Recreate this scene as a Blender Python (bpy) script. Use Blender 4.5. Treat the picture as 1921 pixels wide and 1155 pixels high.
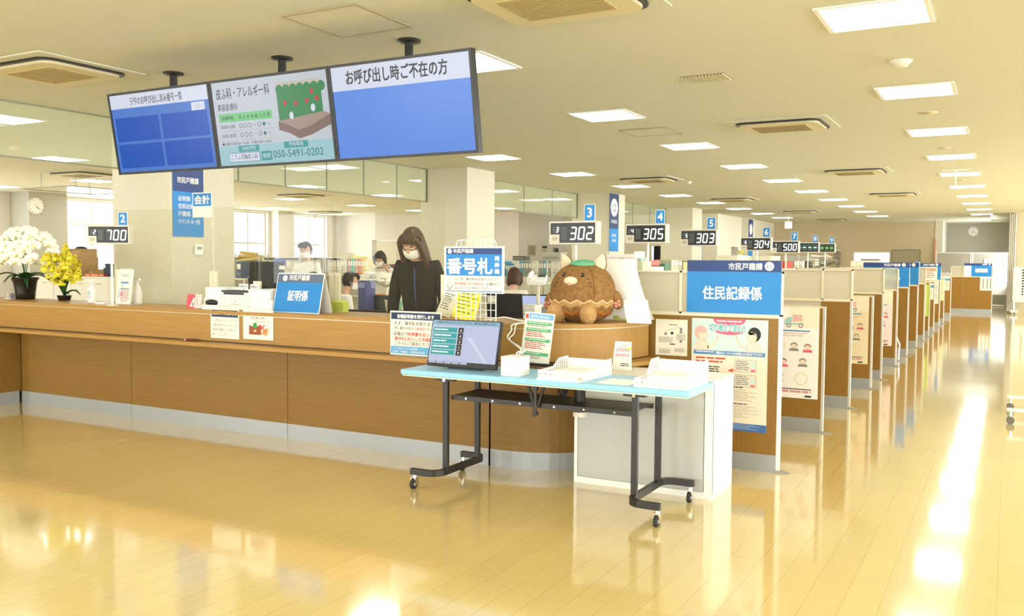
import bpy, bmesh, math, random
from mathutils import Vector, Matrix, Euler
random.seed(7)
SC = bpy.context.scene
for o in list(bpy.data.objects):
    bpy.data.objects.remove(o)
COL = SC.collection
PI = math.pi

# ------------------------------------------------------------------ camera (solved from the photograph's own straight lines)
W, H, F = 1921, 1155, 1678.46
YAW, PITCH, ROLL, CAMZ = 0.5059, 0.0521, 0.0065, 1.5
_f = Vector((-math.sin(YAW) * math.cos(PITCH), math.cos(YAW) * math.cos(PITCH), -math.sin(PITCH)))
_r0 = Vector((math.cos(YAW), math.sin(YAW), 0))
_u0 = _r0.cross(_f)
_r = _r0 * math.cos(ROLL) + _u0 * math.sin(ROLL)
_u = -_r0 * math.sin(ROLL) + _u0 * math.cos(ROLL)
_c = Vector((0, 0, CAMZ))
cd = bpy.data.cameras.new('camera')
cam = bpy.data.objects.new('camera', cd)
COL.objects.link(cam)
cd.sensor_width = 36.0
cd.sensor_fit = 'HORIZONTAL'
cd.lens = F / W * 36.0
cd.clip_start, cd.clip_end = 0.05, 200
cam.matrix_world = Matrix(((_r.x, _u.x, -_f.x, 0), (_r.y, _u.y, -_f.y, 0), (_r.z, _u.z, -_f.z, CAMZ), (0, 0, 0, 1)))
SC.camera = cam


def ray(px, py):
    return _r * ((px - W / 2) / F) - _u * ((py - H / 2) / F) + _f


def at_z(px, py, z):
    v = ray(px, py)
    return _c + v * ((z - CAMZ) / v.z)


def at_y(px, py, y):
    v = ray(px, py)
    return _c + v * (y / v.y)


def at_x(px, py, x):
    v = ray(px, py)
    return _c + v * (x / v.x)


def at_d(px, py, d):
    return _c + ray(px, py) * d


# ------------------------------------------------------------------ light, sky, exposure
SC.view_settings.view_transform = 'Standard'
SC.view_settings.look = 'None'
SC.view_settings.exposure = 0.18
SC.view_settings.gamma = 1.0
SC.view_settings.use_curve_mapping = False
wd = bpy.data.worlds.new('sky')
SC.world = wd
wd.use_nodes = True
bg = wd.node_tree.nodes['Background']
bg.inputs[0].default_value = (0.93, 0.97, 1.0, 1)
bg.inputs[1].default_value = 1.6
PANEL_EMIT = 12.0
LIGHT_TINT = (0.98, 1.0, 0.96)


def window_light(name, loc, rot, sx, sy, power, col=(1.0, 0.99, 0.96)):
    l = bpy.data.lights.new(name, 'AREA')
    l.shape = 'RECTANGLE'
    l.size, l.size_y = sx, sy
    l.energy = power
    l.color = col
    o = bpy.data.objects.new(name, l)
    COL.objects.link(o)
    o.location = loc
    o.rotation_euler = rot
    return o


CH = 3.1
XR, YF, XL, YB, YALC = 7.5, -5.5, -21.3, 36.9, 39.6
# daylight through the windows of the right wall, the wall behind the camera and the office windows
for i, yc in enumerate((-1.6, 3.4, 8.4, 13.4, 18.4, 23.4, 28.4)):
    window_light('daylight', (XR + 0.5, yc, 1.75), (0, PI / 2, 0), 1.9, 3.6, 230 if yc < 15 else 520)
for xc in (-15.5, -9.5, -3.5, 1.5):
    window_light('daylight', (xc, YF - 0.5, 1.75), (PI / 2, 0, 0), 3.6, 1.9, 240)
window_light('daylight', (0.35, 36.4, 1.75), (0, PI / 2, 0), 2.0, 2.4, 160)  # lamp added at a made-up side window to brighten the far alcove
for yc, ww in ((9.2, 3.6), (16.1, 3.0), (21.1, 1.5), (23.95, 1.5)):
    window_light('daylight', (XL - 0.6, yc, 1.9), (0, -PI / 2, 0), 2.2, ww, 60 * ww)


# ------------------------------------------------------------------ materials
def lin(h):
    h = h.lstrip('#')
    c = [int(h[i:i + 2], 16) / 255 for i in (0, 2, 4)]
    return tuple(x / 12.92 if x <= 0.04045 else ((x + 0.055) / 1.055) ** 2.4 for x in c) + (1,)


MATS = {}


def scr(h, e):
    """lit screen pixel colour behind dark glass"""
    m = mat('#060607', .22, spec=.15)
    m = m.copy()
    b = m.node_tree.nodes['Principled BSDF']
    b.inputs['Emission Color'].default_value = lin(h)
    b.inputs['Emission Strength'].default_value = e
    return m


def mat(h, rough=0.5, metal=0.0, emit=0.0, spec=0.5, name=None):
    k = (h, rough, metal, emit, spec)
    if k in MATS:
        return MATS[k]
    m = bpy.data.materials.new(name or 'paint_' + h.strip('#'))
    m.use_nodes = True
    nt = m.node_tree
    b = nt.nodes['Principled BSDF']
    b.inputs['Base Color'].default_value = lin(h)
    b.inputs['Roughness'].default_value = rough
    b.inputs['Metallic'].default_value = metal
    b.inputs['Specular IOR Level'].default_value = spec
    if emit:
        b.inputs['Emission Color'].default_value = lin(h)
        b.inputs['Emission Strength'].default_value = emit
    elif rough > 0.2:
        n = nt.nodes.new('ShaderNodeTexNoise')
        n.inputs['Scale'].default_value = 35
        r = nt.nodes.new('ShaderNodeMapRange')
        r.inputs['To Min'].default_value = max(0, rough - 0.05)
        r.inputs['To Max'].default_value = min(1, rough + 0.05)
        tc = nt.nodes.new('ShaderNodeTexCoord')
        nt.links.new(tc.outputs['Object'], n.inputs['Vector'])
        nt.links.new(n.outputs['Fac'], r.inputs['Value'])
        nt.links.new(r.outputs[0], b.inputs['Roughness'])
    MATS[k] = m
    return m


def noisy(name, c1, c2, scale, rough=0.6, stretch=(1, 1, 1), detail=6, bump=0.0, spec=0.35, contrast=(0.35, 0.65)):
    m = bpy.data.materials.new(name)
    m.use_nodes = True
    nt = m.node_tree
    b = nt.nodes['Principled BSDF']
    b.inputs['Roughness'].default_value = rough
    b.inputs['Specular IOR Level'].default_value = spec
    tc = nt.nodes.new('ShaderNodeTexCoord')
    mp = nt.nodes.new('ShaderNodeMapping')
    mp.inputs['Scale'].default_value = stretch
    n = nt.nodes.new('ShaderNodeTexNoise')
    n.inputs['Scale'].default_value = scale
    n.inputs['Detail'].default_value = detail
    cr = nt.nodes.new('ShaderNodeValToRGB')
    cr.color_ramp.elements[0].position, cr.color_ramp.elements[1].position = contrast
    cr.color_ramp.elements[0].color, cr.color_ramp.elements[1].color = lin(c1), lin(c2)
    L = nt.links.new
    L(tc.outputs['Object'], mp.inputs['Vector'])
    L(mp.outputs[0], n.inputs['Vector'])
    L(n.outputs['Fac'], cr.inputs['Fac'])
    L(cr.outputs[0], b.inputs['Base Color'])
    if bump:
        bp = nt.nodes.new('ShaderNodeBump')
        bp.inputs['Strength'].default_value = bump
        bp.inputs['Distance'].default_value = 0.01
        L(n.outputs['Fac'], bp.inputs['Height'])
        L(bp.outputs[0], b.inputs['Normal'])
    return m


def glassy(name, tint, refl=0.5, haze=0.0, hazecol='#ffffff', rough=0.0):
    """thin clear sheet: straight-through transmission, Fresnel reflection, a little milky scatter"""
    m = bpy.data.materials.new(name)
    m.use_nodes = True
    nt = m.node_tree
    nt.nodes.remove(nt.nodes['Principled BSDF'])
    out = nt.nodes['Material Output']
    t = nt.nodes.new('ShaderNodeBsdfTransparent')
    t.inputs[0].default_value = lin(tint)
    g = nt.nodes.new('ShaderNodeBsdfGlossy')
    g.inputs['Roughness'].default_value = rough
    fr = nt.nodes.new('ShaderNodeFresnel')
    fr.inputs[0].default_value = 1.45
    ml = nt.nodes.new('ShaderNodeMath')
    ml.operation = 'MULTIPLY'
    ml.inputs[1].default_value = refl
    mx = nt.nodes.new('ShaderNodeMixShader')
    L = nt.links.new
    ge = nt.nodes.new('ShaderNodeNewGeometry')      # reflect at the outer faces only, not inside the sheet
    iv = nt.nodes.new('ShaderNodeMath')
    iv.operation = 'SUBTRACT'
    iv.inputs[0].default_value = 1.0
    m2 = nt.nodes.new('ShaderNodeMath')
    m2.operation = 'MULTIPLY'
    m2.use_clamp = True
    L(ge.outputs['Backfacing'], iv.inputs[1])
    L(fr.outputs[0], ml.inputs[0])
    L(ml.outputs[0], m2.inputs[0])
    L(iv.outputs[0], m2.inputs[1])
    L(m2.outputs[0], mx.inputs[0])
    src = t
    if haze:
        d = nt.nodes.new('ShaderNodeBsdfDiffuse')
        d.inputs[0].default_value = lin(hazecol)
        tl = nt.nodes.new('ShaderNodeBsdfTranslucent')
        tl.inputs[0].default_value = lin(hazecol)
        a = nt.nodes.new('ShaderNodeMixShader')
        L(d.outputs[0], a.inputs[1])
        L(tl.outputs[0], a.inputs[2])
        h = nt.nodes.new('ShaderNodeMixShader')
        h.inputs[0].default_value = haze
        L(t.outputs[0], h.inputs[1])
        L(a.outputs[0], h.inputs[2])
        src = h
    L(src.outputs[0], mx.inputs[1])
    L(g.outputs[0], mx.inputs[2])
    L(mx.outputs[0], out.inputs[0])
    return m


def floor_mat():
    m = bpy.data.materials.new('vinyl_plank_floor')
    m.use_nodes = True
    nt = m.node_tree
    b = nt.nodes['Principled BSDF']
    L = nt.links.new
    tc = nt.nodes.new('ShaderNodeTexCoord')
    mp = nt.nodes.new('ShaderNodeMapping')
    mp.inputs['Rotation'].default_value = (0, 0, PI / 2)
    br = nt.nodes.new('ShaderNodeTexBrick')
    br.inputs['Scale'].default_value = 1.0
    br.inputs['Brick Width'].default_value = 1.8
    br.inputs['Row Height'].default_value = 0.15
    br.inputs['Mortar Size'].default_value = 0.0012
    br.inputs['Color1'].default_value = lin(FLOOR1)
    br.inputs['Color2'].default_value = lin(FLOOR2)
    br.inputs['Mortar'].default_value = lin('#c9a767')
    br.inputs['Bias'].default_value = 0.0
    n = nt.nodes.new('ShaderNodeTexNoise')
    n.inputs['Scale'].default_value = 3
    n.inputs['Detail'].default_value = 8
    mp2 = nt.nodes.new('ShaderNodeMapping')
    mp2.inputs['Scale'].default_value = (12, 0.8, 1)
    mix = nt.nodes.new('ShaderNodeMix')
    mix.data_type = 'RGBA'
    mix.blend_type = 'MULTIPLY'
    mix.inputs['Factor'].default_value = 0.25
    cr = nt.nodes.new('ShaderNodeValToRGB')
    cr.color_ramp.elements[0].color = (0.62, 0.62, 0.62, 1)
    L(tc.outputs['Object'], mp.inputs['Vector'])
    L(mp.outputs[0], br.inputs['Vector'])
    L(tc.outputs['Object'], mp2.inputs['Vector'])
    L(mp2.outputs[0], n.inputs['Vector'])
    L(n.outputs['Fac'], cr.inputs['Fac'])
    L(br.outputs['Color'], mix.inputs[6])
    L(cr.outputs[0], mix.inputs[7])
    L(mix.outputs[2], b.inputs['Base Color'])
    n2 = nt.nodes.new('ShaderNodeTexNoise')
    n2.inputs['Scale'].default_value = 2.2
    r = nt.nodes.new('ShaderNodeMapRange')
    r.inputs['To Min'].default_value = 0.10
    r.inputs['To Max'].default_value = 0.18
    L(tc.outputs['Object'], n2.inputs['Vector'])
    L(n2.outputs['Fac'], r.inputs['Value'])
    L(r.outputs[0], b.inputs['Roughness'])
    b.inputs['Specular IOR Level'].default_value = 0.6
    b.inputs['Coat Weight'].default_value = 1.0
    b.inputs['Coat IOR'].default_value = 1.6
    b.inputs['Coat Roughness'].default_value = 0.07
    return m


FLOOR1, FLOOR2 = '#e8cd88', '#e5c984'
M_FLOOR = floor_mat()
M_CEIL = noisy('ceiling_board', '#d0d1be', '#d5d6c4', 60, 0.85, bump=0.08)
M_WALL = noisy('painted_wall', '#dcd6c0', '#e0dac4', 20, 0.7, bump=0.02)
M_WALLW = noisy('office_wall', '#d3cdc2', '#d7d1c6', 20, 0.7, bump=0.02)
M_FARW = noisy('far_wall', '#d3c4a4', '#d8c9a9', 20, 0.7, bump=0.02)
M_GREYW = noisy('grey_wall', '#b4b1a3', '#b9b6a8', 20, 0.7, bump=0.02)
M_PILLAR = noisy('pillar_paint', '#d8d3bd', '#ddd8c2', 20, 0.7, bump=0.02)
M_WOODH = noisy('oak_laminate', '#a87f3f', '#b18847', 5, 0.42, (0.6, 8, 14), 8, contrast=(0.3, 0.7))
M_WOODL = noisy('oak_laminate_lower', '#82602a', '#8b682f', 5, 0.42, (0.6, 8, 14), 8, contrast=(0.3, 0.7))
M_WOODV = noisy('oak_partition', '#8b6524', '#956e2b', 5, 0.42, (14, 14, 0.7), 8, contrast=(0.3, 0.7))
M_KICK = mat('#a3a6a6', 0.4, 0.25, name='aluminium_kick')
M_ALU = mat('#d8d6cc', 0.35, 0.5, name='aluminium')
M_CHROME = mat('#e6e6e6', 0.12, 1.0, name='chrome')
M_BLACK = mat('#161616', 0.4, name='black_plastic')
M_BLKMET = mat('#2a2724', 0.42, 0.2, name='black_steel')
M_WHITE = mat('#f2f1ec', 0.45, name='white_plastic')
M_CREAM = mat('#e4ddcb', 0.5, name='cream_plastic')
M_GREYP = mat('#a9a79c', 0.5, name='grey_plastic')
M_PAPER = mat('#f5f1e3', 0.8, name='paper')
M_WPAP = mat('#fbfaf6', 0.8, name='white_form_paper')
M_RUBBER = mat('#2c2c2c', 0.7, name='rubber')
M_SMOKE = glassy('smoke_curtain_glass', '#fbfdf8', 1.3, 0.2, '#eaf4e0')  # pale green haze put in for the light the panes reflect
M_ACRYL = glassy('clear_acrylic', '#fafaf5', 0.45, 0.018, '#fff8e8')
M_PANE = glassy('window_glass', '#fbfdff', 0.6)
M_FROST = glassy('frosted_panel', '#f2ecd8', 0.3, 0.86, '#e2ddcd', 0.3)
M_NAVY = mat('#22407f', 0.5, name='navy')
M_BLUE = mat('#1f86d2', 0.5, name='sky_blue')
M_INK = mat('#2b2b30', 0.7, name='ink')
M_RED = mat('#d8402f', 0.6, name='red_ink')
M_GREYI = mat('#8d8a84', 0.7, name='grey_ink')
M_SKIN = mat('#dcae92', 0.55, name='skin')
M_HAIR = noisy('black_hair', '#1c1714', '#2e2520', 18, 0.45, (6, 6, 1))
M_HAIRD = noisy('dark_brown_hair', '#3d2a1f', '#5a4030', 18, 0.45, (6, 6, 1))
M_HAIRB = noisy('brown_hair', '#3a2318', '#54341f', 18, 0.45, (6, 6, 1))


# ------------------------------------------------------------------ mesh builder
_TXT = {}


def text_mesh(s, bold):
    k = (s, bold)
    if k in _TXT:
        return _TXT[k]
    cu = bpy.data.curves.new('t', 'FONT')
    cu.body = s
    cu.size = 1.0
    cu.offset = bold
    cu.resolution_u = 2
    o = bpy.data.objects.new('t', cu)
    COL.objects.link(o)
    dg = bpy.context.evaluated_depsgraph_get()
    me = o.evaluated_get(dg).to_mesh()
    vs = [(v.co.x, v.co.y) for v in me.vertices]
    fs = [tuple(p.vertices) for p in me.polygons]
    bpy.data.objects.remove(o)
    bpy.data.curves.remove(cu)
    if vs:
        x0 = min(v[0] for v in vs)
        x1 = max(v[0] for v in vs)
    else:
        x0 = x1 = 0
    r = ([(x - x0, y) for x, y in vs], fs, x1 - x0)
    _TXT[k] = r
    return r


def smooth(P, n=5):
    """Catmull-Rom curve through points"""
    P = [Vector(p) for p in P]
    Q = [P[0] * 2 - P[1]] + P + [P[-1] * 2 - P[-2]]
    out = []
    for i in range(1, len(Q) - 2):
        a, b, c, d = Q[i - 1:i + 3]
        for k in range(n):
            t = k / n
            out.append(.5 * (2 * b + (c - a) * t + (2 * a - 5 * b + 4 * c - d) * t * t + (3 * b - a - 3 * c + d) * t ** 3))
    return out + [P[-1]]


class MB:
    def __init__(s, M=None):
        s.v, s.f, s.mi, s.sm, s.mats = [], [], [], [], []
        s.M = M or Matrix.Identity(4)

    def _m(s, m):
        if m not in s.mats:
            s.mats.append(m)
        return s.mats.index(m)

    def add(s, vs, fs, m, smooth=False, M=None):
        T = s.M @ M if M is not None else s.M
        n = len(s.v)
        flip = T.to_3x3().determinant() < 0
        s.v += [T @ Vector(v) for v in vs]
        i = s._m(m)
        for f in fs:
            q = [n + a for a in f]
            s.f.append(q[::-1] if flip else q)
            s.mi.append(i)
            s.sm.append(smooth)
        return s

    def box(s, x0, x1, y0, y1, z0, z1, m, M=None):
        vs = [(x, y, z) for z in (z0, z1) for y in (y0, y1) for x in (x0, x1)]
        fs = [(0, 2, 3, 1), (4, 5, 7, 6), (0, 1, 5, 4), (2, 6, 7, 3), (0, 4, 6, 2), (1, 3, 7, 5)]
        return s.add(vs, fs, m, False, M)

    def cbox(s, c, d, m, M=None):
        return s.box(c[0] - d[0] / 2, c[0] + d[0] / 2, c[1] - d[1] / 2, c[1] + d[1] / 2, c[2] - d[2] / 2, c[2] + d[2] / 2, m, M)

    def rbox(s, x0, x1, y0, y1, z0, z1, r, m, axis='z', seg=4, M=None):
        """box with rounded corners around an axis"""
        if axis == 'z':
            a0, a1, b0, b1, c0, c1 = x0, x1, y0, y1, z0, z1
            pt = lambda a, b, c: (a, b, c)
        elif axis == 'y':
            a0, a1, b0, b1, c0, c1 = x0, x1, z0, z1, y0, y1
            pt = lambda a, b, c: (a, c, b)
        else:
            a0, a1, b0, b1, c0, c1 = y0, y1, z0, z1, x0, x1
            pt = lambda a, b, c: (c, a, b)
        r = min(r, (a1 - a0) / 2 - 1e-5, (b1 - b0) / 2 - 1e-5)
        P = []
        for (ca, cb, st) in ((a1 - r, b1 - r, 0), (a0 + r, b1 - r, 1), (a0 + r, b0 + r, 2), (a1 - r, b0 + r, 3)):
            for k in range(seg + 1):
                t = (st + k / seg) * PI / 2
                P.append((ca + r * math.cos(t), cb + r * math.sin(t)))
        n = len(P)
        vs = [pt(a, b, c0) for a, b in P] + [pt(a, b, c1) for a, b in P]
        fs = [tuple(range(n - 1, -1, -1)), tuple(range(n, 2 * n))] + [(i, (i + 1) % n, n + (i + 1) % n, n + i) for i in range(n)]
        if axis == 'y':
            fs = [f[::-1] for f in fs]
        return s.add(vs, fs, m, False, M)

    def prism(s, P, z0, z1, m, smooth=False, M=None):
        n = len(P)
        ar = sum(P[i][0] * P[(i + 1) % n][1] - P[(i + 1) % n][0] * P[i][1] for i in range(n))
        if ar < 0:
            P = P[::-1]
        vs = [(a, b, z0) for a, b in P] + [(a, b, z1) for a, b in P]
        s.add(vs, [tuple(range(n - 1, -1, -1)), tuple(range(n, 2 * n))], m, False, M)
        return s.add(vs, [(i, (i + 1) % n, n + (i + 1) % n, n + i) for i in range(n)], m, smooth, M)

    def cyl(s, p0, p1, r0, m, r1=None, seg=14, smooth=True, M=None):
        return s.tube([p0, p1], [r0, r0 if r1 is None else r1], m, seg, M=M)

    def tube(s, pts, r, m, seg=8, closed=False, M=None, caps=True):
        pts = [Vector(p) for p in pts]
        n = len(pts)
        rs = r if isinstance(r, (list, tuple)) else [r] * n
        vs, fs = [], []
        prev = None
        for i in range(n):
            if closed:
                d = pts[(i + 1) % n] - pts[i - 1]
            else:
                d = pts[min(i + 1, n - 1)] - pts[max(i - 1, 0)]
            d.normalize()
            if prev is None:
                a = d.cross(Vector((0, 0, 1)))
                if a.length < 1e-3:
                    a = d.cross(Vector((1, 0, 0)))
            else:
                a = prev - d * prev.dot(d)
                if a.length < 1e-4:
                    a = d.cross(Vector((0, 0, 1)))
            a.normalize()
            prev = a
            b = d.cross(a)
            for k in range(seg):
                t = 2 * PI * k / seg
                vs.append(tuple(pts[i] + (a * math.cos(t) + b * math.sin(t)) * rs[i]))
        R = n if closed else n - 1
        for i in range(R):
            j = (i + 1) % n
            for k in range(seg):
                k2 = (k + 1) % seg
                fs.append((i * seg + k, i * seg + k2, j * seg + k2, j * seg + k))
        s.add(vs, fs, m, True, M)
        if not closed and caps:
            s.add(vs[:seg], [tuple(range(seg - 1, -1, -1))], m, False, M)
            s.add(vs[-seg:], [tuple(range(seg))], m, False, M)
        return s

    def lathe(s, prof, m, c=(0, 0, 0), seg=20, smooth=True, M=None):
        vs, fs = [], []
        for r, z in prof:
            for k in range(seg):
                t = 2 * PI * k / seg
                vs.append((c[0] + r * math.cos(t), c[1] + r * math.sin(t), c[2] + z))
        for i in range(len(prof) - 1):
            for k in range(seg):
                k2 = (k + 1) % seg
                fs.append((i * seg + k, i * seg + k2, (i + 1) * seg + k2, (i + 1) * seg + k))
        if prof[0][0] > 1e-4:
            fs.append(tuple(range(seg - 1, -1, -1)))
        if prof[-1][0] > 1e-4:
            b = (len(prof) - 1) * seg
            fs.append(tuple(range(b, b + seg)))
        return s.add(vs, fs, m, smooth, M)

    def ell(s, c, r, m, M=None, seg=16, rings=10, fn=None):
        vs, fs = [], []
        for i in range(rings + 1):
            ph = -PI / 2 + PI * i / rings
            for k in range(seg):
                t = 2 * PI * k / seg
                p = Vector((r[0] * math.cos(ph) * math.cos(t), r[1] * math.cos(ph) * math.sin(t), r[2] * math.sin(ph)))
                if fn:
                    p = fn(p)
                vs.append((c[0] + p[0], c[1] + p[1], c[2] + p[2]))
        for i in range(rings):
            for k in range(seg):
                k2 = (k + 1) % seg
                fs.append((i * seg + k, i * seg + k2, (i + 1) * seg + k2, (i + 1) * seg + k))
        return s.add(vs, fs, m, True, M)

    def grid(s, fn, nu, nv, m, smooth=True, M=None):
        vs = [fn(i / nu, j / nv) for j in range(nv + 1) for i in range(nu + 1)]
        fs = [(j * (nu + 1) + i, j * (nu + 1) + i + 1, (j + 1) * (nu + 1) + i + 1, (j + 1) * (nu + 1) + i) for j in range(nv) for i in range(nu)]
        return s.add(vs, fs, m, smooth, M)

    # flat print on a sheet facing -y: u right, v up, k = ink layer
    def rect(s, u0, u1, v0, v1, m, k=1, M=None, st=0.0005):
        y = -k * st
        return s.add([(u0, y, v0), (u1, y, v0), (u1, y, v1), (u0, y, v1)], [(0, 1, 2, 3)], m, False, M)

    def poly(s, P, m, k=1, M=None, st=0.0005):
        n = len(P)
        ar = sum(P[i][0] * P[(i + 1) % n][1] - P[(i + 1) % n][0] * P[i][1] for i in range(n))
        if ar < 0:
            P = P[::-1]
        return s.add([(a, -k * st, b) for a, b in P], [tuple(range(n))], m, False, M)

    def disc(s, u, v, ru, m, k=1, rv=None, M=None, seg=20, st=0.0005, a0=0, a1=2 * PI):
        rv = rv or ru
        P = [(u + ru * math.cos(a0 + (a1 - a0) * i / seg), v + rv * math.sin(a0 + (a1 - a0) * i / seg)) for i in range(seg + (0 if abs(a1 - a0 - 2 * PI) < 1e-6 else 1))]
        return s.poly(P, m, k, M, st)

    def ring(s, u, v, r, w, m, k=1, M=None, seg=20, st=0.0005):
        vs = []
        for i in range(seg):
            t = 2 * PI * i / seg
            for q in (r - w, r):
                vs.append((u + q * math.cos(t), -k * st, v + q * math.sin(t)))
        fs = [(2 * i, 2 * i + 1, 2 * ((i + 1) % seg) + 1, 2 * ((i + 1) % seg)) for i in range(seg)]
        return s.add(vs, fs, m, False, M)

    def line(s, a, b, w, m, k=1, M=None, st=0.0005):
        a, b = Vector(a), Vector(b)
        d = (b - a).normalized()
        n = Vector((-d.y, d.x)) * (w / 2)
        return s.poly([tuple(a - n), tuple(b - n), tuple(b + n), tuple(a + n)], m, k, M, st)

    def txt(s, t, u, v, h, m, k=2, w=None, al='l', bold=0.0, M=None, st=0.0005, shear=0.0):
        """text: em height h, baseline v; w squeezes or stretches it to a width"""
        vs, fs, tw = text_mesh(t, 0.0)
        sx = h
        if w:
            sx = w / max(tw, 1e-6)
        L = tw * sx
        x0 = u - (L / 2 if al == 'c' else L if al == 'r' else 0)
        e = bold * h
        sh = ((0, 0),) if bold < .004 else ((-e, 0), (e, 0)) if bold < .014 else ((-e, -e), (e, -e), (-e, e), (e, e))
        for j, (dx, dy) in enumerate(sh):
            s.add([(x0 + dx + x * sx + shear * y * h, -k * st - .00009 * j, v + dy + y * h) for x, y in vs], fs, m, False, M)
        return s

    def bars(s, u0, u1, v0, v1, n, m, k=1, M=None, fill=0.45, ragged=0.3, seed=1, st=0.0005):
        """lines of print too small to read"""
        rr = random.Random(seed)
        p = (v1 - v0) / n
        for i in range(n):
            t = v1 - i * p
            u = u0
            end = u1 - (u1 - u0) * ragged * rr.random()
            while u < end - 1e-6:
                w = min(p * (1.2 + 3 * rr.random()), end - u)
                s.rect(u, u + w, t - p * fill, t, m, k, M, st)
                u += w + p * 0.35
        return s

    def build(s, name, parent=None, loc=None, bevel=0, subsurf=0):
        me = bpy.data.meshes.new(name)
        me.from_pydata([tuple(v) for v in s.v], [], s.f)
        for m in s.mats:
            me.materials.append(m)
        for p, i, sm in zip(me.polygons, s.mi, s.sm):
            p.material_index = i
            p.use_smooth = sm
        me.update()
        o = bpy.data.objects.new(name, me)
        COL.objects.link(o)
        if parent is not None:
            o.parent = parent
        if loc is not None:
            o.location = loc
        if bevel:
            b = o.modifiers.new('edge', 'BEVEL')
            b.width = bevel
            b.segments = 2
            b.limit_method = 'ANGLE'
            b.angle_limit = 0.9
        if subsurf:
            b = o.modifiers.new('smooth', 'SUBSURF')
            b.levels = b.render_levels = subsurf
        return o


def tag(o, label, cat, group=None):
    o['label'] = label
    o['category'] = cat
    if group:
        o['group'] = group
    return o


def struct(o):
    o['kind'] = 'structure'
    return o


def thing(name, label, cat, loc=(0, 0, 0), rz=0.0, group=None):
    o = bpy.data.objects.new(name, None)
    COL.objects.link(o)
    o.empty_display_size = 0.1
    o.location = loc
    o.rotation_euler = (0, 0, rz)
    return tag(o, label, cat, group)


KIDS = {}


def dup(root, loc, label, rz=None, group=None, scale=None):
    """copy a thing with its parts and sub-parts"""
    r = root.copy()
    COL.objects.link(r)
    r.location = loc
    if rz is not None:
        r.rotation_euler = (0, 0, rz)
    if scale is not None:
        r.scale = scale
    r['label'] = label
    if group:
        r['group'] = group

    def rec(src, dst):
        for ch in [o for o in bpy.data.objects if o.parent is src]:
            c = ch.copy()
            COL.objects.link(c)
            c.parent = dst
            rec(ch, c)
    if root.type == 'EMPTY':
        rec(root, r)
    return r


ORD = ['first', 'second', 'third', 'fourth', 'fifth', 'sixth', 'seventh', 'eighth', 'ninth', 'tenth', 'eleventh', 'twelfth', 'thirteenth', 'fourteenth']
T = Matrix.Translation


def R(a, ax):
    return Matrix.Rotation(a, 4, ax)

# ------------------------------------------------------------------ the room
struct(MB().box(XL - .3, XR + .3, YF - .3, YALC + .3, -0.2, 0, M_FLOOR).build('floor'))
struct(MB().box(XL - .3, XR + .3, YF - .3, YALC + .3, CH, CH + 0.2, M_CEIL).build('ceiling'))


def wall_with_holes(name, along, fixed, t, a0, a1, holes, m):
    """wall running along x or y with rectangular openings (a0, a1, z0, z1)"""
    b = MB()

    def put(u0, u1, z0, z1):
        if u1 - u0 < 1e-4 or z1 - z0 < 1e-4:
            return
        if along == 'x':
            b.box(u0, u1, fixed, fixed + t, z0, z1, m)
        else:
            b.box(fixed, fixed + t, u0, u1, z0, z1, m)
    cur = a0
    for (h0, h1, z0, z1) in sorted(holes):
        put(cur, h0, 0, CH)
        put(h0, h1, 0, z0)
        put(h0, h1, z1, CH)
        cur = h1
    put(cur, a1, 0, CH)
    return struct(b.build(name))


NWIN = [0]


def window(along, fixed, u0, u1, z0, z1, mull, bar=None, handle=True):
    NWIN[0] += 1
    fr = MB()
    M = Matrix.Identity(4) if along == 'x' else R(PI / 2, 'Z')
    w, h = u1 - u0, z1 - z0
    fw = 0.05
    for a, b_ in ((0, fw), (w - fw, w)):
        fr.box(a, b_, -.04, .04, 0, h, M_ALU)
    for a, b_ in ((0, fw), (h - fw, h)):
        fr.box(fw, w - fw, -.04, .04, a, b_, M_ALU)
    for q in mull:
        fr.box(w * q - .025, w * q + .025, -.035, .035, fw, h - fw, M_ALU)
    if bar:
        fr.box(fw, w - fw, -.03, .03, bar - .025, bar + .025, M_ALU)
    if along == 'x':
        loc, rz = (u0, fixed, z0), 0
    else:
        loc, rz = (fixed, u0, z0), PI / 2
    root = bpy.data.objects.new('window_%d' % NWIN[0], None)
    COL.objects.link(root)
    root.location = loc
    root.rotation_euler = (0, 0, rz)
    root['kind'] = 'structure'
    fr.build('window_frame', root)
    MB().box(fw, w - fw, -.004, .004, fw, h - fw, M_PANE).build('window_pane', root)
    return root


RW = [(yc - 2.0, yc + 2.0, 0.75, 2.75) for yc in (-1.6, 3.4, 8.4, 13.4, 18.4, 23.4, 28.4)]
wall_with_holes('wall_right', 'y', XR, .25, YF, YALC, RW, M_WALL)
for a, b_, z0, z1 in RW:
    window('y', XR + .12, a, b_, z0, z1, (0.5,))
FW = [(xc - 2.0, xc + 2.0, 0.75, 2.75) for xc in (-15.5, -9.5, -3.5, 1.5)]
wall_with_holes('wall_front', 'x', YF - .25, .25, XL, XR, FW, M_WALL)
for a, b_, z0, z1 in FW:
    window('x', YF - .12, a, b_, z0, z1, (0.5,))
# office window wall on the far left
LW = [(5.5, 12.9, 0.9, 3.04), (14.22, 18.0, 0.9, 3.04), (20.3, 21.88, 0.9, 3.04), (23.12, 24.78, 0.9, 3.04)]
wall_with_holes('wall_left', 'y', XL - .3, .3, YF, 25.6, LW, M_WALLW)
for a, b_, z0, z1 in LW:
    n = max(2, round((b_ - a) / 1.3))
    window('y', XL - .15, a, b_, z0, z1, [i / n for i in range(1, n)], 1.5 if a < 18 else 1.13)
struct(MB().box(XL, XL + .75, 13.2, 14.2, 0, CH, M_GREYW).build('pillar'))
struct(MB().box(XL, XL + .35, 22.0, 22.45, 0, CH, M_WALLW).build('pillar'))
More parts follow.
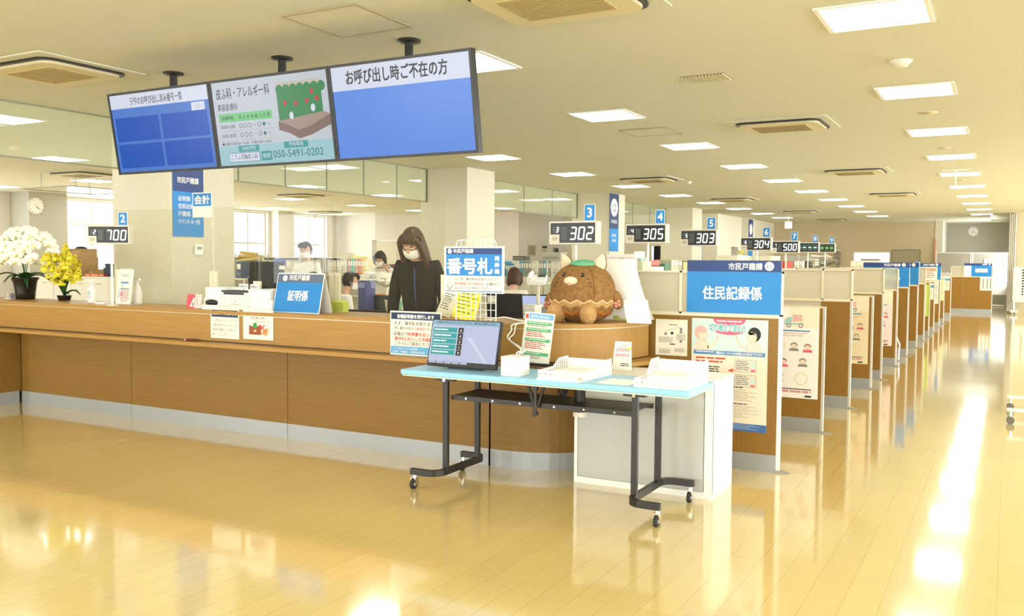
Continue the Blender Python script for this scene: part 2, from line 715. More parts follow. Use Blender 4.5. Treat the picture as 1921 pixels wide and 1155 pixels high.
# office back wall with its recessed double door, then the service core behind the pillars
XC = -13.9
wall_with_holes('wall_back_office', 'x', 25.5, .3, XL, XC, [(-19.85, -17.75, 0, 2.22)], M_WALLW)
d = bpy.data.objects.new('door_1', None)
COL.objects.link(d)
d['kind'] = 'structure'
d.location = (-19.85, 25.62, 0)
for i in range(2):
    lf = MB().box(0.01 + 1.05 * i, 1.04 + 1.05 * i, -.02, .02, 0.01, 2.2, mat('#d3cbb8', .6)).build('door_leaf', d)
    MB().box(.93 + .15 * i, .96 + .15 * i, -.05, -.02, .9, 1.15, M_ALU).build('door_handle', lf)
struct(MB().box(XC - .25, XC, 25.8, 31.6, 0, CH, M_WALLW).build('wall_core_side'))
struct(MB().box(-15.9, XC, 31.6, 31.85, 0, CH, M_WALLW).build('wall_core_link'))
# wall behind the third and fourth pillar, with a dark doorway
wall_with_holes('wall_core', 'x', 28.9, .25, XC, -8.35, [(-10.7, -9.75, 0, 2.05)], noisy('core_wall', '#f0ead2', '#f3edd6', 20, .7))
struct(MB().box(-10.75, -9.7, 29.5, 29.55, 0, 2.2, M_BLACK).build('doorway_dark_panel'))  # black panel stands in for the darkness beyond the doorway
wall_with_holes('wall_core_end', 'y', -8.6, .25, 29.15, YB, [(30.6, 31.5, 0, 2.05)], noisy('core_wall_end', '#e6e0cc', '#eae4d0', 20, .7))
struct(MB().box(-9.3, -9.25, 30.4, 31.7, 0, 2.2, M_BLACK).build('end_doorway_dark_panel'))  # black panel in place of the unlit depth behind this opening
# far wall
wall_with_holes('wall_back', 'x', YB, .25, -8.6, -2.39, [(-5.32, -3.95, 0.95, 1.97)], M_FARW)
window('x', YB + .1, -5.32, -3.95, 0.95, 1.97, ())
struct(MB().box(-5.6, -3.6, YB + .6, YB + .62, .4, 2.4, mat('#ffffff', .8, emit=1.2)).build('window_daylight_blind'))  # white panel made to glow, standing in for daylight behind the pane
d = bpy.data.objects.new('door_2', None)
COL.objects.link(d)
d['kind'] = 'structure'
d.location = (-3.87, YB - .012, 0)
MB().box(0, .93, -.02, .01, 0, 2.0, mat('#b3a98e', .6)).build('door_leaf', d)
f = MB()
for a, b_ in ((-.04, 0), (.93, .97)):
    f.box(a, b_, -.03, .01, 0, 2.04, mat('#98907a', .5))
f.box(0, .93, -.03, .01, 2.0, 2.04, mat('#98907a', .5))
f.build('door_frame', d)
struct(MB().box(-2.43, -2.39 + .22, YB - .02, YALC, 0, CH, M_WALL).build('trim_1'))
MB_ = MB().box(-2.2, 0.0, YALC, YALC + .25, 0, CH, M_GREYW)
struct(MB_.build('wall_back_alcove'))
wall_with_holes('wall_alcove_side', 'y', -0.02, .22, 33.2, YALC, [(35.2, 37.6, .75, 2.75)], mat('#b3ad9f', .7))
window('y', .1, 35.2, 37.6, .75, 2.75, (.5,))  # unseen window, added for the lamp that brightens the alcove
struct(MB().box(.12, XR, 31.9, 32.15, 0, CH, noisy('beige_return', '#c8bd9c', '#cdc2a2', 20, .7)).build('wall_back_right'))
struct(MB().box(-.55, .42, 32.6, 33.4, 2.93, CH, M_CEIL).build('trim_2'))

# square pillars, 6.2 m apart, and the glass smoke curtains hung between them
PY = [6.85, 13.05, 19.3, 25.5, 31.9]
for y in PY:
    struct(MB().box(-9.08, -8.12, y, y + .93, 0, CH, M_PILLAR).build('pillar'))


def smoke_curtain(y0, y1, n, label):
    t = thing('smoke_curtain', label, 'glass screen', (-8.95, y0, CH), 0, 'glass smoke curtains under the ceiling')
    L = y1 - y0
    gap = .006
    for i in range(n):
        a, b_ = L * i / n + gap, L * (i + 1) / n - gap
        MB().box(-.004, .004, a, b_, -.56, -.012, M_SMOKE).build('glass_pane', t)
    r = MB().box(-.012, .012, 0, L, -.575, -.56, mat('#8f9077', .5)).box(-.015, .015, 0, L, -.014, 0, mat('#8f9077', .5))
    r.build('rail', t)
    for i in range(1, n):
        MB().box(-.006, .006, L * i / n - .006, L * i / n + .006, -.56, -.014, mat('#6d705c', .5)).build('joint', t)
    MB().box(-.012, .012, L - .025, L, -.56, -.014, mat('#6d705c', .5)).build('end_post', t)


smoke_curtain(1.2, 6.85, 4, 'glass smoke curtain hanging left of the call-number screens, before the first pillar')
smoke_curtain(7.78, 13.05, 6, 'glass smoke curtain hanging between the first and second pillars')
smoke_curtain(13.98, 19.3, 4, 'glass smoke curtain hanging between the second pillar and the pillar with the number 12')
smoke_curtain(20.23, 25.5, 4, 'glass smoke curtain hanging beyond the pillar with the number 12')

# ------------------------------------------------------------------ ceiling fittings
M_DIFF = mat('#ffffff', .6, emit=PANEL_EMIT, name='light_diffuser')
_b = M_DIFF.node_tree.nodes['Principled BSDF']
_b.inputs['Emission Color'].default_value = LIGHT_TINT + (1,)


def make_light(label, loc, group):
    t = thing('ceiling_light', label, 'ceiling light', loc, 0, group)
    f = MB()
    for sx in (-1, 1):
        f.box(sx * .315 - .015, sx * .315 + .015, -.33, .33, -.012, -.001, M_WHITE)
        f.box(-.30, .30, sx * .315 - .015, sx * .315 + .015, -.012, -.001, M_WHITE)
    f.build('frame', t)
    MB().box(-.30, .30, -.30, .30, -.008, -.001, M_DIFF).build('diffuser', t)
    return t


L0 = None
YL = [6.24 + 2.89 * i for i in range(10)]
ROWS = [(-0.80, range(-3, 10), 'aisle row'), (-3.89, range(-3, 10), 'row behind the right screen'),
        (-7.02, range(-3, 10), 'row just before the pillars'), (-10.15, range(-1, 7), 'office row nearest the pillars'),
        (-13.4, range(-1, 7), 'second office row from the pillars'), (-16.5, range(-1, 7), 'third office row from the pillars'),
        (-19.75, range(-1, 7), 'office row along the windows'), (2.3, range(-3, 9), 'row right of the aisle')]
for x, rng, where in ROWS:
    rng = list(rng)
    for k in rng:
        y = 6.24 + 2.89 * k
        if -9.2 < x < -8 or (x < -13.9 and y > 25) or (x < -9 and y > 28.5):
            continue
        nm = 'square ceiling light, %s from the far end in the %s' % (ORD[rng[-1] - k], where)
        if L0 is None:
            L0 = make_light(nm, (x, y, CH), 'ceiling lights in rows')
        else:
            dup(L0, (x, y, CH), nm)


def make_ac(label, loc):
    t = thing('ceiling_air_conditioner', label, 'air conditioner', loc, 0, 'ceiling air conditioner cassettes')
    MB().rbox(-.56, .56, -.5, .5, -.012, -.001, .03, M_CEIL).build('panel', t)
    MB().rbox(-.44, .44, -.36, .36, -.05, -.012, .10, mat('#d9cfa8', .6)).build('face', t)
    g = MB().box(-.3, .3, -.24, .22, -.056, -.05, mat('#bfae7c', .7))
    for i in range(14):
        g.box(-.3, .3, -.23 + i * .033, -.222 + i * .033, -.06, -.056, mat('#a8966a', .7))
    g.build('grille', t)
    s = MB()
    s.rbox(-.47, .47, -.40, .40, -.03, -.012, .12, M_BLACK)
    s.build('air_slot', t)
    return t


ACS = [((-7.14, 4.83), 'beige cassette air conditioner above the left end of the counter, left of the screens'),
       ((-2.44, 4.95), 'beige cassette air conditioner cut off by the top edge of the picture'),
       ((-2.33, 10.64), 'beige cassette air conditioner, nearest of those between the aisle lights and the next row'),
       ((-2.36, 16.46), 'beige cassette air conditioner, second between the aisle lights and the next row'),
       ((-2.36, 22.2), 'beige cassette air conditioner, third between the aisle lights and the next row'),
       ((-15.3, 10.9), 'office cassette air conditioner with a clear draught deflector under it'),
       ((-15.25, 16.8), 'office cassette air conditioner seen through the curtain between first and second pillars'),
       ((-19.8, 23.0), 'cassette air conditioner at the far end of the office windows'),
       ((-6.1, 16.4), 'cassette air conditioner just beyond the second pillar'),
       ((-6.1, 22.4), 'cassette air conditioner above call number 303'),
       ((-5.65, 28.5), 'cassette air conditioner far off above call numbers 304 and 500'),
       ((-5.65, 34.1), 'most distant cassette air conditioner, close to the far wall')]
A0 = None
for (x, y), lb in ACS:
    if A0 is None:
        A0 = make_ac(lb, (x, y, CH))
    else:
        dup(A0, (x, y, CH), lb)
t = thing('draught_deflector', 'clear plastic draught deflector on wires under the office air conditioner', 'deflector', (-15.3, 10.9, CH))
MB().box(-.75, .75, -.75, .75, -.32, -.315, M_ACRYL).build('sheet', t)
b = MB()
for sx in (-1, 1):
    b.cyl((sx * .75, -.75, -.318), (sx * .75, .75, -.318), .01, M_GREYP)
    b.cyl((-.75, sx * .75, -.318), (.75, sx * .75, -.318), .01, M_GREYP)
    for sy in (-1, 1):
        b.cyl((sx * .5, sy * .5, -.318), (sx * .5, sy * .5, -.02), .005, M_GREYP)
b.build('wire', t)


def hatch(label, x, y, s):
    t = thing('ceiling_hatch', label, 'hatch', (x, y, CH))
    MB().box(-s, s, -s, s, -.006, -.001, M_CEIL).build('lid', t)
    f = MB()
    for q in (-1, 1):
        f.box(q * (s + .008) - .008, q * (s + .008) + .008, -s - .016, s + .016, -.009, -.001, mat('#a59a78', .6))
        f.box(-s, s, q * (s + .008) - .008, q * (s + .008) + .008, -.009, -.001, mat('#a59a78', .6))
    f.build('frame', t)


hatch('square ceiling access hatch above the middle call-number screen', -3.92, 4.78, .29)
hatch('small ceiling access hatch between two lights left of the near air conditioner', -3.89, 10.52, .29)
t = thing('ceiling_vent', 'small louvred grey ceiling vent between the lights', 'vent', (-2.34, 7.69, CH))
MB().box(-.19, .19, -.15, .15, -.004, -.001, mat('#8f8768', .6)).build('backing', t)
b = MB()
for i in range(13):
    b.box(-.18 + i * .029, -.166 + i * .029, -.14, .14, -.014, -.004, mat('#d3cbae', .6))
b.build('slats', t)
for nm, cat, lb, (x, y), r in (('smoke_detector', 'smoke detector', 'round white smoke detector between the two nearest aisle lights', (-.794, 7.742), .075),
                               ('smoke_detector', 'smoke detector', 'tiny smoke detector on the ceiling above the display showing 305', (-5.6, 17.3), .06),
                               ('ceiling_speaker', 'speaker', 'flat round ceiling speaker between second and third aisle light', (-.80, 10.49), .09),
                               ('ceiling_speaker', 'speaker', 'flat round ceiling speaker between third and fourth aisle light', (-.83, 13.74), .08),
                               ('ceiling_speaker', 'speaker', 'flat round ceiling speaker beyond the fifth aisle light', (-.83, 19.1), .08),
                               ('smoke_detector', 'smoke detector', 'small smoke detector on the office ceiling left of the deflector', (-12.6, 7.9), .07)):
    t = thing(nm, lb, cat, (x, y, CH))
    if nm == 'smoke_detector':
        MB().lathe([(r, 0), (r, -.015), (r * .8, -.03), (r * .72, -.045), (r * .3, -.052), (0, -.053)], M_CREAM).build('housing', t)
        MB().lathe([(r * 1.15, 0), (r * 1.15, -.008), (r, -.008)], M_WHITE).build('base', t)
    else:
        MB().lathe([(r, 0), (r, -.006), (0, -.008)], mat('#c2b893', .6)).build('grille', t)
        MB().lathe([(r * 1.12, 0), (r * 1.12, -.004), (r, -.006)], M_CREAM).build('rim', t)
t = thing('hanging_bracket', 'thin white bracket hanging from the ceiling over the far aisle', 'bracket', (-.83, 16.9, CH))
MB().cyl((0, 0, -.28), (0, 0, 0), .015, M_WHITE).build('rod', t)
MB().box(-.2, .2, -.015, .015, -.03, -.001, M_WHITE).build('mount', t)
t = thing('exit_light', 'lit white square sign hanging in front of the far wall', 'sign', at_d(1479, 422, 30.5))
MB().box(-.11, .11, -.04, .04, -.11, .11, mat('#ffffff', .5, emit=1.5)).build('lamp_box', t)
MB().cyl((0, 0, .11), (0, 0, CH - t.location.z), .012, M_WHITE).build('rod', t)

# ------------------------------------------------------------------ the long oak counter, its right end turning round a quarter circle
CX, CY, RC = -3.3, 6.57, 0.95           # centre of the quarter circle and radius of the base


EA, EN = 0.83, 2.5                       # the turn is a squarish quarter oval, EA wide and RC deep


def arc_pt(t, off):
    """point of the turn for t from 0 (still straight) to 1 (running away from the viewer), moved out by off"""
    a = -PI / 2 * (1 - t)
    cx, sy = max(0.0, math.cos(a)), -math.sin(a)
    x, y = EA * cx ** (2 / EN), RC * sy ** (2 / EN)
    nx, ny = (x / EA) ** (EN - 1) / EA, (y / RC) ** (EN - 1) / RC
    L = math.hypot(nx, ny)
    return CX + x + off * nx / L, CY - y - off * ny / L


def cpath(off, xl, n=18):
    """counter line moved outward by off: straight along y = CY - RC - off, then the turn"""
    return [(xl, CY - RC - off)] + [arc_pt((i / n) * .93, off) for i in range(n + 1)]


def band(o0, o1, z0, z1, xl, m, xr=None, M=None):
    """solid strip between two offsets of the counter line"""
    a, b_ = cpath(o0, xl), cpath(o1, xl)
    if xr is not None:
        a, b_ = [(xl, a[0][1]), (xr, a[0][1])], [(xl, b_[0][1]), (xr, b_[0][1])]
    mb = MB(M)
    n = len(a)
    vs = [(x, y, z0) for x, y in a] + [(x, y, z0) for x, y in b_] + [(x, y, z1) for x, y in a] + [(x, y, z1) for x, y in b_]
    for i in range(n - 1):
        sm = i > 0
        mb.add(vs, [(i, i + 1, n + i + 1, n + i), (2 * n + i, 3 * n + i, 3 * n + i + 1, 2 * n + i + 1)], m)
        mb.add(vs, [(i, 2 * n + i, 2 * n + i + 1, i + 1), (n + i, n + i + 1, 3 * n + i + 1, 3 * n + i)], m, sm)
    mb.add(vs, [(0, n, 3 * n, 2 * n), (n - 1, 3 * n - 1, 4 * n - 1, 2 * n - 1)], m)
    return mb


XLC = -11.5
ctr = thing('service_counter', 'long curved oak service counter with a low ledge and metal kick plate', 'counter')
XS = [XLC, -8.93, at_y(246.5, 720, 5.62).x, at_y(539.5, 720, 5.62).x, at_y(921, 800, 5.62).x]
for i in range(1, len(XS) - 1):
    band(-.03, 0, .125, .755, XS[i] + .003, M_WOODL, XS[i + 1] - .003).build('lower_panel', ctr)
    band(-.025, .004, 0, .125, XS[i] + .002, M_KICK, XS[i + 1] - .002).build('kick_plate', ctr)
band(-.03, 0, .125, .755, XS[-1] + .003, M_WOODL).build('lower_panel', ctr)
band(-.025, .004, 0, .125, XS[-1] + .002, M_KICK).build('kick_plate', ctr)
MB().box(XLC, -8.95, 5.38, 5.63, .125, .755, M_WOODL).build('end_panel', ctr)
MB().box(XLC, -8.945, 5.375, 5.6, 0, .125, M_KICK).build('kick_plate', ctr)
band(-.05, .25, .757, .787, XLC, M_WOODH).build('ledge', ctr)
band(.06, .11, .795, 1.022, XLC, M_WOODH).build('upper_panel', ctr)
band(.05, .105, .787, .795, XLC, M_BLACK).build('shadow_gap', ctr)
band(.06, .113, 1.022, 1.030, XLC, mat('#c9bda0', .4, .3)).build('edge_trim', ctr)
band(-.44, .118, 1.030, 1.06, XLC, M_WOODH).build('counter_top', ctr)
band(-.44, -.41, 0, 1.03, XLC, M_CREAM).build('back_panel', ctr)
ZC = 1.06

# staff side desk that carries the number displays
t = thing('staff_desk', 'long staff desk behind the partitions carrying the call-number displays', 'desk', (-3.05, 6.75, 0))
MB().box(-.4, .45, 0, 17.5, .97, 1.0, M_CREAM).build('desk_top', t)
for k in range(6):
    MB().box(-.36, .4, .1 + k * 3.4, .14 + k * 3.4, 0, .97, M_CREAM).build('leg', t)

# ------------------------------------------------------------------ three call-number screens on ceiling poles
M_SCRB = scr('#1f5cc4', .74)
M_SCR1 = scr('#5585d8', .74)
M_SCR3 = scr('#6a9bf4', .72)
M_SCRW = scr('#dde2f2', .8)
M_SCR2 = scr('#cdd4dc', .74)
M_SCRK = mat('#24283a', .5)
TW, TH = 1.122, 0.632
TVX = [-5.71, -4.585, -3.46]
TILT = math.atan2(.1, .62)
SCR = [('left wall screen listing called numbers in four blue boxes, hung from the ceiling', 'screen_left'),
       ('middle hung screen with a skin clinic advertisement', 'screen_mid'),
       ('right hung screen with a pale blue page under a white headline', 'screen_right')]
for i, x in enumerate(TVX):
    t = thing('display_screen', SCR[i][0], 'screen', (x, 4.75, 2.484), 0, 'three screens hung over the counter')
    M = R(TILT, 'X')
    bz = .018
    MB(M).box(-TW / 2, TW / 2, 0, .05, -TH / 2, TH / 2, M_BLACK).box(-.4, .4, .05, .085, -.22, .22, M_BLACK).build('casing', t, bevel=.003)
    b = MB(M)
    for s in (-1, 1):
        b.box(s * (TW / 2 - bz / 2) - bz / 2, s * (TW / 2 - bz / 2) + bz / 2, -.008, 0, -TH / 2, TH / 2, M_BLACK)
        b.box(-TW / 2 + bz, TW / 2 - bz, -.008, 0, s * (TH / 2 - bz / 2) - bz / 2, s * (TH / 2 - bz / 2) + bz / 2, M_BLACK)
    b.build('bezel', t)
    w, h = TW / 2 - bz, TH / 2 - bz
    p = MB(M)
    S = .0012
    if i == 0:
        p.rect(-w, w, -h, h, M_SCR1, 1, st=S)
        p.rect(-w, w, h - .105, h, M_SCRW, 2, st=S)
        p.txt('只今のお呼び出し済み番号一覧', -.02, h - .082, .066, M_SCRK, 3, .58, 'c', .012, st=S)
        p.rect(w - .19, w - .05, h - .175, h - .115, M_SCRW, 2, st=S)
        p.txt('1/1', w - .12, h - .16, .045, M_GREYI, 3, al='c', st=S)
        for sx in (0, 1):
            for sz in (0, 1):
                x0 = -w + .03 + sx * (w - .02)
                z0 = -h + .03 + sz * .205
                p.rect(x0, x0 + w - .045, z0, z0 + .185, M_SCRB, 2, st=S)
    elif i == 2:
        p.rect(-w, w, -h, h, M_SCR3, 1, st=S)
        p.rect(-w, w, h - .155, h, M_SCRW, 2, st=S)
        p.txt('お呼び出し時ご不在の方', -.02, h - .112, .1, M_SCRK, 3, .80, 'c', .018, st=S)
    else:
        G1 = scr('#5fae8f', .74)
        TEAL = scr('#49a7a0', .74)
        p.rect(-w, w, -h, h, M_SCR2, 1, st=S)
        p.rect(-w, w, -h, -h + .14, scr('#a9d3da', .74), 2, st=S)
        p.txt('皮ふ科・アレルギー科', -w + .04, h - .115, .085, M_SCRK, 3, .52, st=S, bold=.004)
        p.txt('美容皮膚科', -w + .04, h - .20, .055, M_SCRK, 3, .2, st=S)
        p.rect(-w + .04, -w + .56, h - .285, h - .225, scr('#7fd08a', .74), 2, st=S)
        p.txt('診療時間', -w + .07, h - .268, .03, M_SCRK, 3, st=S)
        for k, ch in enumerate('月火水木金土日祝'):
            p.txt(ch, -w + .235 + k * .04, h - .268, .03, M_SCRK, 3, st=S)
        for r_, (tm, z) in enumerate((('10:00-13:00', h - .33), ('15:00-18:30', h - .395))):
            p.txt(tm, -w + .05, z, .036, M_SCRK, 3, .14, st=S)
            for k in range(7):
                u = -w + .25 + k * .045
                if k in (3, 6):
                    p.rect(u - .01, u + .01, z + .01, z + .013, M_SCRK, 3, st=S)
                elif k == 5:
                    p.disc(u, z + .012, .014, mat('#2f5b5e', .4), 3, st=S)
                else:
                    p.ring(u, z + .012, .016, .003, M_SCRK, 3, st=S)
            p.rect(-w + .04, -w + .56, z - .022, z - .020, M_GREYI, 2, st=S)
        p.txt('●土曜 午前9:00～13:00　午後15:00～18:30', -w + .045, h - .45, .026, M_SCRK, 3, .48, st=S)
        for (u0, u1, z0, z1, s_, tx) in ((.20, .40, .093, .137, .034, 'WEB予約'), (.64, .86, .098, .142, .034, '予約専用')):
            p.rect(-w + u0, -w + u1, -h + z0, -h + z1, TEAL, 3, st=S)
            p.txt(tx, -w + (u0 + u1) / 2, -h + z0 + .012, s_, M_SCRW, 4, al='c', bold=.01, st=S)
        p.rect(-w + .10, -w + .40, -h + .022, -h + .088, M_SCRK, 3, st=S)
        p.rect(-w + .103, -w + .397, -h + .025, -h + .085, M_SCRW, 4, st=S)
        p.txt('こうふ花輪皮ふ科', -w + .25, -h + .042, .042, M_SCRK, 5, .26, 'c', st=S)
        p.rect(-w + .415, -w + .515, -h + .022, -h + .088, TEAL, 3, st=S)
        p.txt('検索', -w + .465, -h + .04, .04, M_SCRW, 4, al='c', st=S)
        p.txt('050-5491-0202', -w + .53, -h + .035, .075, scr('#3f8f93', .74), 4, .46, bold=.01, st=S)
        # the garden bench picture
        PG = scr('#3f8f55', .74)
        p.rect(.08, w - .06, h - .14, h - .05, scr('#cfc6b4', .74), 2, st=S)
        p.rect(.08, w - .06, h - .33, h - .10, PG, 3, st=S)
        for k in range(7):
            p.disc(.11 + k * .063, h - .10, .034, PG, 4, st=S)
        for u, z in ((.15, -.19), (.25, -.2), (.35, -.19), (.4, -.13), (.44, -.18)):
            p.disc(u, h + z, .018, scr('#c84848', .74), 5, st=S)
        p.poly([(.07, h - .31), (w - .06, h - .27), (w, h - .29), (w, h - .36), (.36, h - .42), (.25, h - .44), (.17, h - .40), (.07, h - .37)], scr('#8d7468', .74), 4, st=S)
        p.poly([(.07, h - .31), (w - .06, h - .27), (w, h - .29), (.36, h - .36), (.25, h - .38), (.17, h - .345)], scr('#b0988a', .74), 5, st=S)
        for u in (.20, .40):
            p.disc(u, h - .28 + (u - .2) * .2, .02, M_SCRW, 6, rv=.026, st=S)
    p.build('screen', t)
    pol = MB()
    fx = (-6.338, -5.092, -3.861)[i] - x
    fy = 5.40 - 4.75
    top = CH - 2.484
    pol.cyl((fx, fy, .0), (fx, fy, top), .032, M_BLACK)
    pol.lathe([(.085, top), (.085, top - .015), (.035, top - .022)][::-1], M_BLACK, (fx, fy, 0))
    pol.build('ceiling_pole', t)
    MB().box(fx - .03, fx + .03, .075, fy + .03, -.05, .05, M_BLACK).box(min(fx, -.02) - .02, max(fx, .02) + .02, .07, .11, -.06, .06, M_BLACK).build('arm', t)

# ------------------------------------------------------------------ blue signs on the pillars
t = thing('pillar_sign', 'tall navy and blue department sign on the side of the first pillar', 'sign', (-8.115, 6.88, 1.755), PI / 2)
MB().box(0, .43, -.006, 0, 0, .94, M_BLUE).build('board', t)
b = MB(T((0, -.006, 0)))
b.rect(0, .43, .50, .94, M_NAVY, 1)
b.txt('市民戸籍課', .06, .60, .075, M_WHITE, 2, .30, bold=.015)
for k, s in enumerate(('証明係', '住民記録係', '戸籍係', 'マイナンバーカード係')):
    b.txt(s, .07, .40 - k * .085, .062, M_WHITE, 2, (.17, .28, .17, .30)[k], bold=.012)
b.build('print', t)
t = thing('pillar_sign', 'narrow navy and blue pillar sign with the number 12', 'sign', (-8.115, 19.27, 1.75), PI / 2)
MB().box(0, .55, -.006, 0, 0, 1.34, M_BLUE).build('board', t)
b = MB(T((0, -.006, 0)))
b.rect(0, .55, .53, 1.34, mat('#2a3f70', .5), 1)
b.disc(.275, 1.02, .21, M_WHITE, 2, seg=28)
b.txt('12', .275, .93, .25, M_NAVY, 3, al='c', bold=.01)
b.txt('市民総室', .275, .66, .09, M_WHITE, 2, .36, 'c', bold=.012)
b.txt('国保係', .275, .34, .08, M_WHITE, 2, .26, 'c', bold=.012)
b.txt('年金係', .275, .22, .08, M_WHITE, 2, .26, 'c', bold=.012)
b.build('print', t)
t = thing('pillar_sign', 'distant narrow navy sign with white discs on the fifth pillar', 'sign', (-8.115, 31.95, 1.75), PI / 2)
MB().box(0, .6, -.006, 0, 0, 1.3, M_NAVY).build('board', t)
b = MB(T((0, -.006, 0)))
b.disc(.3, .95, .2, M_WHITE, 2)
b.rect(0, .6, 0, .5, M_BLUE, 1)
b.rect(.15, .45, .62, .68, M_WHITE, 2)
b.build('sign_face', t)
t = thing('thermostat', 'small white wall thermostat under the blue sign on the first pillar', 'thermostat', (-8.115, 7.23, 1.61), PI / 2)
MB().rbox(-.055, .055, -.02, 0, -.06, .06, .006, M_WHITE, 'y').build('case', t)
MB().rect(-.035, .035, .0, .035, mat('#7f8a6c', .3), 45).build('screen', t)

# ------------------------------------------------------------------ the row of partitions along the aisle
M_UPF = mat('#e6dcc0', .45, name='partition_frame')
M_FROST2 = glassy('clearer_frosted_panel', '#eef0ea', 0.3, 0.5, '#d9d6c6', 0.3)
XE = -1.392


def sign_face(p, w, h, hd, title, num, main, font=.105):
    """navy header with title and number disc over a blue field, u from 0 to w, v from 0 to h"""
    p.rect(0, w, 0, h - hd, M_BLUE, 1)
    p.rect(0, w, h - hd, h, M_NAVY, 1)
    if title:
        p.txt(title, w * .45, h - hd * .78, hd * .66, M_WHITE, 2, w * .355, bold=.018)
        p.disc(w * .875, h - hd / 2, hd * .4, M_WHITE, 2)
        p.txt(num, w * .875, h - hd * .72, hd * .52, M_NAVY, 3, al='c')
    if main:
        p.txt(main, w * .49, (h - hd) * .36, font, M_WHITE, 2, w * .625, 'c', bold=.02)


def partition(label, y, xr=XE, xl=-2.5, tall=None, seam=(-2.149,), top=1.12, pale=False):
    t = thing('partition', label, 'partition', (xr, y, 0), 0, 'wood partitions between the service booths')
    x0 = xl - xr
    cuts = [x0] + [s - xr for s in seam if x0 + .05 < s - xr < -.05] + [-.02]
    for a, b_ in zip(cuts, cuts[1:]):
        if pale and a == cuts[0]:
            MB().box(a + .002, b_ - .002, .008, .032, .125, top - .015, M_FROST).build('frosted_panel', t)
        else:
            MB().box(a + .002, b_ - .002, 0, .04, .125, top - .015, M_WOODV).build('wood_panel', t)
        MB().box(a + .001, b_ - .001, -.004, .044, .0, .125, M_KICK).build('kick_plate', t)
    MB().box(-.022, 0, -.002, .042, 0, top, M_ALU).build('end_post', t)
    MB().box(x0, -.022, -.002, .042, top - .015, top, M_UPF).build('top_rail', t)
    MB().add([(-.03, -.012, .001), (.075, .012, .001), (.075, .028, .001), (-.03, .052, .001), (-.03, -.012, .022), (.075, .012, .005), (.075, .028, .005), (-.03, .052, .022)],
             [(3, 2, 1, 0), (4, 5, 6, 7), (0, 1, 5, 4), (1, 2, 6, 5), (2, 3, 7, 6), (3, 0, 4, 7)], mat('#8f8d82', .4, .4)).build('foot', t)
    if tall:
        zt = 1.437
        MB().box(x0 + .02, -.02, .010, .030, top + .002, zt - .012, M_FROST if tall != 'clear' else M_FROST2).build('frosted_panel', t)
        f = MB()
        for a in cuts[:-1]:
            f.box(a - .0, a + .02, .002, .038, top, zt, M_UPF)
        f.box(-.018, 0, .002, .038, top, zt, M_UPF).box(x0, 0, .002, .038, zt - .012, zt, M_UPF)
        f.box(x0, 0, .002, .038, top, top + .012, M_UPF)
        f.build('upper_frame', t)
    return t


PART = [
    (6.459, 'sign', 'tallest-looking nearest partition carrying the big blue resident records sign'),
    (8.186, None, 'low partition directly behind the nearest one, with a white moving poster'),
    (9.731, 'frost', 'partition with bare oak face, second behind the nearest partition'),
    (11.396, None, 'low partition with a cream moving poster, after the bare oak one'),
    (12.381, 'frost', 'narrow-looking bare oak partition right behind the cream moving poster'),
    (14.108, 'clear', 'partition with a narrow pink poster and a chrome chair leg at its end'),
    (15.764, 'sign', 'partition behind the chrome chair leg, topped by a long navy and blue sign'),
    (17.486, 'sign', 'second far partition topped by a blue sign'),
    (19.046, 'clear', 'far bare partition with a greyish clear upper panel'),
    (20.266, None, 'far low partition with a lime green strip poster'),
    (21.639, None, 'far low partition with a small blue-headed poster, behind the lime strip'),
    (23.436, 'sign', 'far partition with white paper over its blue sign and a long pale poster'),
    (25.05, None, 'far low partition with a pale yellow notice'),
    (28.10, None, 'last low partition before the cross partition, with a small blue-headed notice'),
]
for y, tall, lb in PART:
    partition(lb, y, tall=tall, seam=(-1.70,) if y == 9.731 else (-2.149,), pale=y == 9.731)
partition('wide cross partition closing the row, oak with white paper at its corner', 30.99, xr=-.405, xl=-1.56, tall='frost', seam=(-1.231,))


def board_sign(label, loc, w, h, hd, title, num, main, font):
    t = thing('booth_sign', label, 'sign', loc)
    MB().box(0, w, -.006, 0, 0, h, M_WHITE).build('board', t)
    b = MB(T((0, -.006, 0)))
    sign_face(b, w, h, hd, title, num, main, font)
    b.build('sign_face', t)
    return t


board_sign('large blue sign with white lettering under a navy band, on the nearest partition', (-2.088, 6.459, 1.132), .688, .385, .082, '市民戸籍課', '11', '住民記録係', .103)
board_sign('blue sign with a long navy band on the partition behind the chrome chair leg', (-2.10, 15.764, 1.13), .705, .39, .075, '市民戸籍課', '11', '戸籍係', .103)
board_sign('blue sign with few white characters, the next one behind the long navy band', (-2.10, 17.486, 1.13), .705, .39, .075, '市民戸籍課', '11', 'マイナンバーカード係', .09)
t = board_sign('distant blue sign half covered by white paper', (-2.10, 23.436, 1.13), .705, .39, .075, '市民戸籍課', '11', None, .1)
b = MB().rect(0, .33, 0, .31, M_PAPER, 1).bars(.03, .3, .04, .28, 6, M_RED, 2, seed=4).rect(.02, .31, .24, .29, mat('#e8b48a', .7), 3)
tag(b.build('paper_notice', None, (-1.80, 23.424, 1.12)), 'white paper hung over the distant blue sign', 'notice')
t = thing('booth_sign', 'blue sign with a navy band on the wide cross partition', 'sign', (-1.20, 30.985, 1.13))
MB().box(0, .76, -.006, 0, 0, .40, M_WHITE).build('board', t)
b = MB(T((0, -.006, 0)))
b.rect(0, .76, .33, .40, M_NAVY, 1).rect(.2, .755, 0, .33, M_BLUE, 1).bars(.31, .66, .11, .24, 1, M_WHITE, 2, fill=.9)
b.bars(.5, .63, .345, .385, 1, M_WHITE, 2, fill=.9).disc(.69, .365, .025, M_WHITE, 2)
b.build('sign_face', t)


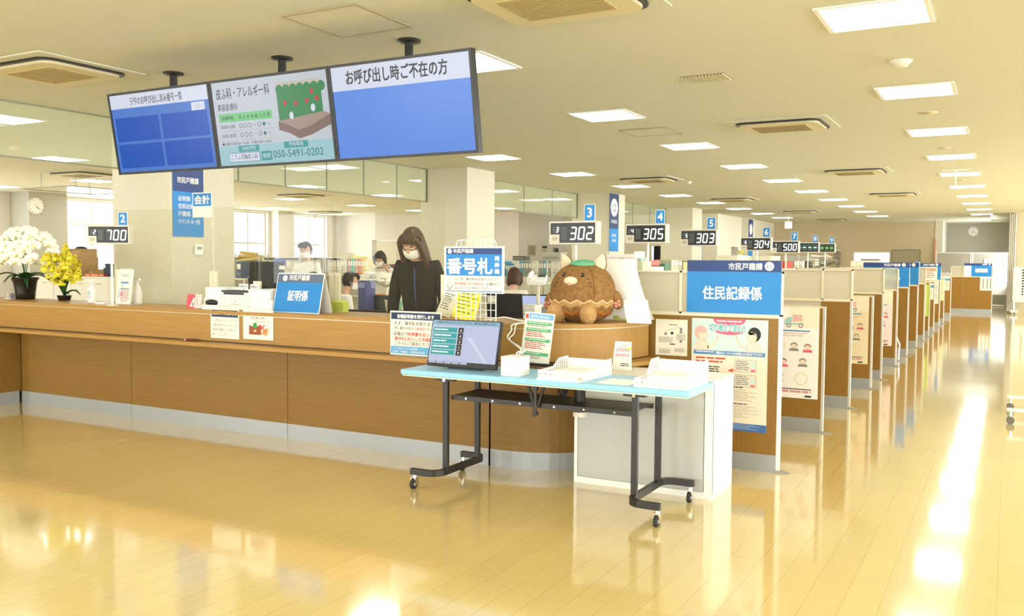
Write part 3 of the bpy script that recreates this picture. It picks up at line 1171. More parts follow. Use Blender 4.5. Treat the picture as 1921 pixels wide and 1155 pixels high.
# posters
def poster(label, x, y, z, w, h, draw, base='#f3ead6', cat='poster', name='poster', rz=0.0):
    p = MB()
    p.box(0, w, -.0012, 0, 0, h, mat(base, .6))
    p.M = T((0, -.0012, 0))
    draw(p, w, h)
    o = p.build(name, None, (x, y, z))
    o.rotation_euler = (0, 0, rz)
    return tag(o, label, cat)


M_PINK = mat('#e8627e', .6)
M_LSKY = mat('#cfe3df', .7)
M_FLESH = mat('#f3d9c2', .7)
M_PEACH = mat('#f0c9c0', .7)
M_PBLUE = mat('#5b8fc4', .6)


def draw_switch(p, w, h):
    p.rect(0, w, h - .235, h, M_LSKY, 1)
    p.disc(w * .5, h, .12, M_PINK, 2, rv=.055, a0=PI, a1=2 * PI, seg=16)
    p.bars(w * .33, w * .66, h - .032, h - .012, 1, M_WHITE, 3, ragged=0)
    p.disc(w * .5, h - .085, .11, M_PINK, 2.5, rv=.03, a0=PI, a1=2 * PI, seg=16)
    p.txt('切り替えて安心!!', w * .235, h - .088, .062, M_WHITE, 4, w * .47, bold=.06)
    p.txt('切り替えて安心!!', w * .235, h - .088, .062, mat('#62b5bd', .6), 5, w * .47, bold=.02)
    # two drawn people
    for u, hair, cl, sx in ((w * .13, mat('#e6b3a8', .7), M_FLESH, 1), (w * .82, M_INK, mat('#d9d5cd', .7), -1)):
        p.disc(u - sx * .004, h - .105, .047, hair, 3, rv=.052)
        p.disc(u + sx * .012, h - .125, .0355, mat('#9a8070', .7), 3.5, rv=.0415)
        p.disc(u + sx * .012, h - .125, .034, mat('#f6d6bd', .7), 4, rv=.040)
        p.poly([(u - .04, h - .09), (u + .035, h - .085), (u + sx * .03, h - .11), (u - sx * .02, h - .105)], hair, 4.5)
        p.rect(u + sx * .02 - .008, u + sx * .02 + .008, h - .152, h - .150, M_PINK, 5)
        p.poly([(u - .055, h - .235), (u - .045, h - .175), (u - .012, h - .155), (u + .02, h - .155), (u + .05, h - .175), (u + .06, h - .235)], cl, 3)
        p.line((u + sx * .05, h - .215), (u + sx * .10, h - .185), .022, cl, 3)
        p.line((u + sx * .10, h - .19), (u + sx * .125, h - .135), .014, M_FLESH, 4)
        for q in (-.012, 0, .012):
            p.line((u + sx * .122, h - .14), (u + sx * .13 + q, h - .115), .005, M_FLESH, 5)
        p.rect(u + sx * .13 - .03, u + sx * .13 + .03, h - .115, h - .095, M_WHITE, 2)
    p.rect(w * .03, w * .97, h - .265, h - .235, M_PBLUE, 2)
    p.txt('個別カードへの切替はお済みですか?', w * .93, h - .258, .022, M_WHITE, 3, w * .6, 'r', bold=.02)
    p.bars(w * .06, w * .3, h - .256, h - .242, 1, M_WHITE, 3, ragged=0)
    p.bars(w * .06, w * .5, h - .335, h - .285, 2, M_RED, 2, seed=3)
    p.bars(w * .06, w * .45, h - .40, h - .35, 3, M_INK, 2, seed=5)
    p.poly([(w * .5, h - .37), (w * .54, h - .365), (w * .54, h - .355), (w * .57, h - .372), (w * .54, h - .39), (w * .54, h - .38), (w * .5, h - .382)], M_RED, 2)
    for z0 in (h - .38, h - .49):
        p.rect(w * .58, w * .86, z0, z0 + .09, M_GREYI, 2)
        p.rect(w * .585, w * .855, z0 + .002, z0 + .088, mat('#e6dfcd', .7), 3)
        p.bars(w * .60, w * .78, z0 + .01, z0 + .08, 5, M_GREYI, 4, seed=6)
        p.rect(w * .79, w * .845, z0 + .03, z0 + .07, M_LSKY, 4)
        p.rect(w * .79, w * .845, z0 + .006, z0 + .02, M_PINK, 4)
    for z0, n in ((h - .60, 6), (h - .72, 7)):
        p.bars(w * .05, w * .94, z0, z0 + .09, n, mat('#a79f8d', .7), 2, seed=n, fill=.25)
        p.bars(w * .35, w * .8, z0 + .095, z0 + .11, 1, M_INK, 2, seed=n)
    p.rect(0, w, 0, .055, mat('#3f6fb0', .6), 2)
    p.bars(w * .4, w * .92, .008, .048, 4, mat('#b9cbe2', .7), 3, seed=9, fill=.3)


o = at_y(1298, 597, 6.45)
poster('blue and cream illustrated poster with two drawn people, on the nearest partition', o.x, 6.455, .28, .56, .81, draw_switch, '#f0e6d0')


def draw_move(p, w, h):
    """moving-house notice: van, small figures, tables of print (mascot left out)"""
    p.rect(w * .55, w, h * .78, h, mat('#f8ecd4', .7), 1)
    p.bars(w * .08, w * .3, h * .93, h * .95, 1, M_RED, 2)
    tr = mat('#a9cfd3', .7)
    M0 = p.M
    p.M = M0 @ T((.34 * w, 0, 0))
    p.poly([(w * .12, h * .80), (w * .12, h * .85), (w * .17, h * .89), (w * .24, h * .89), (w * .24, h * .80)], tr, 2)
    p.rect(w * .24, w * .42, h * .81, h * .83, tr, 2)
    p.bars(w * .25, w * .40, h * .84, h * .915, 4, M_PINK, 2, ragged=.1)
    for u in (.19, .38):
        p.disc(w * u, h * .80, w * .035, M_GREYI, 3)
        p.disc(w * u, h * .80, w * .018, M_WHITE, 4)
    p.M = M0
    p.rect(w * .28, w * .86, h * .735, h * .75, M_PBLUE, 2)
    for z0 in (.66, .58, .36, .12):
        p.bars(w * .06, w * .22, h * z0, h * (z0 + .06), 3, M_GREYI, 2, seed=int(z0 * 100), fill=.3)
    p.bars(w * .30, w * .9, h * .67, h * .72, 2, mat('#d5bdb4', .7), 2, seed=12)
    p.bars(w * .30, w * .5, h * .54, h * .61, 4, mat('#e9cf9b', .7), 2, seed=13)
    for u, z, red in ((.62, .54, 0), (.83, .53, 1), (.46, .36, 1), (.76, .37, 0)):
        hd = M_GREYI if not red else mat('#a07068', .7)
        p.disc(w * u, h * (z + .045), w * .055, hd, 2, rv=h * .03)
        p.disc(w * u, h * (z + .035), w * .045, M_FLESH, 3, rv=h * .024)
        p.poly([(w * (u - .08), h * (z - .02)), (w * (u - .06), h * (z + .01)), (w * (u + .06), h * (z + .01)), (w * (u + .08), h * (z - .02))], M_PINK if red else M_GREYI, 3)
    p.line((w * .3, h * .18), (w * .46, h * .25), .008, mat('#7fa48c', .7), 2)
    p.line((w * .3, h * .25), (w * .46, h * .18), .008, mat('#7fa48c', .7), 3)
    p.ring(w * .74, h * .215, w * .1, .008, mat('#f0dcae', .7), 2)
    p.rect(w * .36, w * .9, h * .095, h * .105, M_INK, 2)
    p.bars(w * .36, w * .9, h * .05, h * .085, 1, mat('#d99a9a', .7), 2, ragged=.05, fill=.7)
    p.rect(w * .8, w * .9, h * .015, h * .035, M_INK, 2)
    p.rect(w * .04, w * .27, h * .08, h * .12, M_LSKY, 2)


MW = .56
for i, (y, base, lb) in enumerate(((8.186, '#f8f5f0', 'white moving notice poster with a drawn van, second partition in the row'),
                                   (11.396, '#f3e2bd', 'cream moving notice poster with a drawn van, on the partition after the bare oak one'),
                                   (14.108, '#f6e4e0', 'pale pink moving notice poster by the chrome chair leg'))):
    poster(lb, -2.00 if i < 2 else -2.02, y - .004, .297, MW, .81, draw_move, base)


def draw_small(p, w, h):
    p.rect(0, w, h * .72, h * .88, M_PBLUE, 1)
    p.bars(w * .1, w * .9, h * .08, h * .65, 8, M_GREYI, 1, seed=int(w * 1000), fill=.4)


def draw_plain(p, w, h):
    p.bars(w * .1, w * .9, h * .08, h * .92, 12, M_GREYI, 1, seed=int(h * 1000), fill=.35)


poster('lime green strip poster on a far partition', -1.53, 20.262, .42, .13, .66, lambda p, w, h: p.rect(w * .3, w * .6, h * .05, h * .95, mat('#d9e08a', .7), 1), '#b9cc5e')
poster('small blue-headed poster behind the lime strip', -1.64, 21.635, .72, .22, .36, draw_small, '#efe9cf')
poster('long pale poster under the covered blue sign', -1.64, 23.432, .56, .21, .54, draw_plain, '#e9e8d6')
poster('pale yellow notice on the far low partition', -1.55, 25.046, .58, .14, .52, draw_plain, '#eee6b4')
poster('small blue-headed notice on the last low partition', -1.66, 28.096, .76, .22, .38, draw_small, '#efe8c9')
poster('white handwritten paper on the corner of the cross partition', -.75, 30.984, .70, .36, .42, lambda p, w, h: [p.rect(w * u, w * u + .03, h * .15, h * .85, M_GREYI, 1) for u in (.2, .5, .75)], '#f3eed8', 'notice', 'paper_notice')


def draw_flow(p, w, h):
    for u, v, a, b_ in ((.1, .35, .5, .18), (.66, .42, .32, .2), (.12, .05, .4, .14), (.6, .1, .36, .12)):
        p.rect(w * u, w * (u + a * .9), h * v, h * (v + b_ * .9), mat('#d9d3bd', .7), 1)
        p.bars(w * u, w * (u + a * .9), h * v, h * (v + b_ * .9), 4, M_GREYI, 2, seed=int(u * 100), fill=.2)
    p.bars(w * .42, w * .68, h * .82, h * .86, 1, M_INK, 2)
    for u, v in ((.32, .6), (.52, .62), (.8, .74), (.8, .4), (.8, .66)):
        p.poly([(w * (u - .06), h * v), (w * u, h * (v - .05)), (w * (u + .06), h * v), (w * u, h * (v + .05))], M_INK if u == .52 else M_GREYI, 2)
    p.line((w * .32, h * .68), (w * .78, h * .8), .002, M_GREYI, 2)
    p.rect(w * .45, w * .62, h * .3, h * .33, M_INK, 2)


q0, q1 = at_y(1229, 690, 6.452), at_y(1290, 600, 6.452)
poster('cream flow chart sheet between the curved counter end and the two-person poster', q0.x, 6.454, .80, q1.x - q0.x, q1.z - .80, draw_flow, '#f1ecd8', 'notice', 'paper_notice')

# chrome chair peeping out past the sixth partition
t = thing('waiting_chair', 'chair with a chrome front leg peeping past the pink poster partition', 'chair', (-1.75, 14.75, 0))
MB().rbox(-.24, .24, -.22, .22, .42, .47, .05, mat('#44546e', .8)).build('seat', t, bevel=.01)
MB().rbox(-.24, -.20, -.2, .2, .5, .85, .05, mat('#44546e', .8), 'x').build('backrest', t, bevel=.01)
for s in (-1, 1):
    MB().tube([(.30, s * .23, .02), (.31, s * .23, .25), (.27, s * .23, .36), (.15, s * .23, .43), (-.2, s * .23, .43), (-.24, s * .23, .5), (-.27, s * .23, .84)], .014, M_CHROME).build('side_frame', t)
    MB().tube([(-.2, s * .23, .43), (-.27, s * .23, .02)], .014, M_CHROME).build('leg', t)

# mobile board outside the right edge: only its two castored feet reach into the picture
t = thing('mobile_board', 'white mobile board whose two castored feet enter at the right edge', 'board', (.40, 10.08, 0))
MB().box(-.02, .02, -.62, .62, .75, 1.75, M_WHITE).build('panel', t)
for s in (-1, 1):
    MB().rbox(-.02, .02, s * .47 - .02, s * .47 + .02, .16, 1.8, .01, M_WHITE).build('post', t)
    ft = MB().rbox(-.37, .37, s * .47 - .02, s * .47 + .02, .115, .15, .01, M_WHITE, 'x').build('foot', t)
    for q in (-1, 1):
        c = MB()
        for e in (-.018, .018):
            c.cyl((q * .34, s * .47 + e - .009, .035), (q * .34, s * .47 + e + .009, .035), .035, mat('#77756a', .6), seg=16)
        c.cyl((q * .34, s * .47, .05), (q * .34, s * .47, .115), .012, M_CHROME)
        c.build('caster', ft)

# white and grey folding screen in front of the alcove, with a note
t = thing('folding_screen', 'tall white and grey two-panel screen standing before the far alcove', 'screen', (-2.36, 36.4, 0))
for i, (a, b_) in enumerate(((0, 1.17), (1.19, 2.36))):
    MB().box(a + .04, b_ - .04, 0, .02, .45, 1.16, M_WHITE).build('lower_panel', t)
    MB().box(a + .04, b_ - .04, 0, .02, 1.18, 1.9, mat('#b9b5a6', .5)).build('upper_panel', t)
    f = MB()
    for q in (a, b_ - .04):
        f.box(q, q + .04, -.01, .03, .05, 1.94, M_WHITE)
    for z in (.42, 1.16, 1.9):
        f.box(a + .04, b_ - .04, -.01, .03, z, z + .03, M_WHITE)
    f.box(a + .1, b_ - .1, -.2, .2, .02, .05, M_WHITE)
    f.build('frame', t)
poster('white note stuck on the grey part of the far folding screen', -.78, 36.38, 1.37, .55, .33, lambda p, w, h: p.bars(w * .2, w * .8, h * .3, h * .75, 3, M_GREYI, 1), '#f8f4ec', 'notice', 'paper_notice')
# information board on castors at the right edge, folded curtain, clock
t = thing('information_board', 'white wheeled information board with columns of print, cut by the right edge', 'board', (at_y(1900, 540, 31.0).x, 31.0, 0))
MB().rbox(0, 1.1, -.02, .02, .37, 1.43, .06, mat('#f3ecd2', .5), 'y').build('panel', t)
b = MB(T((0, -.02, 0)))
for k in range(6):
    b.bars(.23 + k * .14, .30 + k * .14, .55, 1.36, 10, M_INK, 1, seed=k, fill=.6)
b.build('print', t)
for q in (.05, 1.05):
    MB().box(q - .02, q + .02, -.015, .015, .1, .4, M_WHITE).build('post', t)
    MB().box(q - .1, q + .1, -.2, .2, .07, .12, M_WHITE).build('foot', t)
    MB().cyl((q, -.17, .035), (q + .02, -.17, .035), .035, M_BLACK).cyl((q, .17, .035), (q + .02, .17, .035), .035, M_BLACK).build('caster', t)
c = MB()
pts = [(.05 * k, (.06 if k % 2 else -.06)) for k in range(9)]
cx0, cx1 = at_y(1892, 450, 31.7).x, at_y(1906, 450, 31.7).x
c.grid(lambda u, v: (cx0 + (cx1 - cx0) * u, 31.75 + .05 * math.sin(u * 26), .06 + v * 3.0), 60, 1, mat('#f2eee0', .8))
tag(c.build('accordion_curtain'), 'white folded curtain standing full height at the right of the alcove', 'curtain')


def clock(label, loc, rz, r, hh, mm):
    t = thing('wall_clock', label, 'clock', loc, rz)
    MB().cyl((0, .0, 0), (0, -.035, 0), r, mat('#d6d2c4', .4), seg=32).build('case', t)
    f = MB(T((0, -.036, 0)))
    f.disc(0, 0, r * .9, M_WHITE, 1, seg=32)
    for k in range(12):
        a = k * PI / 6
        f.line((r * .72 * math.sin(a), r * .72 * math.cos(a)), (r * .84 * math.sin(a), r * .84 * math.cos(a)), r * .05, M_INK, 2)
    f.build('dial', t)
    for nm, a, L_, w in (('hour_hand', hh, .45, .06), ('minute_hand', mm, .75, .04)):
        a = a * 2 * PI
        MB(T((0, -.037, 0))).line((-r * .1 * math.sin(a), -r * .1 * math.cos(a)), (r * L_ * math.sin(a), r * L_ * math.cos(a)), r * w, M_INK, 3 if nm[0] == 'h' else 4).build(nm, t)


clock('round white wall clock on the grey wall of the far alcove', (at_y(1826, 434, YALC).x, YALC, at_y(1826, 434, YALC).z), 0, .19, .63, .36)
q = at_x(66, 386, XL + .75)
clock('round white wall clock on the grey pillar left of the office windows', (XL + .751, q.y, q.z), PI / 2, .2, .4, .36)
tag(MB().box(-2.45, -2.405, YB - .06, YB - .02, 0, 2.45, mat('#d98f6a', .6)).build('corner_guard'), 'orange upright strip at the corner of the far alcove', 'strip')

# ------------------------------------------------------------------ white cabinet at the curved end
t = thing('storage_cabinet', 'white steel cabinet with shade-toned front standing against the curved counter end', 'cabinet', (-2.555, 5.50, 0))
M_CABW = mat('#f1f0ea', .4)
MB().box(0, .955, .018, .48, .02, .735, M_CABW).build('carcass', t)
MB().box(.028, .90, 0, .018, .045, .725, mat('#bdbdb8', .45)).build('door', t)  # white door greyed, shade of the front put into its colour
MB().box(-.002, .957, .004, .49, .735, .752, M_CABW).build('top', t)
f = MB().box(0, .024, 0, .03, .02, .735, M_CABW).box(.906, .955, 0, .03, .02, .735, M_CABW).box(0.024, .906, 0, .03, .02, .042, M_CABW)
f.build('front_frame', t)
MB().box(.0, .955, .0, .48, 0, .02, M_CABW).build('plinth', t)

# ------------------------------------------------------------------ folding table with a pale blue top
ZT = .775
t = thing('folding_table', 'pale blue topped folding table on black castored legs in front of the counter', 'table', (-2.545, 5.10, 0))
M_TBL = mat('#92c8e6', .35, name='table_top_blue')
MB().rbox(-1.0, 1.0, -.25, .25, .74, ZT, .02, M_TBL).build('table_top', t, bevel=.008)
MB().box(-.985, .985, -.235, .235, .732, .74, mat('#dfeccf', .6)).build('underside', t)
for s in (-1, 1):
    x = s * .66
    for y in (-.20, .20):
        MB().rbox(x - .019, x + .019, y - .014, y + .014, .13, .732, .004, M_BLKMET).build('leg', t)
        MB().box(x - .07, x + .07, y - .02, y + .02, .716, .733, M_BLKMET).cyl((x, y - .03, .722), (x, y + .03, .722), .01, M_CHROME).build('hinge', t)
    P = []
    xo = x + s * .20
    R_ = .09
    P.append((xo, -.31))
    for k in range(7):
        a = PI / 2 * k / 6
        P.append((x + s * (R_ - R_ * math.sin(a)), -.31 + R_ - R_ * math.cos(a)))
    for k in range(7):
        a = PI / 2 * k / 6
        P.append((x + s * (R_ - R_ * math.cos(a)), .31 - R_ + R_ * math.sin(a)))
    P.append((xo, .31))
    m = MB()
    n = len(P)
    for w0 in (0,):
        off = []
        for i in range(n):
            a, b_ = Vector(P[max(i - 1, 0)]), Vector(P[min(i + 1, n - 1)])
            d = (b_ - a).normalized()
            off.append(Vector((-d.y, d.x)) * .016)
        vs = []
        for (px_, py_), o_ in zip(P, off):
            for sg in (-1, 1):
                for z in (.095, .135):
                    vs.append((px_ + sg * o_.x, py_ + sg * o_.y, z))
        fs = []
        for i in range(n - 1):
            a, b_ = 4 * i, 4 * i + 4
            fs += [(a, a + 1, b_ + 1, b_), (a + 2, b_ + 2, b_ + 3, a + 3), (a + 1, a + 3, b_ + 3, b_ + 1), (a, b_, b_ + 2, a + 2)]
        fs += [(0, 2, 3, 1), (4 * n - 4, 4 * n - 3, 4 * n - 1, 4 * n - 2)]
        if s < 0:
            fs = [f_[::-1] for f_ in fs]
        m.add(vs, fs, M_BLKMET)
    ft = m.build('foot_bar', t)
    for y in (-.30, .30):
        c = MB().cyl((xo - s * .02, y, .095), (xo - s * .02, y, .072), .016, M_CHROME)
        c.box(xo - s * .02 - .019, xo - s * .02 - .013, y - .02, y + .02, .025, .075, M_CHROME).box(xo - s * .02 + .013, xo - s * .02 + .019, y - .02, y + .02, .025, .075, M_CHROME)
        k = c.build('caster', ft)
        MB().cyl((xo - s * .02 - .011, y - .012, .032), (xo - s * .02 + .011, y - .012, .032), .032, M_RUBBER, seg=18).cyl((xo - s * .02 - .013, y - .012, .032), (xo - s * .02 + .013, y - .012, .032), .014, M_CHROME).build('caster', ft)
# lower shelf in two folding halves with centre hinge
for s in (-1, 1):
    a, b_ = sorted((s * .006, s * .635))
    MB().box(a, b_, -.17, .17, .612, .618, M_BLKMET).box(a, b_, -.176, -.17, .590, .620, M_BLKMET).box(a, b_, .17, .176, .590, .620, M_BLKMET).build('shelf', t)
    for k in range(3):
        x = s * (.12 + .2 * k)
        MB().cyl((x, -.176, .605), (x, -.180, .605), .006, M_CHROME).build('bolt', t)
    for y in (-.19, .19):
        MB().tube([(s * .055, y, .73), (s * .012, y, .60)], .010, M_BLKMET).build('folding_stay', t)
for y in (-.2, .2):
    m = MB().tube([(0.0, y, .732), (0, y, .56)], .012, M_BLKMET)
    m.cyl((0, y - .012, .715), (0, y + .012, .715), .017, M_BLKMET).cyl((0, y - .012, .555), (0, y + .012, .555), .017, M_BLKMET)
    m.build('centre_hinge', t)
MB().cyl((.19, .05, .72), (.19, .05, .55), .035, M_BLKMET).cyl((.19, .05, .55), (.19, .05, .52), .045, M_CREAM).build('release_knob', t)

# ------------------------------------------------------------------ on the table
t = thing('touch_monitor', 'black touch screen leaning back on the table, showing five green buttons', 'monitor', (-3.16, 4.995, ZT))
TM = R(math.radians(-14), 'X')
MB(TM).rbox(-.27, .27, .0, .03, .02, .34, .006, M_BLACK, 'y').build('casing', t, bevel=.003)
b = MB(TM @ T((0, -.001, .02)))
b.rect(-.262, .262, .035, .313, scr('#c9d0ea', .82), 1)
b.rect(-.262, .262, .283, .313, scr('#9fc4d8', .8), 2)
b.txt('ご利用のボタンにタッチしてください。番号札が発券されます', 0, .291, .022, M_INK, 3, .47, 'c', bold=.01)
GB = scr('#45b5ae', .8)
for k in range(5):
    z = .232 - .038 * k
    b.rect(-.25, -.06, z, z + .032, GB, 2)
    b.bars(-.24, -.1, z + .008, z + .022, 1, M_WHITE, 3, seed=k, fill=.6)
    b.rect(-.05, -.01, z - .002, z + .034, M_BLACK, 2)
    b.txt('04319'[k], -.03, z + .006, .024, M_WHITE, 3, al='c')
b.poly([(.02, .2), (.18, .04), (.2, .04), (.06, .2)], scr('#dfe3f4', .82), 2)
b.rect(-.262, .262, .006, .034, M_BLACK, 1)
for k in range(5):
    b.rect(-.256 + k * .062, -.20 + k * .062, .02, .04, scr('#b9bdd0', .9), 3)
b.build('screen', t)
MB().box(-.13, .13, .06, .20, 0, .012, M_BLACK).tube([(0, .15, .01), (0, .10, .2)], .02, M_BLACK).build('stand', t)

t = thing('ticket_printer', 'small white cube ticket printer beside the touch screen', 'printer', (-2.735, 4.985, ZT))
MB().rbox(-.068, .068, -.075, .075, 0, .118, .012, M_WHITE).build('body', t, bevel=.004)
MB().box(-.064, .064, -.0755, .07, .1185, .124, mat('#e9e7df', .4)).build('lid', t, bevel=.002)
MB().box(.03, .055, .03, .05, .124, .128, mat('#8f99a8', .4)).build('cable_socket', t)

cb = MB()
p0 = at_y(918, 606, 5.35)
E1, E2 = at_y(962, 607, 5.44), at_y(967, 606, 5.44)
B1, B2 = at_y(970, 664, 5.03), at_y(974, 665, 5.03)
cb.tube(smooth([(-3.36, 5.64, 1.066), (-3.26, 5.58, 1.08), (-3.14, 5.56, 1.10), (-3.03, 5.58, 1.08), (-2.95, 5.62, 1.068), (-2.86, 5.56, 1.09), (-2.80, 5.52, 1.085), (E1.x, 5.46, 1.062), (E1.x, 5.42, 1.02), (E1.x + .005, 5.36, .97), (B1.x - .01, 5.10, .93), (B1.x, 5.03, .915), (B1.x, 5.025, .9)]), .005, M_WHITE)
cb.tube(smooth([(E1.x + .05, 5.54, 1.067), (E2.x, 5.46, 1.064), (E2.x, 5.42, 1.0), (E2.x, 5.36, .96), (B2.x, 5.1, .925), (B2.x, 5.035, .91), (B2.x, 5.03, .9)]), .004, M_WHITE)
tag(cb.build('printer_cable'), 'white cables looping from the counter down to the ticket printer', 'cable')


def make_tray(label, loc, rz, zb):
    t = thing('letter_tray', label, 'tray', loc, rz, 'white letter trays on the table')
    w, d = .315, .40
    MB().box(-w / 2, w / 2, -d / 2, d / 2, .004, .008, M_WHITE).build('tray_floor', t)
    zf = .05
    for s in (-1, 1):
        m = MB()
        x = s * w / 2
        m.box(x - .002, x + .002, -d / 2, d / 2, 0, .016, M_WHITE)
        pts = [(-d / 2, zf), (-d / 2 + .05, zf), (.0, zf + .004), (.07, zb - .004), (d / 2, zb)]
        for (a, za), (c_, zc) in zip(pts, pts[1:]):
            m.add([(x - .002, a, za - .014), (x + .002, a, za - .014), (x - .002, c_, zc - .014), (x + .002, c_, zc - .014),
                   (x - .002, a, za), (x + .002, a, za), (x - .002, c_, zc), (x + .002, c_, zc)],
                  [(0, 2, 3, 1), (4, 5, 7, 6), (0, 1, 5, 4), (2, 6, 7, 3), (0, 4, 6, 2), (1, 3, 7, 5)], M_WHITE)
        for k in range(15):
            y = -d / 2 + .006 + k * (d - .012) / 14
            z = zf if y < .0 else min(zb, zf + y * (zb - zf) / .07)
            m.box(x - .002, x + .002, y - .0065, y + .0065, .016, z - .012, M_WHITE)
        m.build('side_wall', t)
    MB().box(-w / 2, w / 2, d / 2 - .004, d / 2, 0, zb - .012, M_WHITE).build('back_wall', t)
    m = MB().box(-w / 2, w / 2, -d / 2, -d / 2 + .003, 0, .012, M_WHITE)
    m.box(-w / 2, w / 2, -d / 2, -d / 2 + .003, .036, .046, M_WHITE)
    for k in range(10):
        x = -w / 2 + k * w / 9
        m.box(max(-w / 2, x - .008), min(w / 2, x + .008), -d / 2, -d / 2 + .003, .012, .036, M_WHITE)
    m.build('front_wall', t)
    return t


TRL, TRR = (-2.385, 5.14), (-1.73, 5.085)
make_tray('white slotted letter tray nearer the ticket printer', (*TRL, ZT), -.04, .105)
make_tray('white slotted letter tray at the right end of the table', (*TRR, ZT), -.02, .14)
for lb, (x, y), rz, hst in (('stack of white forms in the tray nearer the printer', TRL, -.05, .03), ('stack of white forms in the tray at the table end', TRR, -.02, .05)):
    w, d = .215, .30
    b = MB().box(-w / 2, w / 2, -d / 2 + .03, d / 2 + .03, 0, hst, M_WPAP)
    for k in range(5):
        b.box(-w * .4, w * .3 - .02 * (k % 2), d * .4 - k * .03, d * .4 - k * .03 + .003, hst, hst + .0004, M_GREYI)
    o = b.build('paper_stack', None, (x, y, ZT + .0085))
    o.rotation_euler = (0, 0, rz)
    tag(o, lb, 'papers')
t = thing('display_tray', 'shallow white tray box in front of the left letter tray', 'tray', (-2.375, 4.93, ZT), -.05)
m = MB().box(-.145, .145, -.07, .06, 0, .004, M_WHITE)
m.add([(-.145, -.07, .004), (.145, -.07, .004), (.125, -.05, .03), (-.125, -.05, .03)], [(0, 1, 2, 3)], M_WHITE)
m.build('base', t)
MB().box(-.125, .125, -.045, .055, .004, .0085, mat('#dcdcd2', .6)).build('card', t)
o = MB().box(-.105, .105, -.09, .15, 0, .0012, M_WPAP).build('paper_sheet', None, (-2.04, 5.0, ZT + .0003))
o.rotation_euler = (0, 0, -.03)
tag(o, 'loose white sheet lying between the two letter trays', 'paper')

# acrylic stand with the 20000 leaflet, on the ledge behind the table
q = at_y(1166, 697, 5.50)
t = thing('leaflet_stand', 'small white stand with a leaflet reading 20000 behind the trays', 'stand', (q.x, 5.50, .787), .1)
LM = R(math.radians(-10), 'X')
MB(LM).add([(-.068, 0, 0), (.068, 0, 0), (.055, 0, .19), (-.055, 0, .19), (-.068, .004, 0), (.068, .004, 0), (.055, .004, .19), (-.055, .004, .19)],
           [(0, 1, 2, 3), (7, 6, 5, 4), (0, 4, 5, 1), (1, 5, 6, 2), (2, 6, 7, 3), (3, 7, 4, 0)], M_PAPER).build('leaflet', t)
b = MB(LM)
for k, c_ in enumerate(('#7fbfe0', '#8fc97f', '#e8cf5a', '#f0a85a', '#d98fb0')):
    b.ring(-.025 + k * .0125, .163, .008, .003, mat(c_, .6), 1)
b.txt('20000', 0, .122, .036, mat('#a8433a', .6), 1, .095, 'c', bold=.005)
b.disc(.045, .145, .011, mat('#cfd24a', .6), 2)
b.bars(-.05, .05, .085, .105, 2, M_RED, 1, ragged=.1).bars(-.01, .05, .02, .045, 2, M_INK, 1)
b.build('print', t)
MB().box(-.07, .07, -.005, .06, 0, .004, M_ACRYL).box(-.07, .07, .055, .06, .004, .03, M_ACRYL).build('base', t)

# green and white notice board on a black base
q = at_z(1008, 690, .787)
t = thing('notice_stand', 'upright white notice with green bands and red text, behind the ticket printer', 'notice', (at_y(1001, 690, 5.42).x, 5.42, .787))
NM = R(math.radians(-9), 'X') @ R(math.radians(3), 'Y')
w, h = .225, .345
MB(NM).box(-w / 2, w / 2, 0, .006, .02, .02 + h, M_PAPER).build('board', t)
b = MB(NM @ T((-w / 2, 0, .02)))
b.rect(.03, w - .005, h - .045, h - .008, mat('#6fb0dc', .6), 1)
b.rect(.005, .025, h - .045, h - .015, M_RED, 1)
b.txt('番号札を取る前に', .045, h - .037, .024, M_WHITE, 2, .15, bold=.012)
GN = mat('#63b576', .6)
for z0, n_ in ((.26, 1), (.215, 3), (.145, 4), (.05, 2)):
    b.rect(.02, w - .012, z0, z0 + .022, GN, 1)
    b.bars(.03, w - .03, z0 + .006, z0 + .016, 1, M_WHITE, 2, seed=n_)
    b.bars(.025, w - .04, z0 - .013 * n_ - .004, z0 - .004, n_, M_RED if n_ > 2 else M_GREYI, 1, seed=n_ + 3)
b.build('print', t)
MB().box(-.12, .12, -.03, .06, 0, .018, M_BLACK).build('base', t)

# white wire rack carrying the number-ticket sign
gy = 5.395
a, c_ = at_y(856, 452, gy), at_y(931, 452, gy)
gx0, gx1, gzt = a.x, c_.x, at_y(890, 450, gy).z
t = thing('wire_rack', 'white wire grid panel rising behind the touch screen', 'rack', (gx0, gy, ZT))
w, hh = gx1 - gx0, gzt - .787
m = MB().tube([(0, 0, .0), (0, 0, hh - .03), (.01, 0, hh - .008), (.03, 0, hh), (w - .03, 0, hh), (w - .01, 0, hh - .008), (w, 0, hh - .03), (w, 0, 0)], .0042, M_WHITE)
m.build('frame', t, (0, 0, .012))
m = MB()
for k in range(1, 8):
    m.cyl((w * k / 8, 0, .0), (w * k / 8, 0, hh), .0024, M_WHITE, seg=6)
m.build('upright_wires', t, (0, 0, .012))
m = MB()
for k in range(14):
    z = .02 + k * .05
    if z < hh - .02:
        m.cyl((0, -.003, z), (w, -.003, z), .0024, M_WHITE, seg=6)
m.build('cross_wires', t, (0, 0, .012))
sy = gy - .012
a, c_ = at_y(834, 462, sy), at_y(946, 551, sy)
t = thing('ticket_sign', 'white framed blue sign about number tickets hung on the wire rack', 'sign', (a.x, sy, c_.z))
w, h = c_.x - a.x, a.z - c_.z
MB().box(0, w, -.004, 0, 0, h, M_PAPER).build('board', t)
b = MB(T((0, -.004, 0)))
b.rect(w * .035, w * .965, h * .83, h * .96, M_NAVY, 1)
b.rect(w * .035, w * .965, h * .37, h * .83, M_BLUE, 1)
b.disc(w * .095, h * .895, h * .055, M_WHITE, 2)
b.txt('11', w * .095, h * .87, h * .07, M_NAVY, 3, al='c')
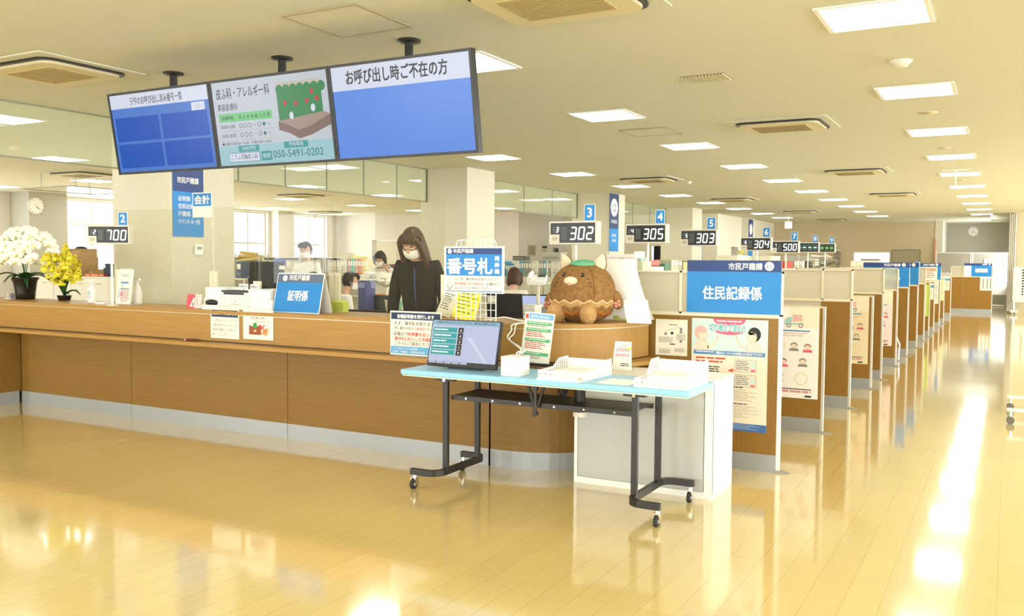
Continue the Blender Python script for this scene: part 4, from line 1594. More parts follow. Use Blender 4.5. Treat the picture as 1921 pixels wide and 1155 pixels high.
b.txt('市民戸籍課', w * .155, h * .862, h * .095, M_WHITE, 2, w * .34, bold=.02)
b.txt('番号札', w * .055, h * .44, h * .36, M_WHITE, 2, w * .75, bold=.03)
for k, ch in enumerate('発券機'):
    b.txt(ch, w * .845, h * (.70 - .135 * k), h * .105, M_WHITE, 2, w * .08, bold=.025)
b.txt('はじめに番号札をお取りください。', w * .18, h * .275, h * .062, M_INK, 2, w * .76, bold=.008)
b.txt('申請書類がある場合は、', w * .18, h * .175, h * .062, M_RED, 2, w * .5, bold=.012)
b.txt('記載台で', w * .72, h * .175, h * .062, M_INK, 2, w * .2, bold=.008)
b.txt('記入をして', w * .18, h * .085, h * .062, M_RED, 2, w * .24, bold=.008)
b.txt('お待ちください。', w * .425, h * .085, h * .062, M_INK, 2, w * .38, bold=.008)
for k in range(5):
    b.rect(w * .095, w * .107, h * (.33 - k * .05), h * (.345 - k * .05), M_INK, 2)
b.line((w * .05, h * .17), (w * .1, h * .06), .004, M_INK, 2)
b.line((w * .155, h * .17), (w * .1, h * .06), .004, M_INK, 3)
b.rect(w * .03, w * .97, h * .025, h * .045, M_PBLUE, 1)
b.build('print', t)


# ------------------------------------------------------------------ notices on the front of the counter
YP = CY - RC - .113


def counter_note(label, px, py0, py1, px1, draw, base='#f6f0de', lift=.002):
    a, c_ = at_y(px, py1, YP), at_y(px1, py0, YP)
    w, h = c_.x - a.x, c_.z - a.z
    return poster(label, a.x, YP - lift, a.z, w, h, draw, base, 'notice', 'paper_notice')


def d1(p, w, h):
    p.rect(w * .04, w * .96, h * .73, h * .97, mat('#2c3a52', .6), 1)
    p.txt('新型コロナウイルス感染予防対策', w * .5, h * .81, h * .1, M_WHITE, 2, w * .86, 'c', bold=.015)
    for k, s in enumerate(('お手数をおかけしますが', '各種手数料のお支払いは', '自動釣銭機のご使用をお', '願いしています。')):
        p.txt(s, w * .06, h * (.57 - .155 * k), h * .105, M_GREYI, 1, w * (.86 if k < 3 else .55), bold=.005)


def d2(p, w, h):
    p.rect(w * .05, w * .26, h * .80, h * .91, mat('#f2ee6a', .7), 1)
    p.txt('コロナにかからないために', w * .06, h * .81, h * .085, M_GREYI, 2, w * .8, bold=.01)
    p.txt('お札を数える時に', w * .24, h * .69, h * .085, mat('#3a3560', .7), 2, w * .52, bold=.01)
    p.txt('指をなめないで！', w * .4, h * .57, h * .085, M_GREYI, 2, w * .52, bold=.01)
    BR = mat('#9a5230', .7)
    p.poly([(w * .2, h * .16), (w * .2, h * .48), (w * .3, h * .44), (w * .48, h * .44), (w * .56, h * .5), (w * .6, h * .42), (w * .6, h * .16)], BR, 2)
    p.disc(w * .4, h * .47, w * .07, mat('#3f9a50', .7), 3)
    p.disc(w * .4, h * .29, w * .05, M_FLESH, 3, rv=h * .03)
    p.poly([(w * .6, h * .2), (w * .68, h * .34), (w * .8, h * .42), (w * .84, h * .3), (w * .78, h * .14)], mat('#e79a5f', .7), 2)
    p.line((w * .56, h * .30), (w * .72, h * .5), w * .03, M_RED, 4)
    p.line((w * .56, h * .5), (w * .72, h * .3), w * .03, M_RED, 5)


def d3(p, w, h):
    p.rect(w * .02, w * .98, h * .81, h * .965, mat('#22335c', .6), 1)
    p.txt('各種証明書を発行します', w * .5, h * .845, h * .095, M_WHITE, 2, w * .72, 'c', bold=.03)
    p.txt('・まず、番号札を取ります。', w * .03, h * .69, h * .09, M_INK, 2, w * .86, bold=.012)
    p.txt('同じ番号の札が', w * .09, h * .585, h * .075, M_INK, 2, w * .38, bold=.005)
    p.txt('２枚発行', w * .48, h * .585, h * .075, M_RED, 2, w * .22, bold=.012)
    p.txt('されます。', w * .71, h * .585, h * .075, M_INK, 2, w * .2, bold=.005)
    p.txt('・記載台で', w * .03, h * .45, h * .09, M_INK, 2, w * .32, bold=.012)
    p.txt('申請書を記入し', w * .35, h * .45, h * .09, M_RED, 2, w * .5, bold=.016)
    p.txt('番号札', w * .09, h * .34, h * .09, M_RED, 2, w * .2, bold=.016)
    p.txt('と記入した申請書を', w * .29, h * .34, h * .09, M_RED, 2, w * .6, bold=.016)
    p.txt('こちらにご提出ください', w * .09, h * .235, h * .09, M_INK, 2, w * .75, bold=.012)
    p.rect(w * .01, w * .99, h * .03, h * .20, mat('#63aede', .6), 1)
    p.txt('ここで発行できる証明書', w * .04, h * .13, h * .05, M_WHITE, 2, w * .5, bold=.01)
    p.txt('住民票・戸籍謄本・印鑑登録証明書', w * .04, h * .055, h * .055, M_WHITE, 2, w * .64, bold=.012)


counter_note('white notice with a dark blue heading on the counter front, left of the bag drawing', 396, 581, 633, 449, d1)
counter_note('white notice with a brown bag drawing and red cross on the counter front', 457, 582, 635, 513, d2)
counter_note('large notice with navy heading and red words, half hidden by the touch screen', 733, 586, 664, 829, d3, lift=.004)
# glasses case lying on the ledge
q = at_z(373, 641, .787)
t = thing('glasses_case', 'small dark red case lying on the ledge below the notices', 'case', (-6.22, 5.45, .787), .25)
MB().ell((0, 0, .012), (.062, .02, .012), mat('#6e2f25', .35), seg=20, rings=8).build('shell', t)
MB().ell((-.052, -.004, .012), (.012, .014, .009), mat('#e0b49a', .4)).build('lining', t)

# ------------------------------------------------------------------ call-number displays on thin poles
M_DCASE = mat('#ddd6c4', .5, name='display_case')
M_DFACE = mat('#141414', .35)
M_SEGW = mat('#f4fbff', .4, emit=.9)
M_SEGOFF = mat('#4a4f4d', .4)
M_SEGG = mat('#bff0c0', .4, emit=.5)
SEGS = {'0': 'abcdef', '1': 'bc', '2': 'abged', '3': 'abgcd', '4': 'fgbc', '5': 'afgcd', '6': 'afgcde', '7': 'abc', '8': 'abcdefg', '9': 'abcdfg', '-': 'g'}


def seg7(p, ch, u, v, w, h, m, k, th, sk=.12):
    q = lambda a, b: (u + a + sk * b, v + b)
    g = th * .12
    L = {'a': ((g, h), (w - g, h)), 'd': ((g, 0), (w - g, 0)), 'g': ((g, h / 2), (w - g, h / 2)),
         'f': ((0, h / 2 + g), (0, h - g)), 'e': ((0, g), (0, h / 2 - g)), 'b': ((w, h / 2 + g), (w, h - g)), 'c': ((w, g), (w, h / 2 - g))}
    for s_ in SEGS[ch]:
        a, b = L[s_]
        p.line(q(*a), q(*b), th, m, k)


def display(label, no, text, pos, zbase, green=False, sc=1.0):
    w, h, d = .37, .15, .085
    t = thing('number_display', label, 'display', (pos.x, pos.y, zbase), 0, 'call-number displays on poles')
    t.scale = (sc, sc, sc)
    zc = (pos.z - zbase) / sc
    t.rotation_euler.z = .5 if no == '2' else 0
    MB(T((0, 0, zc))).rbox(-w / 2 - .012, w / 2 + .012, 0, d, -h / 2 - .012, h / 2 + .012, .008, M_DCASE, 'y').build('case', t, bevel=.002)
    f = MB(T((0, 0, zc)))
    if green:
        f.rect(-w / 2, w / 2, -h / 2, h / 2, M_DFACE, 1)
        for k in range(4):
            u = -w / 2 + .02 + k * .088
            f.rect(u, u + .07, -h / 2 + .025, h / 2 - .025, mat('#2f5146' if green == 1 else '#2f5a22', .4, emit=.15), 2)
            f.rect(u + .012, u + .058, -.006, .006, M_SEGG if green == 2 else M_SEGW, 3)
    else:
        f.poly([(-w / 2, h / 2), (-w / 2, -.012), (-w / 2 + .075, -.012), (-w / 2 + .075, -h / 2), (w / 2, -h / 2), (w / 2, h / 2)], M_DFACE, 1)
        f.rect(-w / 2 + .018, -w / 2 + .038, .004, .046, M_SEGOFF, 2)
        seg7(f, no, -w / 2 + .046, .006, .018, .036, M_SEGW, 3, .006)
        f.rect(-w / 2 + .088, -w / 2 + .138, -.052, .046, M_SEGOFF, 2)
        for k, ch in enumerate(text):
            u = -w / 2 + .165 + k * .068
            f.rect(u + .002, u + .044, -.05, .046, mat('#303634', .4), 2)
            seg7(f, ch, u, -.048, .042, .088, M_SEGW, 3, .011)
        f.disc(-w / 2 + .036, -.044, .026, mat('#bdb7a4', .7), 1, rv=.017)
    f.build('face', t)
    MB().cyl((.01, d / 2, 0), (.01, d / 2, zc - h / 2 - .01), .011, M_WHITE).cyl((.01, d / 2, 0), (.01, d / 2, .006), .05, M_WHITE).build('pole', t)
    pl = MB(T((w / 2 - .055, .02, zc + h / 2 + .012)))
    pl.box(-.045, .045, 0, .004, 0, .125, M_WHITE)
    pl.rect(-.041, .041, .004, .121, M_BLUE, 1)
    pl.txt(no, 0, .03, .1, M_WHITE, 2, al='c', bold=.02)
    pl.build('number_plate', t)
    return t


def dpos(px, py, d):
    return at_d(px, py, d)


DISP = [('2', '700', 203, 440, 8.35, ZC), ('3', '302', 1074, 436.5, 7.42, 1.0), ('4', '305', 1211, 438, 8.14, 1.0), ('5', '303', 1310, 446, 9.38, 1.0),
        ('6', '304', 1417.5, 457.5, 11.53, 1.0), ('7', '500', 1472, 463, 12.87, 1.0), ('8', '----', 1514, 464, 15.4, 1.0), ('9', '----', 1546.5, 465, 17.3, 1.0)]
for no, tx, px, py, d, zb in DISP:
    g = 1 if no == '8' else 2 if no == '9' else 0
    lb = 'cream call-number display under plate %s, reading %s' % (no, tx) if not g else 'cream display under plate %s showing only green dashes' % no
    p = dpos(px, py, d)
    display(lb, no, tx, p, zb, g, 1.1 if no == '3' else 1.0)

# ------------------------------------------------------------------ clear acrylic sheets along the counter
YA = 5.99
AX = [at_y(px_, 390, 5.99).x for px_ in (218, 398, 402, 624, 632, 835)]
for x0, x1, lb in ((AX[0], AX[1], 'clear acrylic screen in front of the first pillar'), (AX[2], AX[3], 'clear acrylic screen above the white cash machine'),
                   (AX[4], AX[5], 'clear acrylic screen in front of the woman in black')):
    t = thing('acrylic_screen', lb, 'screen', (x0, YA, ZC), 0, 'clear acrylic counter screens')
    MB().box(0, x1 - x0, -.0025, .0025, .012, .925, M_ACRYL).build('sheet', t)
    for x in (.01, x1 - x0 - .01):
        MB().box(x - .022, x + .022, -.012, .012, 0, .33, mat('#e9e2c4', .5)).box(x - .03, x + .03, -.065, .065, 0, .008, M_ACRYL).build('support', t)
a, c_ = at_y(361, 394, 5.97), at_y(397, 360, 5.97)
t = thing('cashier_sign', 'small blue square sign with two white characters on the acrylic screen corner', 'sign', (a.x, 5.975, a.z))
w, h = c_.x - a.x, c_.z - a.z
MB().box(0, w, -.004, 0, -.07, h, M_PAPER).build('board', t)
b = MB(T((0, -.004, 0))).rect(.01, w - .01, .035, h - .01, M_BLUE, 1)
b.txt('会計', w / 2, .06, h * .55, M_WHITE, 2, w * .78, 'c', bold=.025)
b.build('print', t)

# ------------------------------------------------------------------ flowers
def leaf(mb, base, az, L, wd, rise, droop, m, n=8):
    """strap leaf with a folded midrib"""
    ca, sa = math.cos(az), math.sin(az)
    vs = []
    for i in range(n + 1):
        s = i / n
        r = L * s * (1 - .12 * s)
        z = rise * math.sin(min(1, s * 1.15) * PI * .55) - droop * s * s
        ww = wd * math.sin(PI * (0.12 + .88 * s) ** .8) * (1 if s < .97 else .3)
        for q, dz in ((-1, .012), (0, 0), (1, .012)):
            vs.append((base[0] + ca * r - sa * q * ww, base[1] + sa * r + ca * q * ww, base[2] + z + dz))
    fs = []
    for i in range(n):
        for j in range(2):
            a = i * 3 + j
            fs.append((a, a + 3, a + 4, a + 1))
    off = len(vs)
    vs2 = vs + [(x, y, z - .0025) for x, y, z in vs]
    fs2 = fs + [tuple(a + off for a in f[::-1]) for f in fs]
    mb.add(vs2, fs2, m, True)


M_LEAF = noisy('orchid_leaf', '#23431f', '#3d6a2d', 8, .35)
M_STEM = mat('#4d6a34', .5)
M_PETAL = mat('#fbf8ea', .6, name='white_petal')
M_YPET = noisy('yellow_petal', '#cfc21c', '#e8dc40', 30, .6)
M_POT = noisy('dark_glazed_pot', '#17120e', '#2a211a', 12, .22)


def white_flower():
    b = MB()
    def petal(a, L, wd, m, cup, lift):
        n, k = 5, 4
        vs = []
        for i in range(n + 1):
            s = i / n
            ww = wd * math.sin(PI * min(1, .1 + .9 * s)) ** .6 * (1 if s < 1 else .35)
            for j in range(k + 1):
                q = (j / k - .5) * 2
                r, t_ = L * s, q * ww
                vs.append((r * math.cos(a) - t_ * math.sin(a), -lift + cup * (s * s) + .004 * q * q, r * math.sin(a) + t_ * math.cos(a)))
        fs = [(i * (k + 1) + j, i * (k + 1) + j + 1, (i + 1) * (k + 1) + j + 1, (i + 1) * (k + 1) + j) for i in range(n) for j in range(k)]
        b.add(vs, fs, m, True)
    for a in (90, 210, 330):
        petal(math.radians(a), .046, .015, M_PETAL, .006, 0)
    for a in (12, 168):
        petal(math.radians(a), .052, .027, M_PETAL, .004, .004)
    b.ell((0, -.012, -.012), (.008, .012, .011), mat('#f0e48a', .5), seg=8, rings=6)
    b.ell((0, -.014, -.001), (.004, .008, .004), mat('#f6f2da', .5), seg=8, rings=5)
    return b


def yellow_flower():
    b = MB()
    for a, L, wd in ((-90, .026, .020), (60, .016, .006), (120, .016, .006), (0, .015, .006), (180, .015, .006)):
        ca, sa = math.cos(math.radians(a)), math.sin(math.radians(a))
        P = [(0, 0), (L * .5, -wd), (L * .95, -wd * .8), (L, 0), (L * .95, wd * .8), (L * .5, wd)]
        vs = [(x * ca - y * sa, -.002 - .006 * (x / L) ** 2, x * sa + y * ca) for x, y in P]
        b.add(vs, [tuple(range(6))], M_YPET, False)
    b.ell((0, -.004, 0), (.004, .005, .004), mat('#a2541e', .6), seg=6, rings=4)
    return b


rr = random.Random(3)
o = at_z(48, 557, ZC)
OP = Vector((-9.02, 5.86, ZC))
OP.x = at_y(47, 530, 5.86).x
t = thing('potted_orchid', 'white moth orchid in a black glazed pot at the left end of the counter', 'plant', OP)
MB().lathe([(.088, 0), (.095, .01), (.098, .06), (.108, .13), (.118, .19), (.138, .225), (.140, .235), (.128, .235), (.11, .2), (.0, .19)], M_POT, seg=28).build('pot', t)
ring_ = MB()
for k in range(8):
    ring_.tube([((.0995 + .0022 * k) * math.cos(a * PI / 14), (.0995 + .0022 * k) * math.sin(a * PI / 14), .035 + k * .02) for a in range(28)], .003, M_POT, 6, True)
ring_.build('pot_ribs', t)
for k, az in enumerate((.3, 1.2, 2.3, 3.1, 3.9, 4.7, 5.5, 3.4, 6.0)):
    lf = MB()
    leaf(lf, (0, 0, .21), az, .26 + .05 * rr.random(), .034, .09, .12 if k % 2 else .04, M_LEAF)
    lf.build('leaf', t)
lf = MB()
leaf(lf, (.05, -.05, .2), -.35, .20, .03, .07, .16, M_LEAF)
lf.build('leaf', t)
fl0 = None
wf = white_flower()
for st in range(7):
    az = -.5 + st * .95
    ex, ey = .16 * math.cos(az) + .03, .13 * math.sin(az)
    pts = []
    top = .62 + .05 * rr.random()
    for i in range(8):
        s = i / 7
        pts.append((ex * s * .7 + ex * .5 * s * s, ey * s * .7 + ey * .5 * s * s, .19 + (top - .19) * math.sin(s * PI * .58) / math.sin(PI * .58) if s < .9 else .19 + (top - .19) - .03))
    MB().tube(pts, .0035, M_STEM, 6).build('stem', t)
cnt = 0
for i in range(120):
    # heads of bloom gathered in a dome over the pot
    a = rr.uniform(0, 2 * PI)
    ph = math.acos(rr.uniform(-.45, 1))
    if math.sin(a) > .6 and rr.random() < .6:
        a = -a
    rx, ry, rz_ = .36, .21, .24
    p = Vector((rx * math.sin(ph) * math.cos(a) + .035, ry * math.sin(ph) * math.sin(a), .50 + rz_ * math.cos(ph)))
    if p.z < .30 or (abs(p.x) < .1 and p.z < .36) or cnt >= 92:
        continue
    cnt += 1
    if fl0 is None:
        f = wf.build('flower', t)
        fl0 = f
    else:
        f = fl0.copy()
        COL.objects.link(f)
        f.parent = t
    n = Vector((p.x * .8 + .35, p.y - .35, (p.z - .47) * .5)).normalized()
    f.location = p
    f.rotation_euler = (-n).to_track_quat('Y', 'Z').to_euler()
    f.rotation_euler.rotate_axis('Y', rr.uniform(-.4, .4))
    sc = rr.uniform(1.15, 1.5)
    f.scale = (sc, sc, sc)

YP_ = at_y(117, 545, 5.9)
t = thing('potted_orchid', 'yellow dancing-lady orchid with green strap leaves beside the white orchid', 'plant', (YP_.x, 5.92, ZC))
MB().lathe([(.05, 0), (.06, .01), (.07, .05), (.072, .055), (.0, .05)], M_POT, seg=20).build('pot', t)
for k, (az, L_, up) in enumerate(((2.7, .26, .18), (3.5, .2, .16), (.2, .24, .05), (-.4, .26, .04), (1.2, .14, .2), (1.8, .15, .24), (-1.2, .16, .16), (5.8, .2, .14), (.9, .1, .24), (2.2, .1, .22))):
    lf = MB()
    leaf(lf, (0, 0, .04), az, L_, .018, up + .05, .03 if k not in (2, 3) else .08, M_LEAF)
    lf.build('leaf', t)
yf0 = None
yf = yellow_flower()
for st in range(9):
    az = st * .7 + .2
    reach = .12 + .12 * rr.random()
    pts = []
    for i in range(7):
        s = i / 6
        pts.append((reach * math.cos(az) * s ** 1.6, .7 * reach * math.sin(az) * s ** 1.6, .05 + (.42 + .1 * rr.random() * (st % 3) / 3) * math.sin(s * PI * .52)))
    MB().tube(pts, .0025, M_STEM, 5).build('stem', t)
for i in range(98):
    a = rr.uniform(0, 2 * PI)
    q = rr.random() ** .5
    zz = rr.uniform(-1, 1)
    rad = .30 * (1 - .5 * max(0, -zz)) * (1 - .35 * max(0, zz))
    p = Vector((rad * q * math.cos(a) + .01, .14 * q * math.sin(a) - .02, .34 + .14 * zz))
    if i > 84:
        p = Vector((.06 + .03 * rr.random(), -.02, .45 + (i - 84) * .009))
    if yf0 is None:
        f = yf.build('flower', t)
        yf0 = f
    else:
        f = yf0.copy()
        COL.objects.link(f)
        f.parent = t
    n = Vector((.5 + rr.uniform(-.5, .5), -.8, rr.uniform(-.3, .5))).normalized()
    f.location = p
    f.rotation_euler = (-n).to_track_quat('Y', 'Z').to_euler()
    s = rr.uniform(1.5, 2.1)
    f.scale = (s, s, s)

# ------------------------------------------------------------------ small things along the counter top, left to right
q = at_z(19, 556, ZC)
t = thing('card_box', 'small clear box of cards left of the black orchid pot', 'box', (at_y(19, 550, 5.8).x, 5.8, ZC))
MB().box(-.055, .055, -.03, .03, 0, .006, M_WHITE).box(-.055, .055, -.03, -.027, .006, .05, M_ACRYL).box(-.055, .055, .027, .03, .006, .06, M_ACRYL).build('tray', t)
b = MB()
for k, c_ in enumerate(('#e8c7d0', '#c7d8e8', '#f1ead0', '#d7a3a0', '#b7b2c8')):
    b.box(-.045 + k * .018, -.031 + k * .018, -.024, .022, .006, .062, mat(c_, .6))
b.build('cards', t)


def bottle_x(px, y):
    return at_y(px, 540, y).x


t = thing('pump_bottle', 'white pump bottle of hand sanitiser with a pale blue label', 'bottle', (bottle_x(172, 5.78), 5.78, ZC))
MB().rbox(-.042, .042, -.028, .028, 0, .135, .02, M_WHITE).lathe([(.036, .135), (.03, .15), (.014, .165), (.013, .18)], M_WHITE).build('body', t, bevel=.003)
b = MB(T((0, -.0285, 0))).rect(-.026, .026, .03, .12, mat('#f6f4ea', .5), 1).rect(-.024, .024, .075, .095, mat('#9ccfe4', .5), 2)
b.bars(-.022, .022, .035, .065, 4, mat('#b56f8a', .6), 2, seed=2).rect(-.02, .01, .105, .112, M_NAVY, 2)
b.build('label_sticker', t)
MB().cyl((0, 0, .18), (0, 0, .205), .006, M_WHITE).rbox(-.012, .012, -.035, .012, .205, .222, .005, M_WHITE).cyl((0, 0, .178), (0, 0, .192), .017, M_WHITE).build('pump', t)

t = thing('leaflet_stand', 'white round-cornered information stand left of the spray bottle', 'stand', (at_y(230, 560, 5.74).x, 5.74, ZC))
LM = R(math.radians(-8), 'X')
MB(LM).rbox(-.11, .11, 0, .004, 0, .345, .025, M_PAPER, 'y').build('board', t)
b = MB(LM).bars(-.05, .05, .265, .29, 2, M_GREYI, 1).bars(-.06, .06, .19, .22, 1, M_PBLUE, 1, fill=.6)
b.disc(0, .15, .085, M_GREYI, 1, rv=.006).rect(-.035, -.01, .155, .205, mat('#c9cfe0', .6), 2)
b.bars(-.04, .09, .02, .135, 6, mat('#e08a90', .6), 1, seed=8, fill=.55).rect(-.09, -.05, .06, .13, mat('#cfd2d8', .6), 1).rect(-.045, -.02, .08, .12, mat('#d46a78', .6), 2)
b.build('print', t)
MB().box(-.115, .115, -.01, .075, 0, .006, mat('#c9c6b8', .5)).build('base', t)

t = thing('spray_bottle', 'white trigger spray bottle right of the information stand', 'bottle', (at_y(258, 560, 5.88).x, 5.88, ZC))
MB().lathe([(.04, 0), (.042, .01), (.042, .11), (.03, .16), (.016, .19), (.014, .205)], M_WHITE).build('body', t)
MB().cyl((0, 0, .2), (0, 0, .222), .018, M_WHITE).rbox(-.05, .035, -.011, .011, .222, .25, .008, M_WHITE, 'y').tube([(-.03, 0, .225), (-.035, 0, .20), (-.028, 0, .18)], .005, M_WHITE).build('trigger_head', t)
t = thing('paper_tray', 'small white dish beside the display pole', 'tray', (at_y(192, 566, 5.72).x, 5.72, ZC))
MB().rbox(-.07, .07, -.05, .05, 0, .012, .02, M_WHITE).build('dish', t)
MB().rbox(-.06, .06, -.04, .04, .012, .0135, .015, mat('#dfe6e2', .5)).build('inner', t)

t = thing('card_stand', 'small red and pink card standing left of the white cash machine', 'card', (at_y(360, 565, 5.66).x, 5.66, ZC), .12)
b = MB(R(math.radians(-8), 'X')).box(-.065, .10, 0, .004, 0, .125, mat('#f7dcd3', .6))
b.M = b.M @ T((0, 0, 0))
b.poly([(-.065, 0), (.025, 0), (.025, .125), (-.065, .125)], mat('#ea4d5c', .5), 1)
b.poly([(-.03, .012), (.02, .012), (.022, .09), (.008, .095)], mat('#f1e3df', .6), 2)
b.rect(.0, .015, .02, .05, M_GREYI, 3).bars(.045, .06, .02, .11, 6, M_GREYI, 1)
b.build('card', t)
MB().box(-.06, .09, .004, .05, 0, .003, mat('#e8c9c0', .6)).build('foot', t)

# white cash changer
cl, cr = at_y(381, 570, 5.62).x, at_y(512, 570, 5.62).x
t = thing('cash_machine', 'white automatic cash changer with coin and note slots on the counter', 'cash machine', (cl, 5.62, ZC))
wm = cr - cl - .02
MB().rbox(0, wm, 0, .33, 0, .10, .02, M_WHITE).rbox(wm * .14, wm * .98, .06, .34, .10, .17, .02, M_WHITE).build('body', t, bevel=.006)
MB().rbox(.0, wm * .30, .02, .22, .10, .195, .015, M_WHITE).build('coin_unit', t, bevel=.005)
MB().rbox(wm * .26, wm * .70, -.012, .03, .035, .155, .02, mat('#efece2', .45), 'y').build('note_front', t, bevel=.004)
MB().box(wm * .28, wm * .68, .0, .12, .156, .172, mat('#3a3a38', .5)).rbox(wm * .33, wm * .63, -.014, .02, .136, .154, .012, M_BLACK, 'y').build('note_slot', t)
MB().ell((wm * .13, .015, .062), (wm * .105, .05, .028), M_BLACK, seg=16, rings=8).build('coin_cup', t)
MB().box(wm * .04, wm * .22, .0, .03, .03, .055, M_WHITE).rbox(.0, wm * .26, -.03, .05, .0, .04, .02, M_WHITE).build('coin_tray', t)
MB().rbox(wm * .66, wm * .98, .0, .3, .1, .185, .01, M_WHITE).build('printer_cover', t, bevel=.004)
b = MB(T((0, -.013, 0))).disc(wm * .5, .078, .006, M_GREYI, 1).bars(wm * .44, wm * .58, .045, .053, 1, M_GREYI, 1)
b.build('marks', t)
for k, (u, tx) in enumerate(((.42, '硬貨投入口'), (.62, '紙幣投入口'))):
    b = MB(T((wm * u, .15 - .03 * k, .17))).box(-.055, .055, 0, .003, 0, .055, M_WHITE)
    b.txt(tx, 0, .026, .02, M_INK, 1, .095, 'c', bold=.01)
    b.poly([(-.01, .014), (.01, .014), (0, .004)], M_INK, 1)
    b.build('slot_sign', t)
MB().box(wm * .5, wm * .62, .2, .204, .17, .25, mat('#e7dfc8', .6)).build('slot_sign', t)

# blue counter sign leaning back, then the lime box
a, c_ = at_y(511, 581, 5.62), at_y(598, 581, 5.62)
t = thing('counter_sign', 'sloping blue stand sign with white characters beside the cash machine', 'sign', (a.x, 5.62, ZC))
w = c_.x - a.x
CM = R(math.radians(-13), 'X')
hh = .335
b = MB(CM)
b.box(0, w, 0, .006, 0, hh, M_WHITE)
b.build('board', t)
b = MB(CM)
b.rect(.006, w - .006, .006, hh * .77, M_BLUE, 1).rect(.006, w - .006, hh * .77, hh - .006, mat('#5f6c86', .5), 1)
b.disc(w * .17, hh * .875, .026, M_WHITE, 2).txt('11', w * .17, hh * .845, .03, M_NAVY, 3, al='c')
b.txt('市民戸籍課', w * .26, hh * .835, .05, M_WHITE, 2, w * .44, bold=.02)
b.txt('証明係', w * .5, hh * .33, .095, M_WHITE, 2, w * .43, 'c', bold=.02)
b.build('sign_face', t)
MB().add([(0.005, .08, .33), (w - .005, .08, .33), (0.005, .17, 0), (w - .005, .17, 0), (0.005, .084, .33), (w - .005, .084, .33), (0.005, .174, 0), (w - .005, .174, 0)],
         [(0, 1, 3, 2), (4, 6, 7, 5), (0, 2, 6, 4), (1, 5, 7, 3), (0, 4, 5, 1), (2, 3, 7, 6)], M_WHITE).build('back_strut', t)
t = thing('leaflet_box', 'small lime green box of slips right of the sloping blue sign', 'box', (at_y(640, 570, 5.98).x, 5.96, ZC))
MB().box(-.08, .08, -.02, .02, 0, .085, mat('#c9d862', .6)).build('box', t)
b = MB(T((0, -.02, 0)))
for u in range(5):
    for v in range(4):
        b.rect(-.05 + u * .022, -.038 + u * .022, .015 + v * .016, .025 + v * .016, mat('#7d8a3a', .6), 1)
b.build('print', t)
MB().box(-.06, .06, -.012, .012, .085, .10, mat('#dfe77f', .6)).build('slips', t)

# clear leaflet holder, yellow sheet by the rack
q = at_y(832, 585, 5.85)
t = thing('leaflet_holder', 'clear leaflet holder tilted back beside the woman in black', 'holder', (q.x, 5.85, ZC), -.25)
LM = R(math.radians(-22), 'X') @ R(math.radians(10), 'Y')
MB(LM).box(-.085, .085, .0, .003, 0, .26, M_ACRYL).box(-.085, .085, -.035, -.032, 0, .16, M_ACRYL).build('shell', t)
b = MB(LM).box(-.078, .078, -.025, -.004, .004, .245, M_PAPER)
b.M = LM @ T((0, -.0255, 0))
b.bars(-.06, .06, .05, .23, 9, M_GREYI, 1, seed=5).rect(-.055, .0, .12, .155, mat('#cfcfc6', .6), 2)
b.build('leaflets', t)
MB().box(-.085, .085, -.035, .1, 0, .004, M_ACRYL).build('base', t)
a = at_y(843, 591, 5.75)
t = thing('yellow_notice', 'yellow sheet of print leaning behind the wire rack', 'notice', (at_y(868, 590, 5.72).x, 5.72, ZC), 0)
LM = R(math.radians(-14), 'X') @ R(math.radians(9), 'Y')
b = MB(LM).box(-.105, .105, 0, .003, 0, .26, mat('#f3ea4a', .7))
b.bars(-.085, .085, .03, .23, 7, mat('#8a8330', .7), 1, seed=3, fill=.3)
b.build('sheet', t)
MB().box(-.08, .08, .003, .08, 0, .003, M_ACRYL).build('foot', t)

# white paper sheets on an easel behind the plush toy, one sheet curling over
t = thing('paper_pad', 'big white paper pad on a stand with its front sheet curling over', 'paper', (-2.53, 6.25, ZC))
LM = R(math.radians(-10), 'X')
MB(LM).box(-.20, .07, .06, .066, 0, .50, M_WPAP).build('board', t)
b = MB()
b.grid(lambda u, v: (-.16 + .27 * u + .17 * v, .02 + .10 * v - .13 * v + (-.02 - .06 * math.sin(v * 3.0)), .46 - .44 * v), 4, 10, M_WPAP)
b.build('front_sheet', t)
b = MB()
b.grid(lambda u, v: (.04 + .19 * u + .09 * v, -.04 - .13 * v - .06 * math.sin(v * 2.6), .155 + .03 * math.sin(v * 3.1) - .155 * v * v), 5, 12, M_WPAP)
b.build('curled_sheet', t)
MB().rbox(-.21, .11, .10, .15, .475, .50, .008, mat('#eadfd8', .5)).rbox(.06, .12, .09, .17, .47, .52, .006, M_WHITE).build('clamp_bar', t)
MB().box(-.2, .08, .04, .18, 0, .01, M_CREAM).cyl((-.05, .16, .01), (-.05, .14, .48), .01, M_CREAM).build('stand', t)
t = thing('leaflet_tray', 'lime and clear tray of slips behind the plush toy', 'tray', (-2.66, 6.10, ZC))
t.location = (-2.50, 6.33, ZC)
MB().box(-.1, .08, -.06, .06, 0, .035, mat('#cfd67a', .5)).build('slips', t)
MB().box(-.11, .09, -.07, .07, 0, .004, M_ACRYL).build('base', t)

# ------------------------------------------------------------------ round brown plush toy sitting on the curved counter end
M_PLUSH = noisy('brown_plush', '#86633a', '#9e784a', 40, .95, bump=.35, spec=.1)
M_PLUSH2 = noisy('tan_plush', '#b08a58', '#c49d69', 40, .95, bump=.3, spec=.1)
M_PLUSHD = noisy('orange_plush', '#a4602c', '#bd7434', 40, .95, bump=.3, spec=.1)
M_PCREAM = noisy('cream_plush', '#ead9b4', '#f3e6c6', 40, .95, bump=.25, spec=.1)
PX = at_y(1093, 560, 6.02)
t = thing('plush_toy', 'round brown plush animal with a green cap sitting on the counter end', 'plush toy', (PX.x, 6.02, ZC), .02)
BR_, BH = .245, .43


